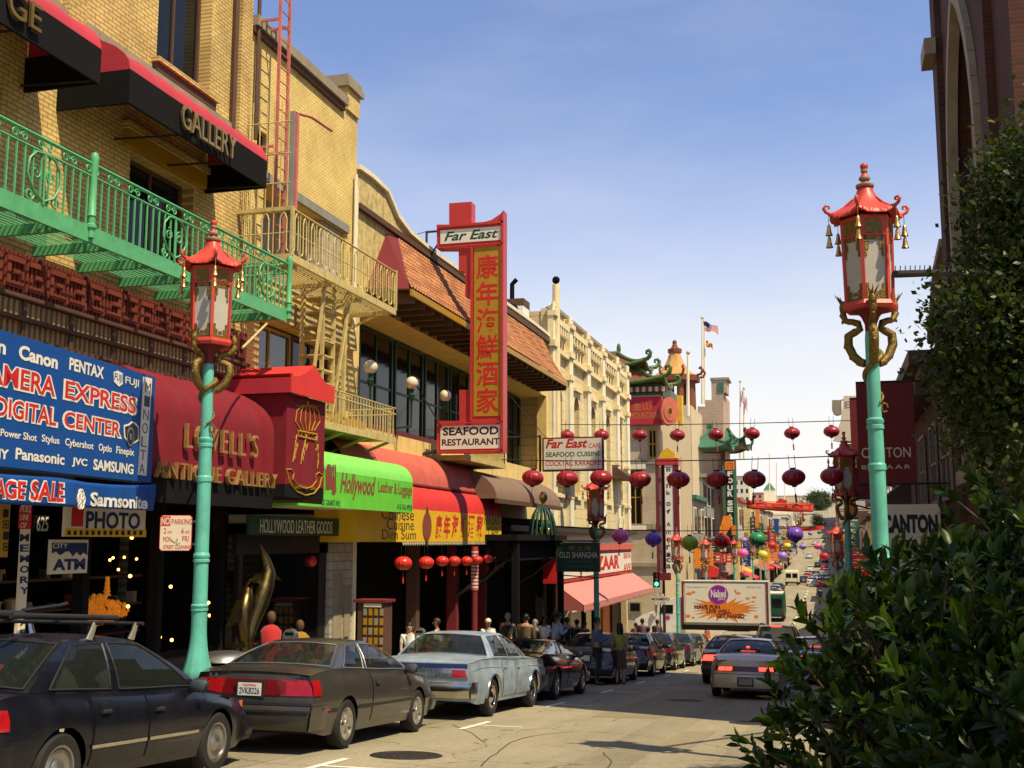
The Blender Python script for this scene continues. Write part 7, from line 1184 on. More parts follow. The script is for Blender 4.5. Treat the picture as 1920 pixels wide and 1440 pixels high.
    # street buildings beyond, both sides, each with its windows
    def house(y0, y1, X, h, wall, lab, side, cols=3, rows=2, roof='stone', extra=None, dep=12, g0=3.6):
        z = zr((y0 + y1) / 2); f = FX(X) if side < 0 else FW(X); T = thing('shop_building', lab, 'building', (X, (y0 + y1) / 2, z)); xo = X - dep if side < 0 else X + dep; b = MB().m(wall); b.box((min(X, xo), y0, z - 3), (max(X, xo), y1, z + h)); b.build('wall', T); c = MB().m(roof); s = .35 if side < 0 else -.35; c.box((min(X + s, xo), y0 - .1, z + h), (max(X + s, xo), y1 + .1, z + h + .35)); c.build('cornice', T); A = lambda y: y if side < 0 else -y
        for r_ in range(rows):
            for k in range(cols):
                yc = y0 + (y1 - y0) * (k + .5) / cols; w = (y1 - y0) / cols * .3; zb = z + g0 + (h - g0) * (r_ + .18) / rows; a0, a1 = sorted((A(yc - w), A(yc + w))); m = MB().m('ivory' if (k + r_) % 2 else 'brown_trim').fbox(f, a0 - .1, zb - .1, a1 + .1, zb + (h - g0) / rows * .62, .003, .06).build('window', T); MB().m('glass_dark').fbox(f, a0, zb, a1, zb + (h - g0) / rows * .62 - .1, .061, .075).build('pane', m)
        m = MB().m('dark'); a0, a1 = sorted((A(y0 + .4), A(y1 - .4))); m.fbox(f, a0, z + .1, a1, z + 2.7, .003, .03); m.build('shop_opening', T)
        m = MB().m(extra or 'brown_canvas'); sg = 1 if side < 0 else -1; m.add([(X, y0 + .3, z + 3.4), (X, y1 - .3, z + 3.4), (X + sg * 1.6, y1 - .3, z + 2.7), (X + sg * 1.6, y0 + .3, z + 2.7), (X + sg * 1.6, y1 - .3, z + 2.4), (X + sg * 1.6, y0 + .3, z + 2.4)], [(0, 1, 2, 3)[::sg], (3, 2, 4, 5)[::sg]]); m.build('shop_awning', T); return T
    house(97.2, 106, -11, 10.2, 'stone', 'pale building with dark balconies behind the bank pagoda corner', -1, 3, 2, 'jade_roof', 'dark_green'); house(106.2, 117, -11.1, 12.5, 'grey_stone', 'grey building with dark balcony openings below the stepped pink wall', -1, 3, 3, 'stone', 'maroon')
    Tn = house(126, 134, -9.4, 11.0, 'far_wall_4', 'yellow building with red trimmed top and carved bracket beyond the four seas sign', -1, 2, 2, 'red_paint', 'sign_red')
    hs = []; y = 134.3; r2 = random.Random(21); k = 0; nm = ['ochre', 'terracotta', 'cream', 'grey', 'yellow', 'brick pink', 'grey green', 'white']
    while y < 520:
        w = r2.uniform(9, 15) * (1 + max(0, y - 200) / 300); c = (k * 5 + 2) % 8; h = r2.uniform(8.5, 12.5)
        house(y, y + w, -10.2 - r2.uniform(0, 1.4), h, 'far_wall_%d' % c, 'distant %s street building, %s down the left row past the banners' % (nm[c], ORD[k]), -1, 3, 2, r2.choice(['stone', 'cream', 'brown_trim']), r2.choice(['sign_red', 'dark_green', 'sign_blue', 'brown_canvas', 'sign_yellow'])); y += w + .3; k += 1
    # stepped pink wall with a roof turret
    Y4 = 117.2; f = FY(Y4); q = lambda px, py: onfr(f, px, py); T = thing('stepped_building', 'pink stepped gable wall with small green turret behind the flagpoles', 'building', (-12, Y4, zr(Y4))); st = [q(*p) for p in ((1250, 1030), (1356, 1030), (1356, 737), (1334, 737), (1334, 750), (1322, 750), (1322, 762), (1308, 762), (1308, 772), (1250, 772))]; zz = zr(Y4); st[0] = (st[0][0], zz); st[1] = (st[1][0], zz)
    MB().m('pink_south').ext(f, st, -8, 0).build('wall', T); t = MB().m('pink_south'); a, b = q(1334, 737), q(1362, 712); t.box((a[0], Y4, a[1]), (b[0], Y4 + 3, b[1])); t.m('jade_roof').fbox(f, q(1346, 735)[0], a[1] + .1, q(1357, 735)[0], b[1] - .3, .003, .1); t.m('stone').box((a[0] - .1, Y4 - .1, b[1]), (b[0] + .25, Y4 + 3.1, b[1] + .25)); t.build('turret', T)
    r = MB(); x0, zc = q(1356, 838); pagoda_roof(r, 'jade_roof', 'dark_green', x0 - 1.2, q(1385, 838)[0], Y4 - 1, Y4 + 7, zc, q(1356, 800)[1], .6, .1, .7, ridge=False); r.build('corner_roof', T, 40); m = MB().m('maroon'); a = q(1356, 1000); m.box((a[0], Y4 - .6, zz), (q(1364, 1000)[0], Y4 - .05, zc)); m.build('corner_pillar', T)
    r = MB(); c0 = xz(1345, 830, 108); pagoda_roof(r, 'jade_roof', 'jade_roof', c0[0] - 2.2, c0[0] + .7, 106.5, 111, c0[1] - .6, c0[1] + 1.2, .5, .1, .5); r.build('balcony_roof', T, 40)
    # fire balconies of dark iron along the shaded fronts
    for i, (y, z) in enumerate(((99, 5.2), (108, 1.6), (108, 4.6))):
        B = thing('iron_balcony', ('green leafy eave ornament balcony next to the bank sign', 'lower dark iron balcony on the far grey building', 'upper dark iron balcony on the far grey building')[i], 'balcony', (-10, y, z - 5)); m = MB().m('dark_green' if i == 0 else 'iron'); z -= 4.2; m.box((-11, y, z), (-9.2, y + 7, z + .15)); fx = FX(-9.2); m.tube([fx.p(y, z + 1.0), fx.p(y + 7, z + 1.0)], .04, 5); balusters(m, fx, y, y + 7, z, z + 1, .35, .04); balusters(m, FY(y), -11, -9.2, z, z + 1, .35, .04); m.build('railing', B)
    # four seas sign
    Y5 = 108; g = FY(Y5); T = thing('vertical_sign', 'dark vertical sign with white letters FOUR SEAS and orange top', 'sign', (-8.8, Y5, 0)); p = lambda px, py: onfr(g, px, py); m = MB().m('sign_black'); a, b = p(1358, 1018), p(1379, 862); m.fbox(g, *a, *b, -.4, 0); m.m('jade_roof'); 
    for x in (1357.5, 1378): u, v = p(x, 1018), p(x + 1.5, 862); m.fbox(g, u[0], u[1], v[0], v[1], -.41, .04)
    m.m('orange'); u, v = p(1360, 881), p(1377, 865); m.fbox(g, *u, *v, .002, .05); u, v = p(1372, 1003), p(1380, 985); m.fbox(g, u[0], u[1], v[0], v[1], .002, .05); m.build('case', T); L = [('sign_white', (ch, g, *pxbox(g, 1364, y_ + 10, 1374, y_)), dict(c=.003, bold=.05)) for ch, y_ in zip('FOURSEAS', (883, 896, 910, 921, 938, 950, 964, 976))] + [('sign_red', ('四', g, *pxbox(g, 1363, 879, 1374, 868)), dict(c=.055))]; lettering(T, L)
    for nm_, lab, y, poly, m_, d, txt in (('neon_sign', 'orange flame shaped sign leaning out behind the crimson lantern', 96, ((1347, 1003), (1356, 968), (1370, 966), (1372, 985), (1358, 1006)), 'orange', .3, None), ('shop_sign', 'dark red lettered shop sign on the left below the crimson lantern', 98, ((1340, 1055), (1342, 1036), (1373, 1040), (1373, 1055)), 'cloth_red', .3, '= ≡ ='), ('shop_sign', 'yellow shop sign ending in letter S left of the crimson lantern', 92, ((1301, 1057), (1301, 1043), (1330, 1043), (1330, 1057)), 'sign_yellow', .3, 'S'), ('shop_sign', 'upper small yellow shop sign left of the crimson lantern', 92.2, ((1301, 1041), (1301, 1028), (1329, 1028), (1329, 1041)), 'sign_yellow', .3, None), ('shop_sign', 'white tilted wall sign right of the orange flame sign', 112, ((1375, 1008), (1384, 984), (1391, 986), (1393, 1008)), 'sign_white', .2, None), ('shop_sign', 'small blue vertical sign right of the tilted banner end', 160, ((1451, 999), (1451, 973), (1460, 973), (1460, 999)), 'sign_blue', .3, None), ('shop_sign', 'orange vertical sign in the far distance left of the blue one', 150, ((1416, 990), (1416, 952), (1424, 952), (1424, 990)), 'orange', .3, None), ('shop_sign', 'red and white cloth canopy below the yellow signs', 88, ((1318, 1082), (1320, 1064), (1334, 1060), (1346, 1066), (1344, 1082)), 'cloth_red', 1.0, None), ('shop_sign', 'red pointed roof sign over the end of the banner', 170, ((1453, 944), (1462, 934), (1476, 938), (1474, 946)), 'cloth_red', .5, None)):
        g = FY(y); T = thing(nm_, lab, 'sign', V((ony(*poly[0], y)))); MB().m(m_).ext(g, [onfr(g, *p_) for p_ in poly], -d, 0).build('board', T)
        if txt: xs_ = [p_[0] for p_ in poly]; ys_ = [p_[1] for p_ in poly]; lettering(T, [('sign_cream' if m_ == 'cloth_red' else 'sign_black', (txt, g, *pxbox(g, min(xs_) + 3, max(ys_) - 3, max(xs_) - 3, min(ys_) + 5)), dict(c=.01, bold=.02))])
    r3 = random.Random(77); cl = ['sign_red', 'sign_yellow', 'sign_green', 'sign_blue', 'ivory', 'orange', 'maroon', 'jade_roof']; cn = ['red', 'yellow', 'dark green', 'blue', 'ivory', 'orange', 'maroon', 'jade green']
    for k in range(34):
        side = -1 if k % 3 else 1; y = 84 + k * 7.5; X = -10.6 if side < 0 else 2.9; g = FY(y); c = k * 5 % 8; w = r3.uniform(.7, 1.6); h = r3.uniform(1.2, 4.5); z = zr(y) + r3.uniform(3.2, 6.0); x0 = X + (.3 if side < 0 else -.3 - w); T = thing('projecting_sign', '%s sign board projecting from the %s shops, %s along the far street' % (cn[c], 'left' if side < 0 else 'right', ORD[k]), 'sign', (x0, y, z), 'signs along the far street'); MB().m(cl[c]).fbox(g, x0, z, x0 + w, z + h, -.25, 0).build('board', T); m = MB().m('sign_cream' if c not in (1, 4) else 'sign_red')
        for j in range(int(h / .55)): q = z + .18 + j * .55; m.fbox(g, x0 + w * .25, q, x0 + w * .75, q + .06, .002, .02); m.fbox(g, x0 + w * .45, q, x0 + w * .55, q + .3, .002, .02); m.fbox(g, x0 + w * .3, q + .2, x0 + w * .7, q + .26, .021, .03)
        m.build('marks', T); MB().m('iron').tube([(X, y + .1, z + h * .8), (x0 + w * .5, y + .1, z + h * .8)], .04, 5).build('bracket', T)
    # flagpoles
    for i, (px, y0, y1, Y, fl, lab) in enumerate(((1317, 598, 757, 128, 'us', 'tall flagpole flying a striped flag above the stepped wall'), (1321, 605, 757, 129, 'red', 'tall flagpole flying a small red flag beside the striped one'), (1290, 664, 780, 95, None, 'bare pale flagpole in front of the pagoda tower'), (1388, 717, 860, 150, 'limp', 'distant flagpole with a limp striped flag, left of two'), (1395, 730, 862, 152, 'limp', 'distant flagpole with a limp striped flag, right of two'))):
        T = thing('flagpole', lab, 'flagpole', ony(px, y1, Y), 'flagpoles on the roofs'); a, b = ony(px, y1, Y), ony(px, y0, Y); m = MB().m('ivory'); m.tube([a, b], [.16, .09], 8); m.m('brass').ell(b + V((0, 0, .12)), .17, 8, 6); m.build('pole', T, 40); s = Y / FOC
        if fl == 'us' or fl == 'red':
            w, h = (27 * s, 17 * s) if fl == 'us' else (12 * s, 11 * s); o = b + V((.1, 0, -.3 if fl == 'us' else -1.6 - 8 * s)); fn = lambda u, v: V((o.x + w * u, o.y + .35 * math.sin(u * 7 + v), o.z - h * v * (1 - .25 * u) - h * .75 * u ** 1.3 + .12 * math.sin(u * 8 + v * 2)))
            F = MB().m('flag_stripes')
            if fl == 'us':
                for k in range(13): F.m('cloth_red' if k % 2 == 0 else 'white').grid(fn, lin(0 if k > 6 else .4, 1, 14), [k / 13, (k + 1) / 13])
                F.m('navy').grid(fn, lin(0, .4, 7), lin(0, 7 / 13, 4))
            else: F.m('cloth_red').grid(fn, lin(0, 1, 10), lin(0, 1, 4)); F.m('sign_yellow').ell(fn(.45, .45) + V((0, -.1, 0)), (.3, .05, .3), 8, 6)
            F.build('flag', T, 60)
        elif fl: w, h = 5 * s, 30 * s; o = b + V((.1, 0, -.5)); fn = lambda u, v: V((o.x + w * u * (.4 + .6 * v) + .1 * math.sin(v * 6), o.y + .3 * math.sin(u * 6 + v * 3), o.z - h * v - h * .25 * u)); F = MB(); [F.m('cloth_red' if k % 2 else 'white').grid(fn, [k / 7, (k + 1) / 7], lin(0, 1, 8)) for k in range(7)]; F.build('flag', T, 60)
    # hill top buildings and tree masses at the end of the street
    for i, (px0, px1, py, Y, m_) in enumerate(((1400, 1440, 925, 700, 5), (1438, 1470, 940, 640, 2), (1470, 1525, 931, 760, 7), (1500, 1530, 965, 560, 0), (1455, 1500, 962, 600, 4), (1405, 1455, 965, 520, 1), (1540, 1570, 935, 700, 3), (1376, 1405, 895, 420, 2))):
        f = FY(Y); a, b = onfr(f, px0, py), onfr(f, px1, py); zg = zr(Y) - 4; T = thing('hill_building', 'distant %s building on the hill at the end of the street, at position %d' % (('pink', 'white', 'long white', 'tan', 'yellow', 'terracotta', 'grey', 'cream')[i], i + 1), 'building', (a[0], Y, zg)); T['label'] = ('pinkish building low on the far hill, left', 'white building just right of the green roofed cupola', 'long white building along the far hill top', 'tan building beside the far road, right', 'yellow building below the long white one', 'terracotta coloured building at the bottom of the far hill', 'grey building right of the hill top trees', 'cream tower block left of the green roofed cupola')[i]
        MB().m('far_wall_%d' % m_).box((a[0], Y, zg), (b[0], Y + 14, a[1])).build('wall', T); n = max(3, int((b[0] - a[0]) / 2.6)); w = MB().m('glass_dark')
        for r_ in range(4):
            for k in range(n): x = a[0] + (b[0] - a[0]) * (k + .3) / n; z = a[1] - 1.2 - 3 * r_; w.fbox(f, x, z - 1.4, x + .4 * (b[0] - a[0]) / n, z, .003, .1)
        w.build('window_grid', T); MB().m('stone').box((a[0] - .3, Y - .3, a[1]), (b[0] + .3, Y + 14.3, a[1] + .5)).build('cornice', T)
    Y = 430; q = lambda px, py: xz(px, py, Y); T = thing('cupola', 'square cupola with a green pyramid roof in the far distance', 'cupola', (*q(1442, 925)[:1], Y, 5)); a, b = q(1432, 925), q(1453, 918); MB().m('far_wall_7').box((a[0], Y, -3), (b[0], Y + 4, b[1])).build('wall', T); c = (a[0] + b[0]) / 2; m = MB().m('jade_roof').lathe([((b[0] - a[0]) * .75, b[1]), (0, q(1442, 903)[1])], 4, (c, Y + 2, 0), phase=.5); m.build('roof', T)
    for px, y0, Y in ((1443, 850, 300), (1456, 868, 330), (1471, 905, 350)): a, b = ony(px, 960, Y), ony(px, y0, Y); tag(MB().m('ivory').tube([a, b], .15, 5).build('mast'), 'thin pale mast rising over the far roofs, %s of three' % {1443: 'tallest', 1456: 'middle', 1471: 'shortest and rightmost'}[px], 'mast', 'masts over the far roofs')
def signal():
    T = thing('traffic_light', 'traffic light showing green at the corner beside the street lamp', 'traffic light', (-8.2, 66, zr(66))); Y = 64.2; p = ony(1231, 1108, Y); m = MB().m('iron').lathe([(.09, zr(66)), (.07, p.z + 1.2)], 10, (p.x + .35, Y + .4, 0)); m.build('pole', T, 40); h = MB().m('sign_black').box((p.x - .17, Y - .1, ony(1231, 1101, Y).z), (p.x + .17, Y + .2, ony(1231, 1073, Y).z))
    for py in (1079, 1087, 1095): h.lathe([(.16, -.22), (.165, 0)], 12, ony(1231, py, Y - .1), Matrix.Rotation(-PI / 2, 4, 'X') @ Matrix.Rotation(PI, 4, 'X'))
    h.m('maroon').box((p.x + .2, Y, ony(1231, 1088, Y).z), (p.x + .8, Y + .2, ony(1231, 1074, Y).z)).build('housing', T); MB().m('green_lamp').ell(ony(1231, 1095, Y - .08), (.12, .05, .12), 12, 8).build('green_lens', T); MB().m('tail_dark').ell(ony(1231, 1079, Y - .08), (.12, .04, .12), 12, 8).build('red_lens', T); MB().m('brown_trim').ell(ony(1231, 1087, Y - .08), (.12, .04, .12), 12, 8).build('amber_lens', T)
    g = FY(62.5); T = thing('street_sign', 'white Sacramento street name sign under the traffic light', 'sign', ony(1238, 1125, 62.5)); m = MB().m('sign_white'); a, b = onfr(g, 1220, 1127), onfr(g, 1257, 1119); m.fbox(g, *a, *b, -.04, 0); m.fbox(g, *onfr(g, 1232, 1118), *onfr(g, 1245, 1114), -.04, 0); m.fbox(g, *onfr(g, 1229, 1133), *onfr(g, 1250, 1128), -.04, 0); m.build('plate', T); lettering(T, [('sign_black', ('SACRAMENTO', g, *pxbox(g, 1221.5, 1125.5, 1255.5, 1120.5)), dict(c=.003, bold=.02)), ('sign_black', ('ST', g, *pxbox(g, 1235, 1117.3, 1242, 1114.7)), dict(c=.003)), ('sign_black', ('7 0 0', g, *pxbox(g, 1232, 1131.7, 1247, 1129)), dict(c=.003))]); MB().m('iron').tube([ony(1238, 1112, 62.6), ony(1238, 1210, 62.6)], .04, 6).build('post', T)
def right_side():
    # red brick church with a pointed window
    X = 3.0; f = FW(X); Y0, Y1 = 18.3, 28.3; T = thing('brick_church', 'dark red brick church with a tall pointed window of weathered tracery', 'church', (X, 23, zr(23))); zb = zr(25)
    A = lambda y: -y; wy0, wy1 = 22.0, 26.6; c = (wy0 + wy1) / 2; hw = (wy1 - wy0) / 2; sp = 9.0
    hole = [(-wy1, 3.0), (-wy0, 3.0), (-wy0, sp)] + [(-(c - hw + 2 * hw * (1 - math.cos(t))) if 0 else -(wy1 - 2 * hw * math.cos(t)), sp + 2 * hw * math.sin(t)) for t in lin(0, PI / 3, 9)][1:] + [(-(wy0 + 2 * hw * math.cos(t)), sp + 2 * hw * math.sin(t)) for t in lin(PI / 3, 0, 9)][1:]
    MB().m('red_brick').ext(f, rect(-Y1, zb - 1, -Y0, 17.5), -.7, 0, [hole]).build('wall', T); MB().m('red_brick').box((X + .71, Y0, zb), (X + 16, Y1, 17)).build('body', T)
    m = MB().m('stone'); n = len(hole)
    for i in range(2, n - 1): a, b = hole[i], hole[i + 1]; m.bar(f.p(*a, .02), f.p(*b, .02), .3, .22, (1, 0, 0))
    m.bar(f.p(*hole[1], .02), f.p(*hole[2], .02), .3, .22, (1, 0, 0)); m.bar(f.p(*hole[0], .02), f.p(-wy1, sp, .02), .3, .22, (1, 0, 0)); m.bar(f.p(-wy1 - .2, 2.9, .02), f.p(-wy0 + .2, 2.9, .02), .5, .3); m.build('window_surround', T)
    w = MB().m('stone')
    for k in range(1, 6): y = wy0 + (wy1 - wy0) * k / 6; w.box((X + .35, y - .09, 3), (X + .55, y + .09, sp + 2.2)); 
    for k in range(3): y = wy0 + (wy1 - wy0) * (k + .5) / 3; w.tube([(X + .45, y + .7 * math.cos(t), sp + .9 + .9 * math.sin(t)) for t in lin(0, PI, 9)], .08, 5)
    W = w.build('tracery', T); MB().m('glass_dark').box((X + .56, wy0, 3), (X + .6, wy1, sp + 4.2)).build('glass', W)
    b = MB().m('red_brick'); b.box((X - .14, Y1 - .8, zb), (X - .003, Y1 + .1, 17.7)); b.box((X - .14, 20.0, zb), (X - .003, 20.9, 17.7)); b.m('stone').box((X - .4, Y1 - .9, 13.0), (X - .143, Y1 + .15, 13.4)); b.box((X - .25, Y1 - .9, 5.2), (X - .142, Y1 + .15, 5.5)); b.build('buttress', T)
    w = window(T, f, -21.6, 1.6, -20.95, 4.2, -.02, 'stone', 'glass_dark', 1, 1, .08)
    # darker shop building beyond with bazaar banners
    X = 3.05; f = FW(X); T = thing('brick_building', 'dark brick building with a sloping gable and heavy cornice beyond the church', 'building', (X, 40, zr(40))); y0, y1 = 28.45, 58; top = 8.3
    pts = [(-y1, zr(58)), (-y0, zr(58)), (-y0, 8.6), (-30.5, 8.3), (-33, 7.0), (-y1, 6.6)]
    MB().m('red_brick').ext(f, pts, -12, 0).build('wall', T); m = MB().m('brown_trim'); m.box((X - .75, 33, 6.4), (X - .003, y1, 6.8)); m.box((X - .45, 33, 6.0), (X - .003, y1, 6.397)); m.m('stone'); m.bar(f.p(-y0, 8.66, .1), f.p(-30.5, 8.36, .1), .3, .2); m.bar(f.p(-30.5, 8.36, .1), f.p(-33, 7.05, .1), .3, .2); m.m('brown_trim')
    for y in lin(33.3, 57.5, 26): m.box((X - .6, y, 5.6), (X - .004, y + .25, 5.997))
    m.build('cornice', T)
    for a, b in ((-32.8, -30.2), (-36, -34), (-40, -38), (-45, -43), (-50, -48)): window(T, f, a, 2.6, b, 4.9, -.03, 'stone', 'glass_dark', 1, 1, .1)
    m = MB().m('dark_iron') if 'dark_iron' in M else MB().m('iron'); m.box((X - 1.0, 31, 2.2), (X - .003, 45, 2.35)); g2 = FW(X - 1.0); balusters(m, g2, -45, -31, 2.35, 3.2, .3, .03); m.tube([g2.p(-45, 3.2), g2.p(-31, 3.2)], .03, 5); m.build('balcony', T); m = MB().m('brown_canvas'); m.add([(X, 30, 2.0), (X, 50, 2.0), (X - 1.8, 50, 1.2), (X - 1.8, 30, 1.2)], [(0, 3, 2, 1), (0, 1, 2, 3)]); m.build('shop_awning', T); m = MB().m('dark').box((X - .05, 30, -3.2), (X - .003, 57, .9)); m.build('shop_opening', T)
    MB().m('red_brick').box((X + 1.2, y0 + .1, 5), (X + 5.4, 35.6, 26)).build('shade_block', T)  # unseen tall block, added to cast shade on the lane and parked cars
    for i, (Y, x0, x1, yt, yb, s1, s2, q1, q2) in enumerate(((30.5, 1655, 1711, 714, 908, 'CANTON', 'BAZAAR', (1616, 859, 1707, 838), (1616, 880, 1707, 871)), (46, 1605, 1650, 745, 935, None, None, 0, 0))):
        g = FY(Y); a, b = onfr(g, 1600 if i else 1612, yb), onfr(g, x1, yt); S = thing('cloth_banner', ('dark red cloth banner lettered CANTON BAZAAR on the right', 'dark red cloth banner farther behind the lamp post')[i], 'banner', (a[0], Y, a[1]), 'dark red banners on the right'); MB().m('maroon').fbox(g, *a, *b, -.02, 0).build('cloth', S)
        if s1: lettering(S, [('sign_cream', (s1, g, *pxbox(g, *q1)), dict(c=.003)), ('sign_cream', (s2, g, *pxbox(g, *q2)), dict(c=.003, sp=1.3))])
        k = MB().m('iron'); k.tube([g.p(a[0], b[1], -.01), g.p(3.0, b[1], -.01)], .03, 5); k.tube([g.p(a[0], a[1], -.01), g.p(3.0, a[1], -.01)], .03, 5); k.build('rod', S)
    g = FY(29.5); S = thing('shop_sign', 'cream fascia sign with dark CANTON BAZAAR lettering behind the bush', 'sign', ony(1700, 1060, 29.5)); a, b = onfr(g, 1640, 1075), onfr(g, 1762, 945); MB().m('sign_cream').fbox(g, *a, *b, -.2, 0).build('board', S); lettering(S, [('sign_black', ('CANTON', g, *pxbox(g, 1655, 1000, 1758, 964)), dict(c=.004, bold=.06)), ('sign_black', ('BAZAAR', g, *pxbox(g, 1655, 1048, 1758, 1012)), dict(c=.004, bold=.06))])
    for nm_, lab, y, poly, m_, txt, tm in (('projecting_sign', 'pale projecting sign with rounded box hanging high on the right', 62, ((1583, 830), (1562, 826), (1574, 795), (1576, 790), (1582, 742), (1612, 742), (1612, 760), (1600, 830)), 'sign_cream', '日', 'stone'), ('round_box', 'grey rounded lamp box beside the pale projecting sign', 63, ((1578, 750), (1560, 750), (1560, 768), (1564, 777), (1571, 779), (1578, 776)), 'stone', None, None), ('projecting_sign', 'dark brown sign with a pale character below the pale projecting sign', 58, ((1572, 868), (1574, 832), (1596, 832), (1596, 868)), 'brown_trim', '共', 'sign_cream'), ('projecting_sign', 'orange and white poster sign behind the shaded right lamp', 56, ((1590, 915), (1590, 874), (1606, 874), (1606, 915)), 'sign_cream', '/', 'red_metal'), ('projecting_sign', 'orange red board below the poster sign on the right', 54, ((1588, 970), (1590, 916), (1604, 916), (1606, 970)), 'orange', None, None)):
        g = FY(y); S = thing(nm_, lab, 'sign', ony(*poly[0], y)); MB().m(m_).ext(g, [onfr(g, *p) for p in poly], -.35, 0).build('board', S)
        if txt: xs_ = [p[0] for p in poly]; ys_ = [p[1] for p in poly]; x0 = min(xs_); lettering(S, [(tm, (txt, g, *pxbox(g, (1584 if y == 62 else x0 + 4), (766 if y == 62 else max(ys_) - 7), (1606 if y == 62 else max(xs_) - 4), (752 if y == 62 else min(ys_) + 7))), dict(c=.004, bold=.03))])
        MB().m('iron').tube([ony(poly[0][0], (poly[0][1] + poly[1][1]) / 2, y), (3.2, y, ony(*poly[0], y).z)], .04, 5).build('bracket', S)
    def far_house(y0, y1, X, h, m_, lab, k):
        z = zr((y0 + y1) / 2); f = FW(X); T = thing('shop_building', lab, 'building', (X, y0, z)); MB().m(m_).box((X, y0, z - 4), (X + 14, y1, z + h)).build('wall', T); MB().m('brown_trim').box((X - .5, y0, z + h), (X + 14, y1, z + h + .4)).build('cornice', T)
        for r_ in range(2):
            for j in range(3): yc = y0 + (y1 - y0) * (j + .5) / 3; w = MB().m('ivory').fbox(f, -yc - 1, z + 4 + 3 * r_, -yc + 1, z + 6 + 3 * r_, .003, .06).build('window', T); MB().m('glass_dark').fbox(f, -yc - .85, z + 4.15 + 3 * r_, -yc + .85, z + 5.85 + 3 * r_, .061, .075).build('pane', w)
    r2 = random.Random(31); y = 58.3; k = 0
    for w in (8, ): far_house(y, y + w, 3.1, 10.2, 'far_wall_5', 'brick pink corner building on the right before the crossing', 0); y += w
    y = 79
    while y < 520: w = r2.uniform(10, 16) * (1 + max(0, y - 200) / 300); far_house(y, y + w, 3.1 + r2.uniform(0, .6), r2.uniform(8, 11), 'far_wall_%d' % ((k * 3 + 1) % 8), 'distant shop building on the right side, %s past the crossing' % ORD[k], k); y += w + .3; k += 1
stripes('checker', (.6, .5, .35), (.16, .04, .03), 0, .45)
far_left(); signal(); right_side()
# ------------------------------------------------------------------ people
def grow(name, nodes, edges, parent, m, sub=1):
    """one skin over a skeleton: nodes {key: (x, y, z, radius)}; the first node is the root"""
    ks = list(nodes); me = bpy.data.meshes.new(name); me.from_pydata([nodes[k][:3] for k in ks], [(ks.index(a), ks.index(b)) for a, b in edges], []); o = bpy.data.objects.new(name, me); COL.objects.link(o)
    o.modifiers.new('skin', 'SKIN').use_smooth_shade = True
    sv = me.skin_vertices[0].data
    for i, k in enumerate(ks):
        r = nodes[k][3]; sv[i].radius = r if isinstance(r, tuple) else (r, r)
    sv[0].use_root = True
    ss = o.modifiers.new('sub', 'SUBSURF'); ss.levels = ss.render_levels = sub
    ev = bpy.data.meshes.new_from_object(o.evaluated_get(bpy.context.evaluated_depsgraph_get())); bpy.data.objects.remove(o); bpy.data.meshes.remove(me); ev.name = name; ev.materials.clear(); ev.materials.append(M[m])
    ev.polygons.foreach_set('use_smooth', [True] * len(ev.polygons)); ob = bpy.data.objects.new(name, ev); COL.objects.link(ob); ob.parent = parent; return ob
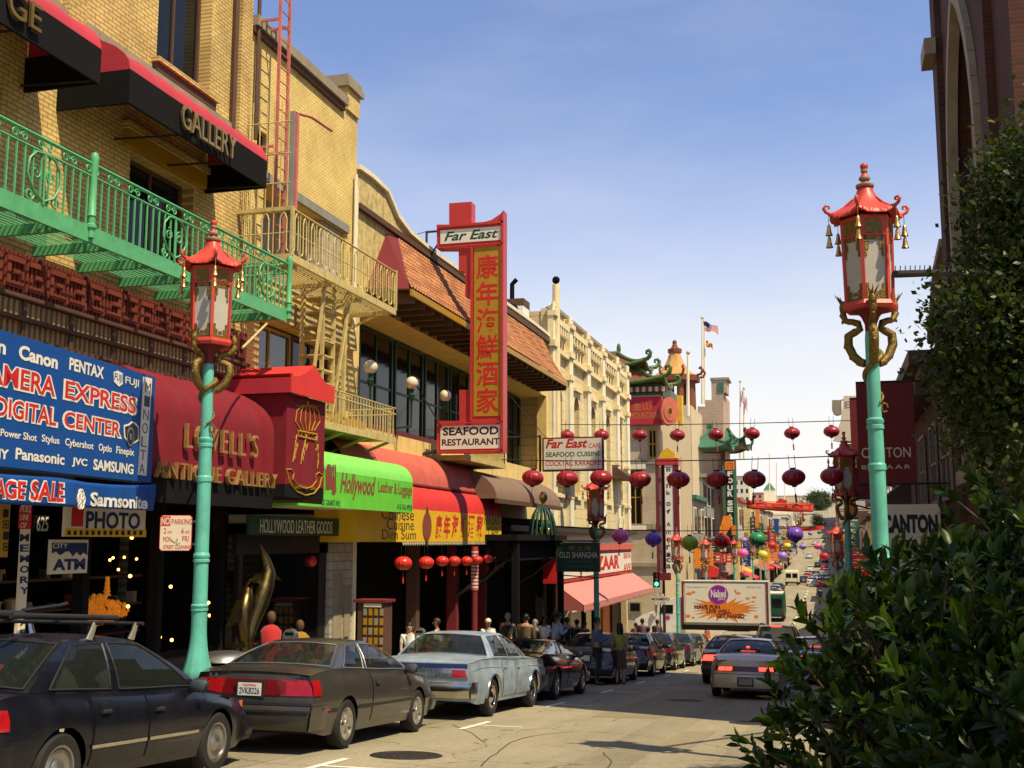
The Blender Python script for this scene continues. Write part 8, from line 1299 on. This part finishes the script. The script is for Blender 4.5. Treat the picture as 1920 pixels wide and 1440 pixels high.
def person(label, loc, yaw, h=1.68, skin='skin_mid', hair='hair_black', shirt='white_shirt', legs='dark_trousers', arms=((.05, .3, .0), (.05, .3, .0)), sleeve=.5, skirt=None, long_hair=False, cap=None, lean=0, look=0, bag=None, stride=0, group=None, bare=False):
    """stands facing +x; arms: per side (elbow forward, hand forward, hand raise)"""
    T = thing('person', label, 'person', (0, 0, 0), group); k = h / 1.74; n = {}; e = []
    L = lambda z: lean * max(0, z - .9)
    def nd(key, x, y, z, r): n[key] = ((x + L(z)) * k, y * k, z * k, r * k if not isinstance(r, tuple) else (r[0] * k, r[1] * k))
    nd('pelvis', 0, 0, .94, (.11, .145)); nd('waist', 0, 0, 1.1, (.095, .125)); nd('chest', .005, 0, 1.27, (.11, .15)); nd('top', 0, 0, 1.41, (.08, .12)); nd('neck', .01, 0, 1.5, .05); nd('jaw', .03 + look * .01, 0, 1.57, (.065, .058)); nd('head', .025, 0, 1.645, (.092, .078)); nd('crown', .01, 0, 1.71, (.06, .055)); e += [('pelvis', 'waist'), ('waist', 'chest'), ('chest', 'top'), ('top', 'neck'), ('neck', 'jaw'), ('jaw', 'head'), ('head', 'crown')]
    sl = {}
    for s, sd in (('a', -1), ('b', 1)):
        st = stride * sd
        nd('hip' + s, 0, .085 * sd, .88, .085); nd('knee' + s, .03 + st * .5, .1 * sd, .49, .058); nd('calf' + s, st * .8, .1 * sd, .34, .055); nd('ankle' + s, -.01 + st, .1 * sd, .09, .038); nd('heel' + s, -.03 + st, .1 * sd, .04, .035); nd('toe' + s, .14 + st, .115 * sd, .03, .03); e += [('pelvis', 'hip' + s), ('hip' + s, 'knee' + s), ('knee' + s, 'calf' + s), ('calf' + s, 'ankle' + s), ('ankle' + s, 'heel' + s), ('heel' + s, 'toe' + s)]
        ef, hf, up = arms[0 if sd < 0 else 1]
        nd('sh' + s, 0, .175 * sd, 1.41, .055); nd('el' + s, ef, .215 * sd, 1.13, .042); wx, wz = ef + hf * .3 + .02, 1.13 - .25 * math.sqrt(max(0, 1 - hf * hf * 1.6)) + up; nd('wr' + s, wx, .2 * sd - .03 * sd * hf, wz, .028); e += [('top', 'sh' + s), ('sh' + s, 'el' + s), ('el' + s, 'wr' + s)]
        d = V((wx - ef, 0, wz - 1.13)).normalized(); px, pz = wx + d.x * .06, wz + d.z * .06; y = .2 * sd - .03 * sd * hf; nd('palm' + s, px, y, pz, (.02, .038)); e.append(('wr' + s, 'palm' + s))
        for i, (dy, ln) in enumerate(((-.03, .07), (-.01, .082), (.01, .078), (.03, .06))): nd('f%d%s' % (i, s), px + d.x * ln * .55, y + dy, pz + d.z * ln * .55, .009); nd('g%d%s' % (i, s), px + d.x * ln - d.z * .012, y + dy * .9, pz + d.z * ln + d.x * .012, .008); e += [('palm' + s, 'f%d%s' % (i, s)), ('f%d%s' % (i, s), 'g%d%s' % (i, s))]
        nd('th' + s, px + .03, y - .035 * sd, pz - .005, .009); nd('tg' + s, px + .05, y - .04 * sd, pz + d.z * .03, .008); e += [('palm' + s, 'th' + s), ('th' + s, 'tg' + s)]
    body = grow('body', n, e, T, skin, 1)
    f = MB(); hd = V(n['head'][:3]); f.m(skin).ell(hd + V((.085, 0, -.02)) * k, (.022 * k, .014 * k, .028 * k), 8, 6)
    for sd in (-1, 1): f.m(skin).ell(hd + V((.0, .082 * sd, -.01)) * k, (.022 * k, .012 * k, .032 * k), 8, 6); f.m('sign_white').ell(hd + V((.073, .03 * sd, .008)) * k, (.012 * k, .014 * k, .008 * k), 8, 6); f.m('hair_black').ell(hd + V((.083, .03 * sd, .008)) * k, (.005 * k, .006 * k, .006 * k), 6, 5); f.ell(hd + V((.08, .03 * sd, .03)) * k, (.01 * k, .02 * k, .004 * k), 6, 4)
    f.m('brown_letter').ell(hd + V((.08, 0, -.062)) * k, (.01 * k, .024 * k, .006 * k), 8, 5); f.build('face', T, 60)
    big = lambda keys, g: {q: (*n[q][:3], tuple(r + g * k for r in n[q][3]) if isinstance(n[q][3], tuple) else n[q][3] + g * k) for q in keys}
    sk = ['chest', 'waist', 'top', 'pelvis', 'sha', 'shb']; se = [('chest', 'waist'), ('waist', 'pelvis'), ('chest', 'top'), ('top', 'sha'), ('top', 'shb')]; c = big(sk, .018)
    c['pelvis'] = (*n['pelvis'][:2], n['pelvis'][2] - .03 * k, tuple(r + .012 * k for r in n['pelvis'][3]))
    for s in 'ab':
        a, b = V(n['sh' + s][:3]), V(n['el' + s][:3]); t = min(1, sleeve * 2 if sleeve < .5 else 1); p = a.lerp(b, t if sleeve < .5 else 1); c['el' + s] = (*p, .056 * k); se.append(('sh' + s, 'el' + s))
        if sleeve > .6: w = V(n['wr' + s][:3]); c['wr' + s] = (*b.lerp(w, .95), .042 * k); se.append(('el' + s, 'wr' + s))
        elif sleeve >= .5: q = a.lerp(b, .72); c['el' + s] = (*q, .06 * k)
    grow('shirt', c, se, T, shirt, 2)
    if skirt:
        m = MB().m(skirt); o = V(n['pelvis'][:3]); m.lathe([(.125 * k, o.z + .1 * k), (.165 * k, o.z - .02), (.185 * k, o.z - .25 * k), (.2 * k, o.z - .48 * k), (.19 * k, o.z - .48 * k)], 18, (0, 0, 0), Matrix.Scale(.8, 4, V((1, 0, 0))), rf=lambda g, z: 1 + .04 * math.sin(g * 7)); m.build('skirt', T, 60)
    else:
        ks = ['pelvis', 'hipa', 'hipb', 'kneea', 'kneeb', 'anklea', 'ankleb']; grow('trousers', big(ks, .016), [('pelvis', 'hipa'), ('pelvis', 'hipb'), ('hipa', 'kneea'), ('hipb', 'kneeb'), ('kneea', 'anklea'), ('kneeb', 'ankleb')], T, legs, 2)
    for s in 'ab':
        q = V(n['toe' + s][:3]); w = V(n['heel' + s][:3]); MB().m('brown_trim' if skirt else 'sign_black').ell((q + w) / 2 + V((.01, 0, .01)), (.14 * k, .05 * k, .045 * k), 12, 8).build('shoe', T, 60)
    m = MB().m(hair); o = hd + V((-.016, 0, .022)) * k; m.ell(o, (.1 * k, .09 * k, .098 * k), 14, 10); m.v = [(*V(v),) if (V(v).x < hd.x + .045 * k or V(v).z > hd.z + .045 * k) else (hd.x + .05 * k, v[1], max(v[2], hd.z + .045 * k)) for v in m.v]
    if long_hair: m.ell(hd + V((-.07, 0, -.14)) * k, (.05 * k, .1 * k, .24 * k), 10, 8)
    m.build('hair', T, 60)
    if cap: m = MB().m(cap); m.ell(hd + V((-.005, 0, .045)) * k, (.105 * k, .095 * k, .085 * k), 14, 8); m.ell(hd + V((.11, 0, .04)) * k, (.07 * k, .07 * k, .012 * k), 10, 6); m.build('cap', T, 60)
    if bag: m = MB().m(bag); m.tube([V((0, -.14, 1.44)) * k, V((.12, 0, 1.25)) * k, V((.06, .2, .98)) * k], .016, 5); m.ell(V((0, .24, .88)) * k, (.15 * k, .07 * k, .12 * k), 10, 8); m.build('shoulder_bag', T, 60)
    T.location = loc; T.rotation_euler = (0, 0, yaw); return T
def people():
    G = 'people on the left pavement'
    def put(label, px, top, X, yaw, dz=.15, **k):
        p = onx(px, top, X); g = zr(p.y) + dz; return person(label, (p.x, p.y, g), R(yaw), max(1.3, min(1.85, p.z - g)), group=k.pop('group', G), **k)
    put('girl in a pale lilac and white shirt standing behind the pale blue sedan', 768, 1168, -8.7, -70, shirt='white_shirt', skin='skin_light', long_hair=False, sleeve=.4, legs='jeans')
    put('man in a white polo shirt looking up beside the striped post', 820, 1160, -9.0, 190, shirt='white_shirt', skin='skin_mid', hair='hair_brown', sleeve=.4)
    put('person in a white shirt and pale cap in front of the restaurant', 915, 1161, -9.2, -60, shirt='white_shirt', cap='sign_cream', skin='skin_mid', sleeve=.6)
    put('grey haired man in black left of the tan jacket', 952, 1150, -9.3, 100, shirt='black_cloth', hair='hair_grey', sleeve=.7)
    put('man seen from behind in a tan jacket among the pavement crowd', 986, 1152, -8.5, 95, shirt='tan_jacket', sleeve=.7, skin='skin_mid', h=1.75) if 0 else put('man seen from behind in a tan jacket among the pavement crowd', 986, 1152, -8.5, 95, shirt='tan_jacket', sleeve=.7)
    put('grey haired woman in dark clothes between two men', 1003, 1162, -8.6, 60, shirt='black_cloth', hair='hair_grey', sleeve=.7, long_hair=True)
    put('man in an open white shirt facing the street in the crowd', 1020, 1156, -9.0, -50, shirt='white_shirt', skin='skin_dark', sleeve=.5)
    put('man in a pale blue shirt leaning forward with one hand raised', 1041, 1150, -8.4, 40, shirt='pale_blue_shirt', sleeve=.7, lean=.15, arms=((.1, .45, .35), (.05, .3, 0)))
    put('man in black right of the pale blue shirt', 1063, 1158, -8.6, 120, shirt='black_cloth', sleeve=.7)
    put('dark haired man in black between the tan jacket and the canopy post', 1082, 1162, -9.0, 150, shirt='black_cloth', sleeve=.7, hair='hair_black'); put('woman in dark purple by the dark canopy post', 1096, 1166, -9.0, -40, shirt='purple_cloth', long_hair=True)
    put('man in a blue shirt and dark trousers standing at the kerb by the parked cars', 1119, 1158, -6.35, 15, 0, shirt='blue_shirt', legs='dark_trousers', arms=((.08, .75, .22), (.08, .75, .22)), sleeve=.7, group='people standing beside the parked cars')
    put('woman in a yellow green top and brown skirt with long black hair and bag', 1162, 1168, -5.85, 110, 0, shirt='olive_top', skirt='brown_skirt', long_hair=True, bag='black_cloth', sleeve=.4, skin='skin_light', group='people standing beside the parked cars')
    put('man in a patterned shirt walking behind the parked saloons', 1216, 1176, -7.9, 60, shirt='pattern_shirt', sleeve=.5, skin='skin_dark', arms=((.1, .5, .1), (-.1, .3, 0)), stride=.12)
    put('person in purple with dark head in front of the truck cab, left', 1204, 1160, -8.2, 90, shirt='purple_cloth', skin='skin_dark', sleeve=.7); put('tall person in dark purple in front of the truck cab, right', 1232, 1157, -8.1, 80, shirt='purple_cloth', skin='skin_dark', sleeve=.7); put('person in an orange brown top left of the truck cab', 1192, 1168, -8.6, 90, shirt='mustard_cloth', skin='skin_dark', sleeve=.5)
    F = 'people crossing the far street'
    person('dark figure pushing a small cart on the far road', (-1.2, 128, zr(128)), R(80), 1.75, shirt='black_cloth', sleeve=.7, stride=.2, group=F); person('woman with a white bag crossing the far road in shadow', (-2.3, 108, zr(108)), R(160), 1.6, shirt='black_cloth', legs='dark_trousers', bag='white_shirt', stride=.2, group=F)
    for i, (x, y, s) in enumerate(((-9.2, 96, 'red_dress'), (-9.6, 101, 'white_shirt'), (-9.0, 112, 'pale_blue_shirt'))): person(('person in red on the far left pavement', 'person in white on the far left pavement under the signs', 'person in pale blue farthest along the left pavement')[i], (x, y, zr(y) + .15), R(-60 + 70 * i), 1.65, shirt=s, group='people on the far pavement')
def props():
    # mannequins in the doorway of the luggage shop
    for i, (px, py, m, X) in enumerate(((508, 1178, 'red_dress', -10.2), (562, 1192, 'mustard_cloth', -10.6))):
        p = onx(px, py, X); T = thing('mannequin', ('mannequin in a bright red cape beside the bronze sculpture', 'dark mannequin in a mustard coat in the shop doorway')[i], 'mannequin', (p.x, p.y, zr(p.y) + .15)); z = T.location.z; h = p.z - z + .25
        m_ = MB().m(m).lathe([(.3, z + h * .1), (.26, z + h * .35), (.17, z + h * .6), (.2, z + h * .8), (.12, z + h * .86), (.05, z + h * .88)], 18, (p.x, p.y, 0), rf=lambda g, zz: 1 + .05 * math.sin(g * 8)); m_.build('garment', T, 60); MB().m('brown_trim').ell((p.x, p.y, z + h * .97), (.09, .08, .12), 12, 8).tube([(p.x, p.y, z + h * .85), (p.x, p.y, z + h * .93)], .04, 8).lathe([(.2, z), (.03, z + .05), (.03, z + h * .3)], 12, (p.x, p.y, 0)).build('stand', T, 60)
    # two leaping bronze dolphins
    T = thing('sculpture', 'tall polished bronze sculpture of leaping dolphins outside the shop', 'sculpture', (-9.9, 18.6, -1.2)); X = -9.9
    def fish(pts, rr, fins):
        m = MB().m('bronze'); P = [onx(a, b, X + c) for a, b, c in pts]; m.tube(P, rr, 14)
        for a, b, c, d in fins:
            q = [onx(*a, X), onx(*b, X), onx(*c, X)]; o = V((.05, 0, 0)); m.add([v + o for v in q] + [v - o for v in q], [(0, 1, 2), (5, 4, 3), (0, 3, 4, 1), (1, 4, 5, 2), (2, 5, 3, 0)])
        return m
    m = fish([(488, 1022, 0), (492, 1034, 0), (498, 1050, .02), (502, 1072, .05), (496, 1100, .06), (486, 1130, .03), (474, 1165, 0), (464, 1200, 0), (460, 1235, 0)], [.012, .045, .09, .14, .17, .17, .13, .09, .06], [((508, 1070), (524, 1088), (510, 1084), 0), ((486, 1075), (470, 1092), (488, 1095), 0), ((460, 1200), (440, 1215), (462, 1214), 0), ((462, 1205), (482, 1222), (464, 1216), 0)]); m.ell(onx(500, 1056, X + .1), .02, 8, 6); m.build('dolphin', T, 60)
    m = fish([(470, 1086, -.1), (466, 1100, -.1), (462, 1118, -.08), (456, 1145, -.05), (454, 1172, -.05), (458, 1200, 0), (462, 1235, 0)], [.02, .07, .12, .15, .14, .1, .06], [((478, 1120), (498, 1128), (500, 1136), 0), ((448, 1125), (428, 1175), (450, 1160), 0)]); m.build('dolphin', T, 60)
    p = onx(462, 1240, X); MB().m('bronze').lathe([(.35, zr(p.y) + .15), (.33, zr(p.y) + .3), (.16, zr(p.y) + .6), (.1, p.z + .1)], 16, (p.x, p.y, 0)).build('base', T, 50)
    # parking meters
    for i, (px, py, X) in enumerate(((542, 1193, -8.05), (786, 1188, -8.05))):
        p = onx(px, py, X); T = thing('parking_meter', ('grey parking meter behind the dark grey coupe', 'grey parking meter between the girl and the man in white polo')[i], 'parking meter', (p.x, p.y, zr(p.y) + .15), 'parking meters along the left kerb'); z = zr(p.y) + .15; MB().m('steel').lathe([(.05, z), (.03, z + .03), (.03, p.z - .12)], 10, (p.x, p.y, 0)).build('post', T, 40)
        f = FY(p.y); MB().m('steel').ext(f, [(p.x - .09, p.z - .14), (p.x + .09, p.z - .14), (p.x + .11, p.z)] + arc((p.x, p.z), .11, 0, 180, 9)[1:] , -.1, 0).build('head', T, 40); MB().m('sign_white').fbox(f, p.x - .05, p.z - .1, p.x + .05, p.z - .04, .002, .01).m('glass_dark').fbox(f, p.x - .07, p.z + .01, p.x + .07, p.z + .06, .002, .012).build('display', T)
    T = thing('news_rack', 'rounded silver topped rack between the teal lamp base and the grey coupe', 'rack', (-8.3, 15.6, zr(15.6) + .15)); p = onx(420, 1238, -8.3); z = zr(p.y) + .15; m = MB().m('steel'); m.lathe([(.4, p.z), (.36, p.z + .08), (.2, p.z + .12), (0, p.z + .13)], 18, (p.x, p.y, 0)); m.build('top', T, 50); MB().m('charcoal').box((p.x - .3, p.y - .3, z), (p.x + .3, p.y + .3, p.z)).m('orange').box((p.x - .1, p.y - .305, p.z - .4), (p.x + .25, p.y - .301, p.z - .1)).build('case', T)
people(); props()
# ------------------------------------------------------------------ bush and trees on the right
def leaf(vs, fs, o, d, up, ln, w, fold=.25, curl=.15):
    """a pointed leaf folded along its midrib"""
    s = d.cross(up); s = s.normalized() if s.length > 1e-4 else d.orthogonal().normalized(); n = s.cross(d).normalized(); b = len(vs)
    p = lambda t, q, h: o + d * (ln * t) + s * (w * q) + n * (h * ln)
    vs += [p(0, 0, 0), p(.3, -.42, fold * .3), p(.65, -.5, fold * .32 - curl * .3), p(1, 0, -curl), p(.65, .5, fold * .32 - curl * .3), p(.3, .42, fold * .3), p(.35, 0, 0), p(.7, 0, -curl * .4)]
    fs += [(b, b + 6, b + 1), (b + 1, b + 6, b + 7, b + 2), (b + 2, b + 7, b + 3), (b, b + 5, b + 6), (b + 5, b + 4, b + 7, b + 6), (b + 4, b + 3, b + 7)]
def inell(r, E, shell):
    c, a = E; d = V((r.gauss(0, 1), r.gauss(0, 1), r.gauss(0, 1))).normalized(); k = 1 - shell * r.random() ** 1.5
    return V((c[0] + d.x * a[0] * k, c[1] + d.y * a[1] * k, c[2] + d.z * a[2] * k)), d
def bush():
    r = random.Random(12); T = thing('bush', 'large dark glossy leaved bush filling the lower right corner', 'bush', (1.1, 4.2, zr(4) + .15)); ES = [(((.95, 3.35, .5), (.8, .75, .72)), 420), (((.62, 4.5, .62), (.85, .9, .85)), 460), (((.95, 4.3, .82), (.85, .9, .7)), 460), (((.47, 4.35, .88), (.6, .7, .56)), 380), (((.72, 3.6, .85), (.55, .6, .5)), 240), (((.8, 5.4, .7), (.8, .8, .8)), 330), (((1.45, 5.0, 1.3), (1.0, 1.0, .85)), 330), (((1.35, 3.3, .9), (.8, .7, .75)), 220), (((1.5, 6.2, 1.2), (1.0, .9, .8)), 200), (((2.3, 5.2, 1.8), (1.0, 1.0, .9)), 160)]
    A, Bv = [], []; tw = MB().m('bark'); base_ = V((1.25, 4.3, zr(4.3)))
    for E, n in ES:
        for _ in range(int(n * 1.5)):
            p, d = inell(r, E, .55)
            if p.z < zr(p.y) + .1: continue
            g = (d + V((r.uniform(-.5, .5), r.uniform(-.5, .5), r.uniform(.1, 1.0)))).normalized(); tip = r.random() < .16
            q = p + g * r.uniform(.05, .2); k = r.randint(6, 9); sz = r.uniform(.055, .095); vs, fs = (Bv if tip else A), None
            L = vs if vs else None
            if r.random() < .35: tw.tube([p - g * r.uniform(.15, .35) + V((0, 0, -.08)), p, q], [.006, .005, .003], 4, caps=False)
            for i in range(k):
                a = i * 2.4 + r.uniform(-.3, .3); sp = .35 + .75 * (i / k) + r.uniform(-.15, .15); u = g.orthogonal().normalized(); v = g.cross(u); dr = (g * math.cos(sp) + (u * math.cos(a) + v * math.sin(a)) * math.sin(sp)).normalized(); o = q - g * (.11 * i / k)
                (Bv if tip and i < 5 else A).append((o, dr, g, sz * r.uniform(.8, 1.15), sz * r.uniform(.38, .5)))
    for nm, X, m in (('leaves', A, 'laurel_leaf'), ('young_leaves', Bv, 'laurel_tip')):
        vs, fs = [], []
        for o, d, g, ln, w in X: leaf(vs, fs, o, d, g, ln, w, r.uniform(.15, .4), r.uniform(.02, .25))
        MB().m(m).add(vs, fs).build(nm, T, 60)
    for i in range(26):
        E = r.choice(ES)[0]; p, d = inell(r, E, .5); b = base_ + V((r.uniform(-.5, .5), r.uniform(-.8, .8), 0)); mid = b.lerp(p, .5) + V((r.uniform(-.15, .15), r.uniform(-.15, .15), .2)); tw.tube([b, mid, p], [.022, .014, .006], 5, caps=False)
    tw.build('branch', T, 60)
def tree(name, label, base_, H, blobs, n, sz, m='tree_leaf', trunk=.14, seed=1, group=None, per=7):
    r = random.Random(seed); T = thing(name, label, 'tree', base_, group); b = V(base_); t = MB().m('bark'); top = b + V((0, 0, H)); t.tube([b, b.lerp(top, .35) + V((.06, .03, 0)), b.lerp(top, .7), top], [trunk, trunk * .8, trunk * .5, trunk * .2], 8)
    for (c, a), w in blobs:
        for _ in range(5): p, d = inell(r, (c, a), .4); s = b.lerp(top, r.uniform(.35, .8)); t.tube([s, s.lerp(p, .5) + V((0, 0, .1 * a[2])), p], [trunk * .35, trunk * .2, trunk * .06], 5, caps=False)
    t.build('trunk', T, 60); tot = sum(w for _, w in blobs); vs, fs = [], []
    for (c, a), w in blobs:
        for _ in range(int(n * w / tot)):
            p, d = inell(r, (c, a), .6); p += V((noise.noise(p * 1.3), noise.noise(p * 1.3 + V((9, 0, 0))), noise.noise(p * 1.3 + V((0, 9, 0))))) * a[0] * .16; g = (d + V((0, 0, .5)) + V((r.gauss(0, .4), r.gauss(0, .4), r.gauss(0, .4)))).normalized()
            for i in range(per):
                dr = (g * .6 + V((r.gauss(0, .6), r.gauss(0, .6), r.gauss(0, .6)))).normalized(); k = len(vs); o = p + V((r.gauss(0, 1), r.gauss(0, 1), r.gauss(0, 1))) * sz * 1.6; s = dr.cross(g); s = s.normalized() if s.length > 1e-4 else dr.orthogonal().normalized(); l = sz * r.uniform(.7, 1.3)
                vs += [o, o + dr * l * .5 - s * l * .3, o + dr * l, o + dr * l * .5 + s * l * .3]; fs.append((k, k + 1, k + 2, k + 3))
    MB().m(m).add(vs, fs).build('crown', T); return T
bush()
tree('street_tree', 'leafy small leaved tree in front of the brick church at upper right', (2.6, 11.2, zr(11) + .1), 5.6, [(((1.95, 11, 3.4), (1.05, 1.2, 1.0)), 3.2), (((2.3, 11.2, 4.4), (1.0, 1.2, .85)), 2.8), (((2.75, 11.2, 5.0), (1.1, 1.3, .85)), 2.2), (((3.2, 11.4, 4.6), (1.4, 1.4, 1.6)), 1.6), (((2.3, 10.6, 2.6), (1.15, 1.2, .9)), 2.4), (((1.75, 11.1, 2.9), (.8, 1.0, .8)), 1.4)], 9500, .07, trunk=.13, seed=5, per=8)
tree('street_tree', 'dark leafy tree overhanging the bush at the right edge', (3.4, 4.6, zr(4.6) + .1), 5.2, [(((3.1, 4.6, 4.6), (1.4, 1.6, 1.0)), 3), (((3.2, 2.9, 4.4), (1.3, 1.3, 1.0)), 2), (((3.0, 6.6, 4.3), (1.2, 1.3, 1.0)), 2), (((2.9, 1.6, 4.6), (1.3, 1.2, .9)), 1.5), (((2.2, 6.4, 2.3), (.9, 1.0, .7)), 1.2)], 3600, .08, trunk=.13, seed=9, per=8)  # unseen tree, its crown put here to keep sun off the bush
for i, (px, py, Y) in enumerate(((1530, 952, 760), (1541, 950, 740), (1526, 962, 700), (1536, 975, 600), (1545, 968, 640), (1532, 985, 480))):
    p = ony(px, py, Y); g = zr(Y); h = max(4, p.z - g); w = Y / FOC * (12 - i)
    tree('hill_tree', ('tallest dark tree on the far hill top', 'dark tree on the far hill top, right', 'dark tree lower left of the hill top trees', 'dark tree by the far road below the hill top', 'dark tree right of the far road', 'nearest of the dark trees along the far road')[i], (p.x, Y, g), h * .8, [(((p.x, Y, g + h * .62), (w, w, h * .4)), 1), (((p.x + w * .6, Y, g + h * .45), (w * .7, w * .7, h * .35)), .7)], 420, Y / FOC * 2.4, 'far_leaf', trunk=.3, seed=40 + i, group='trees at the end of the street', per=5)
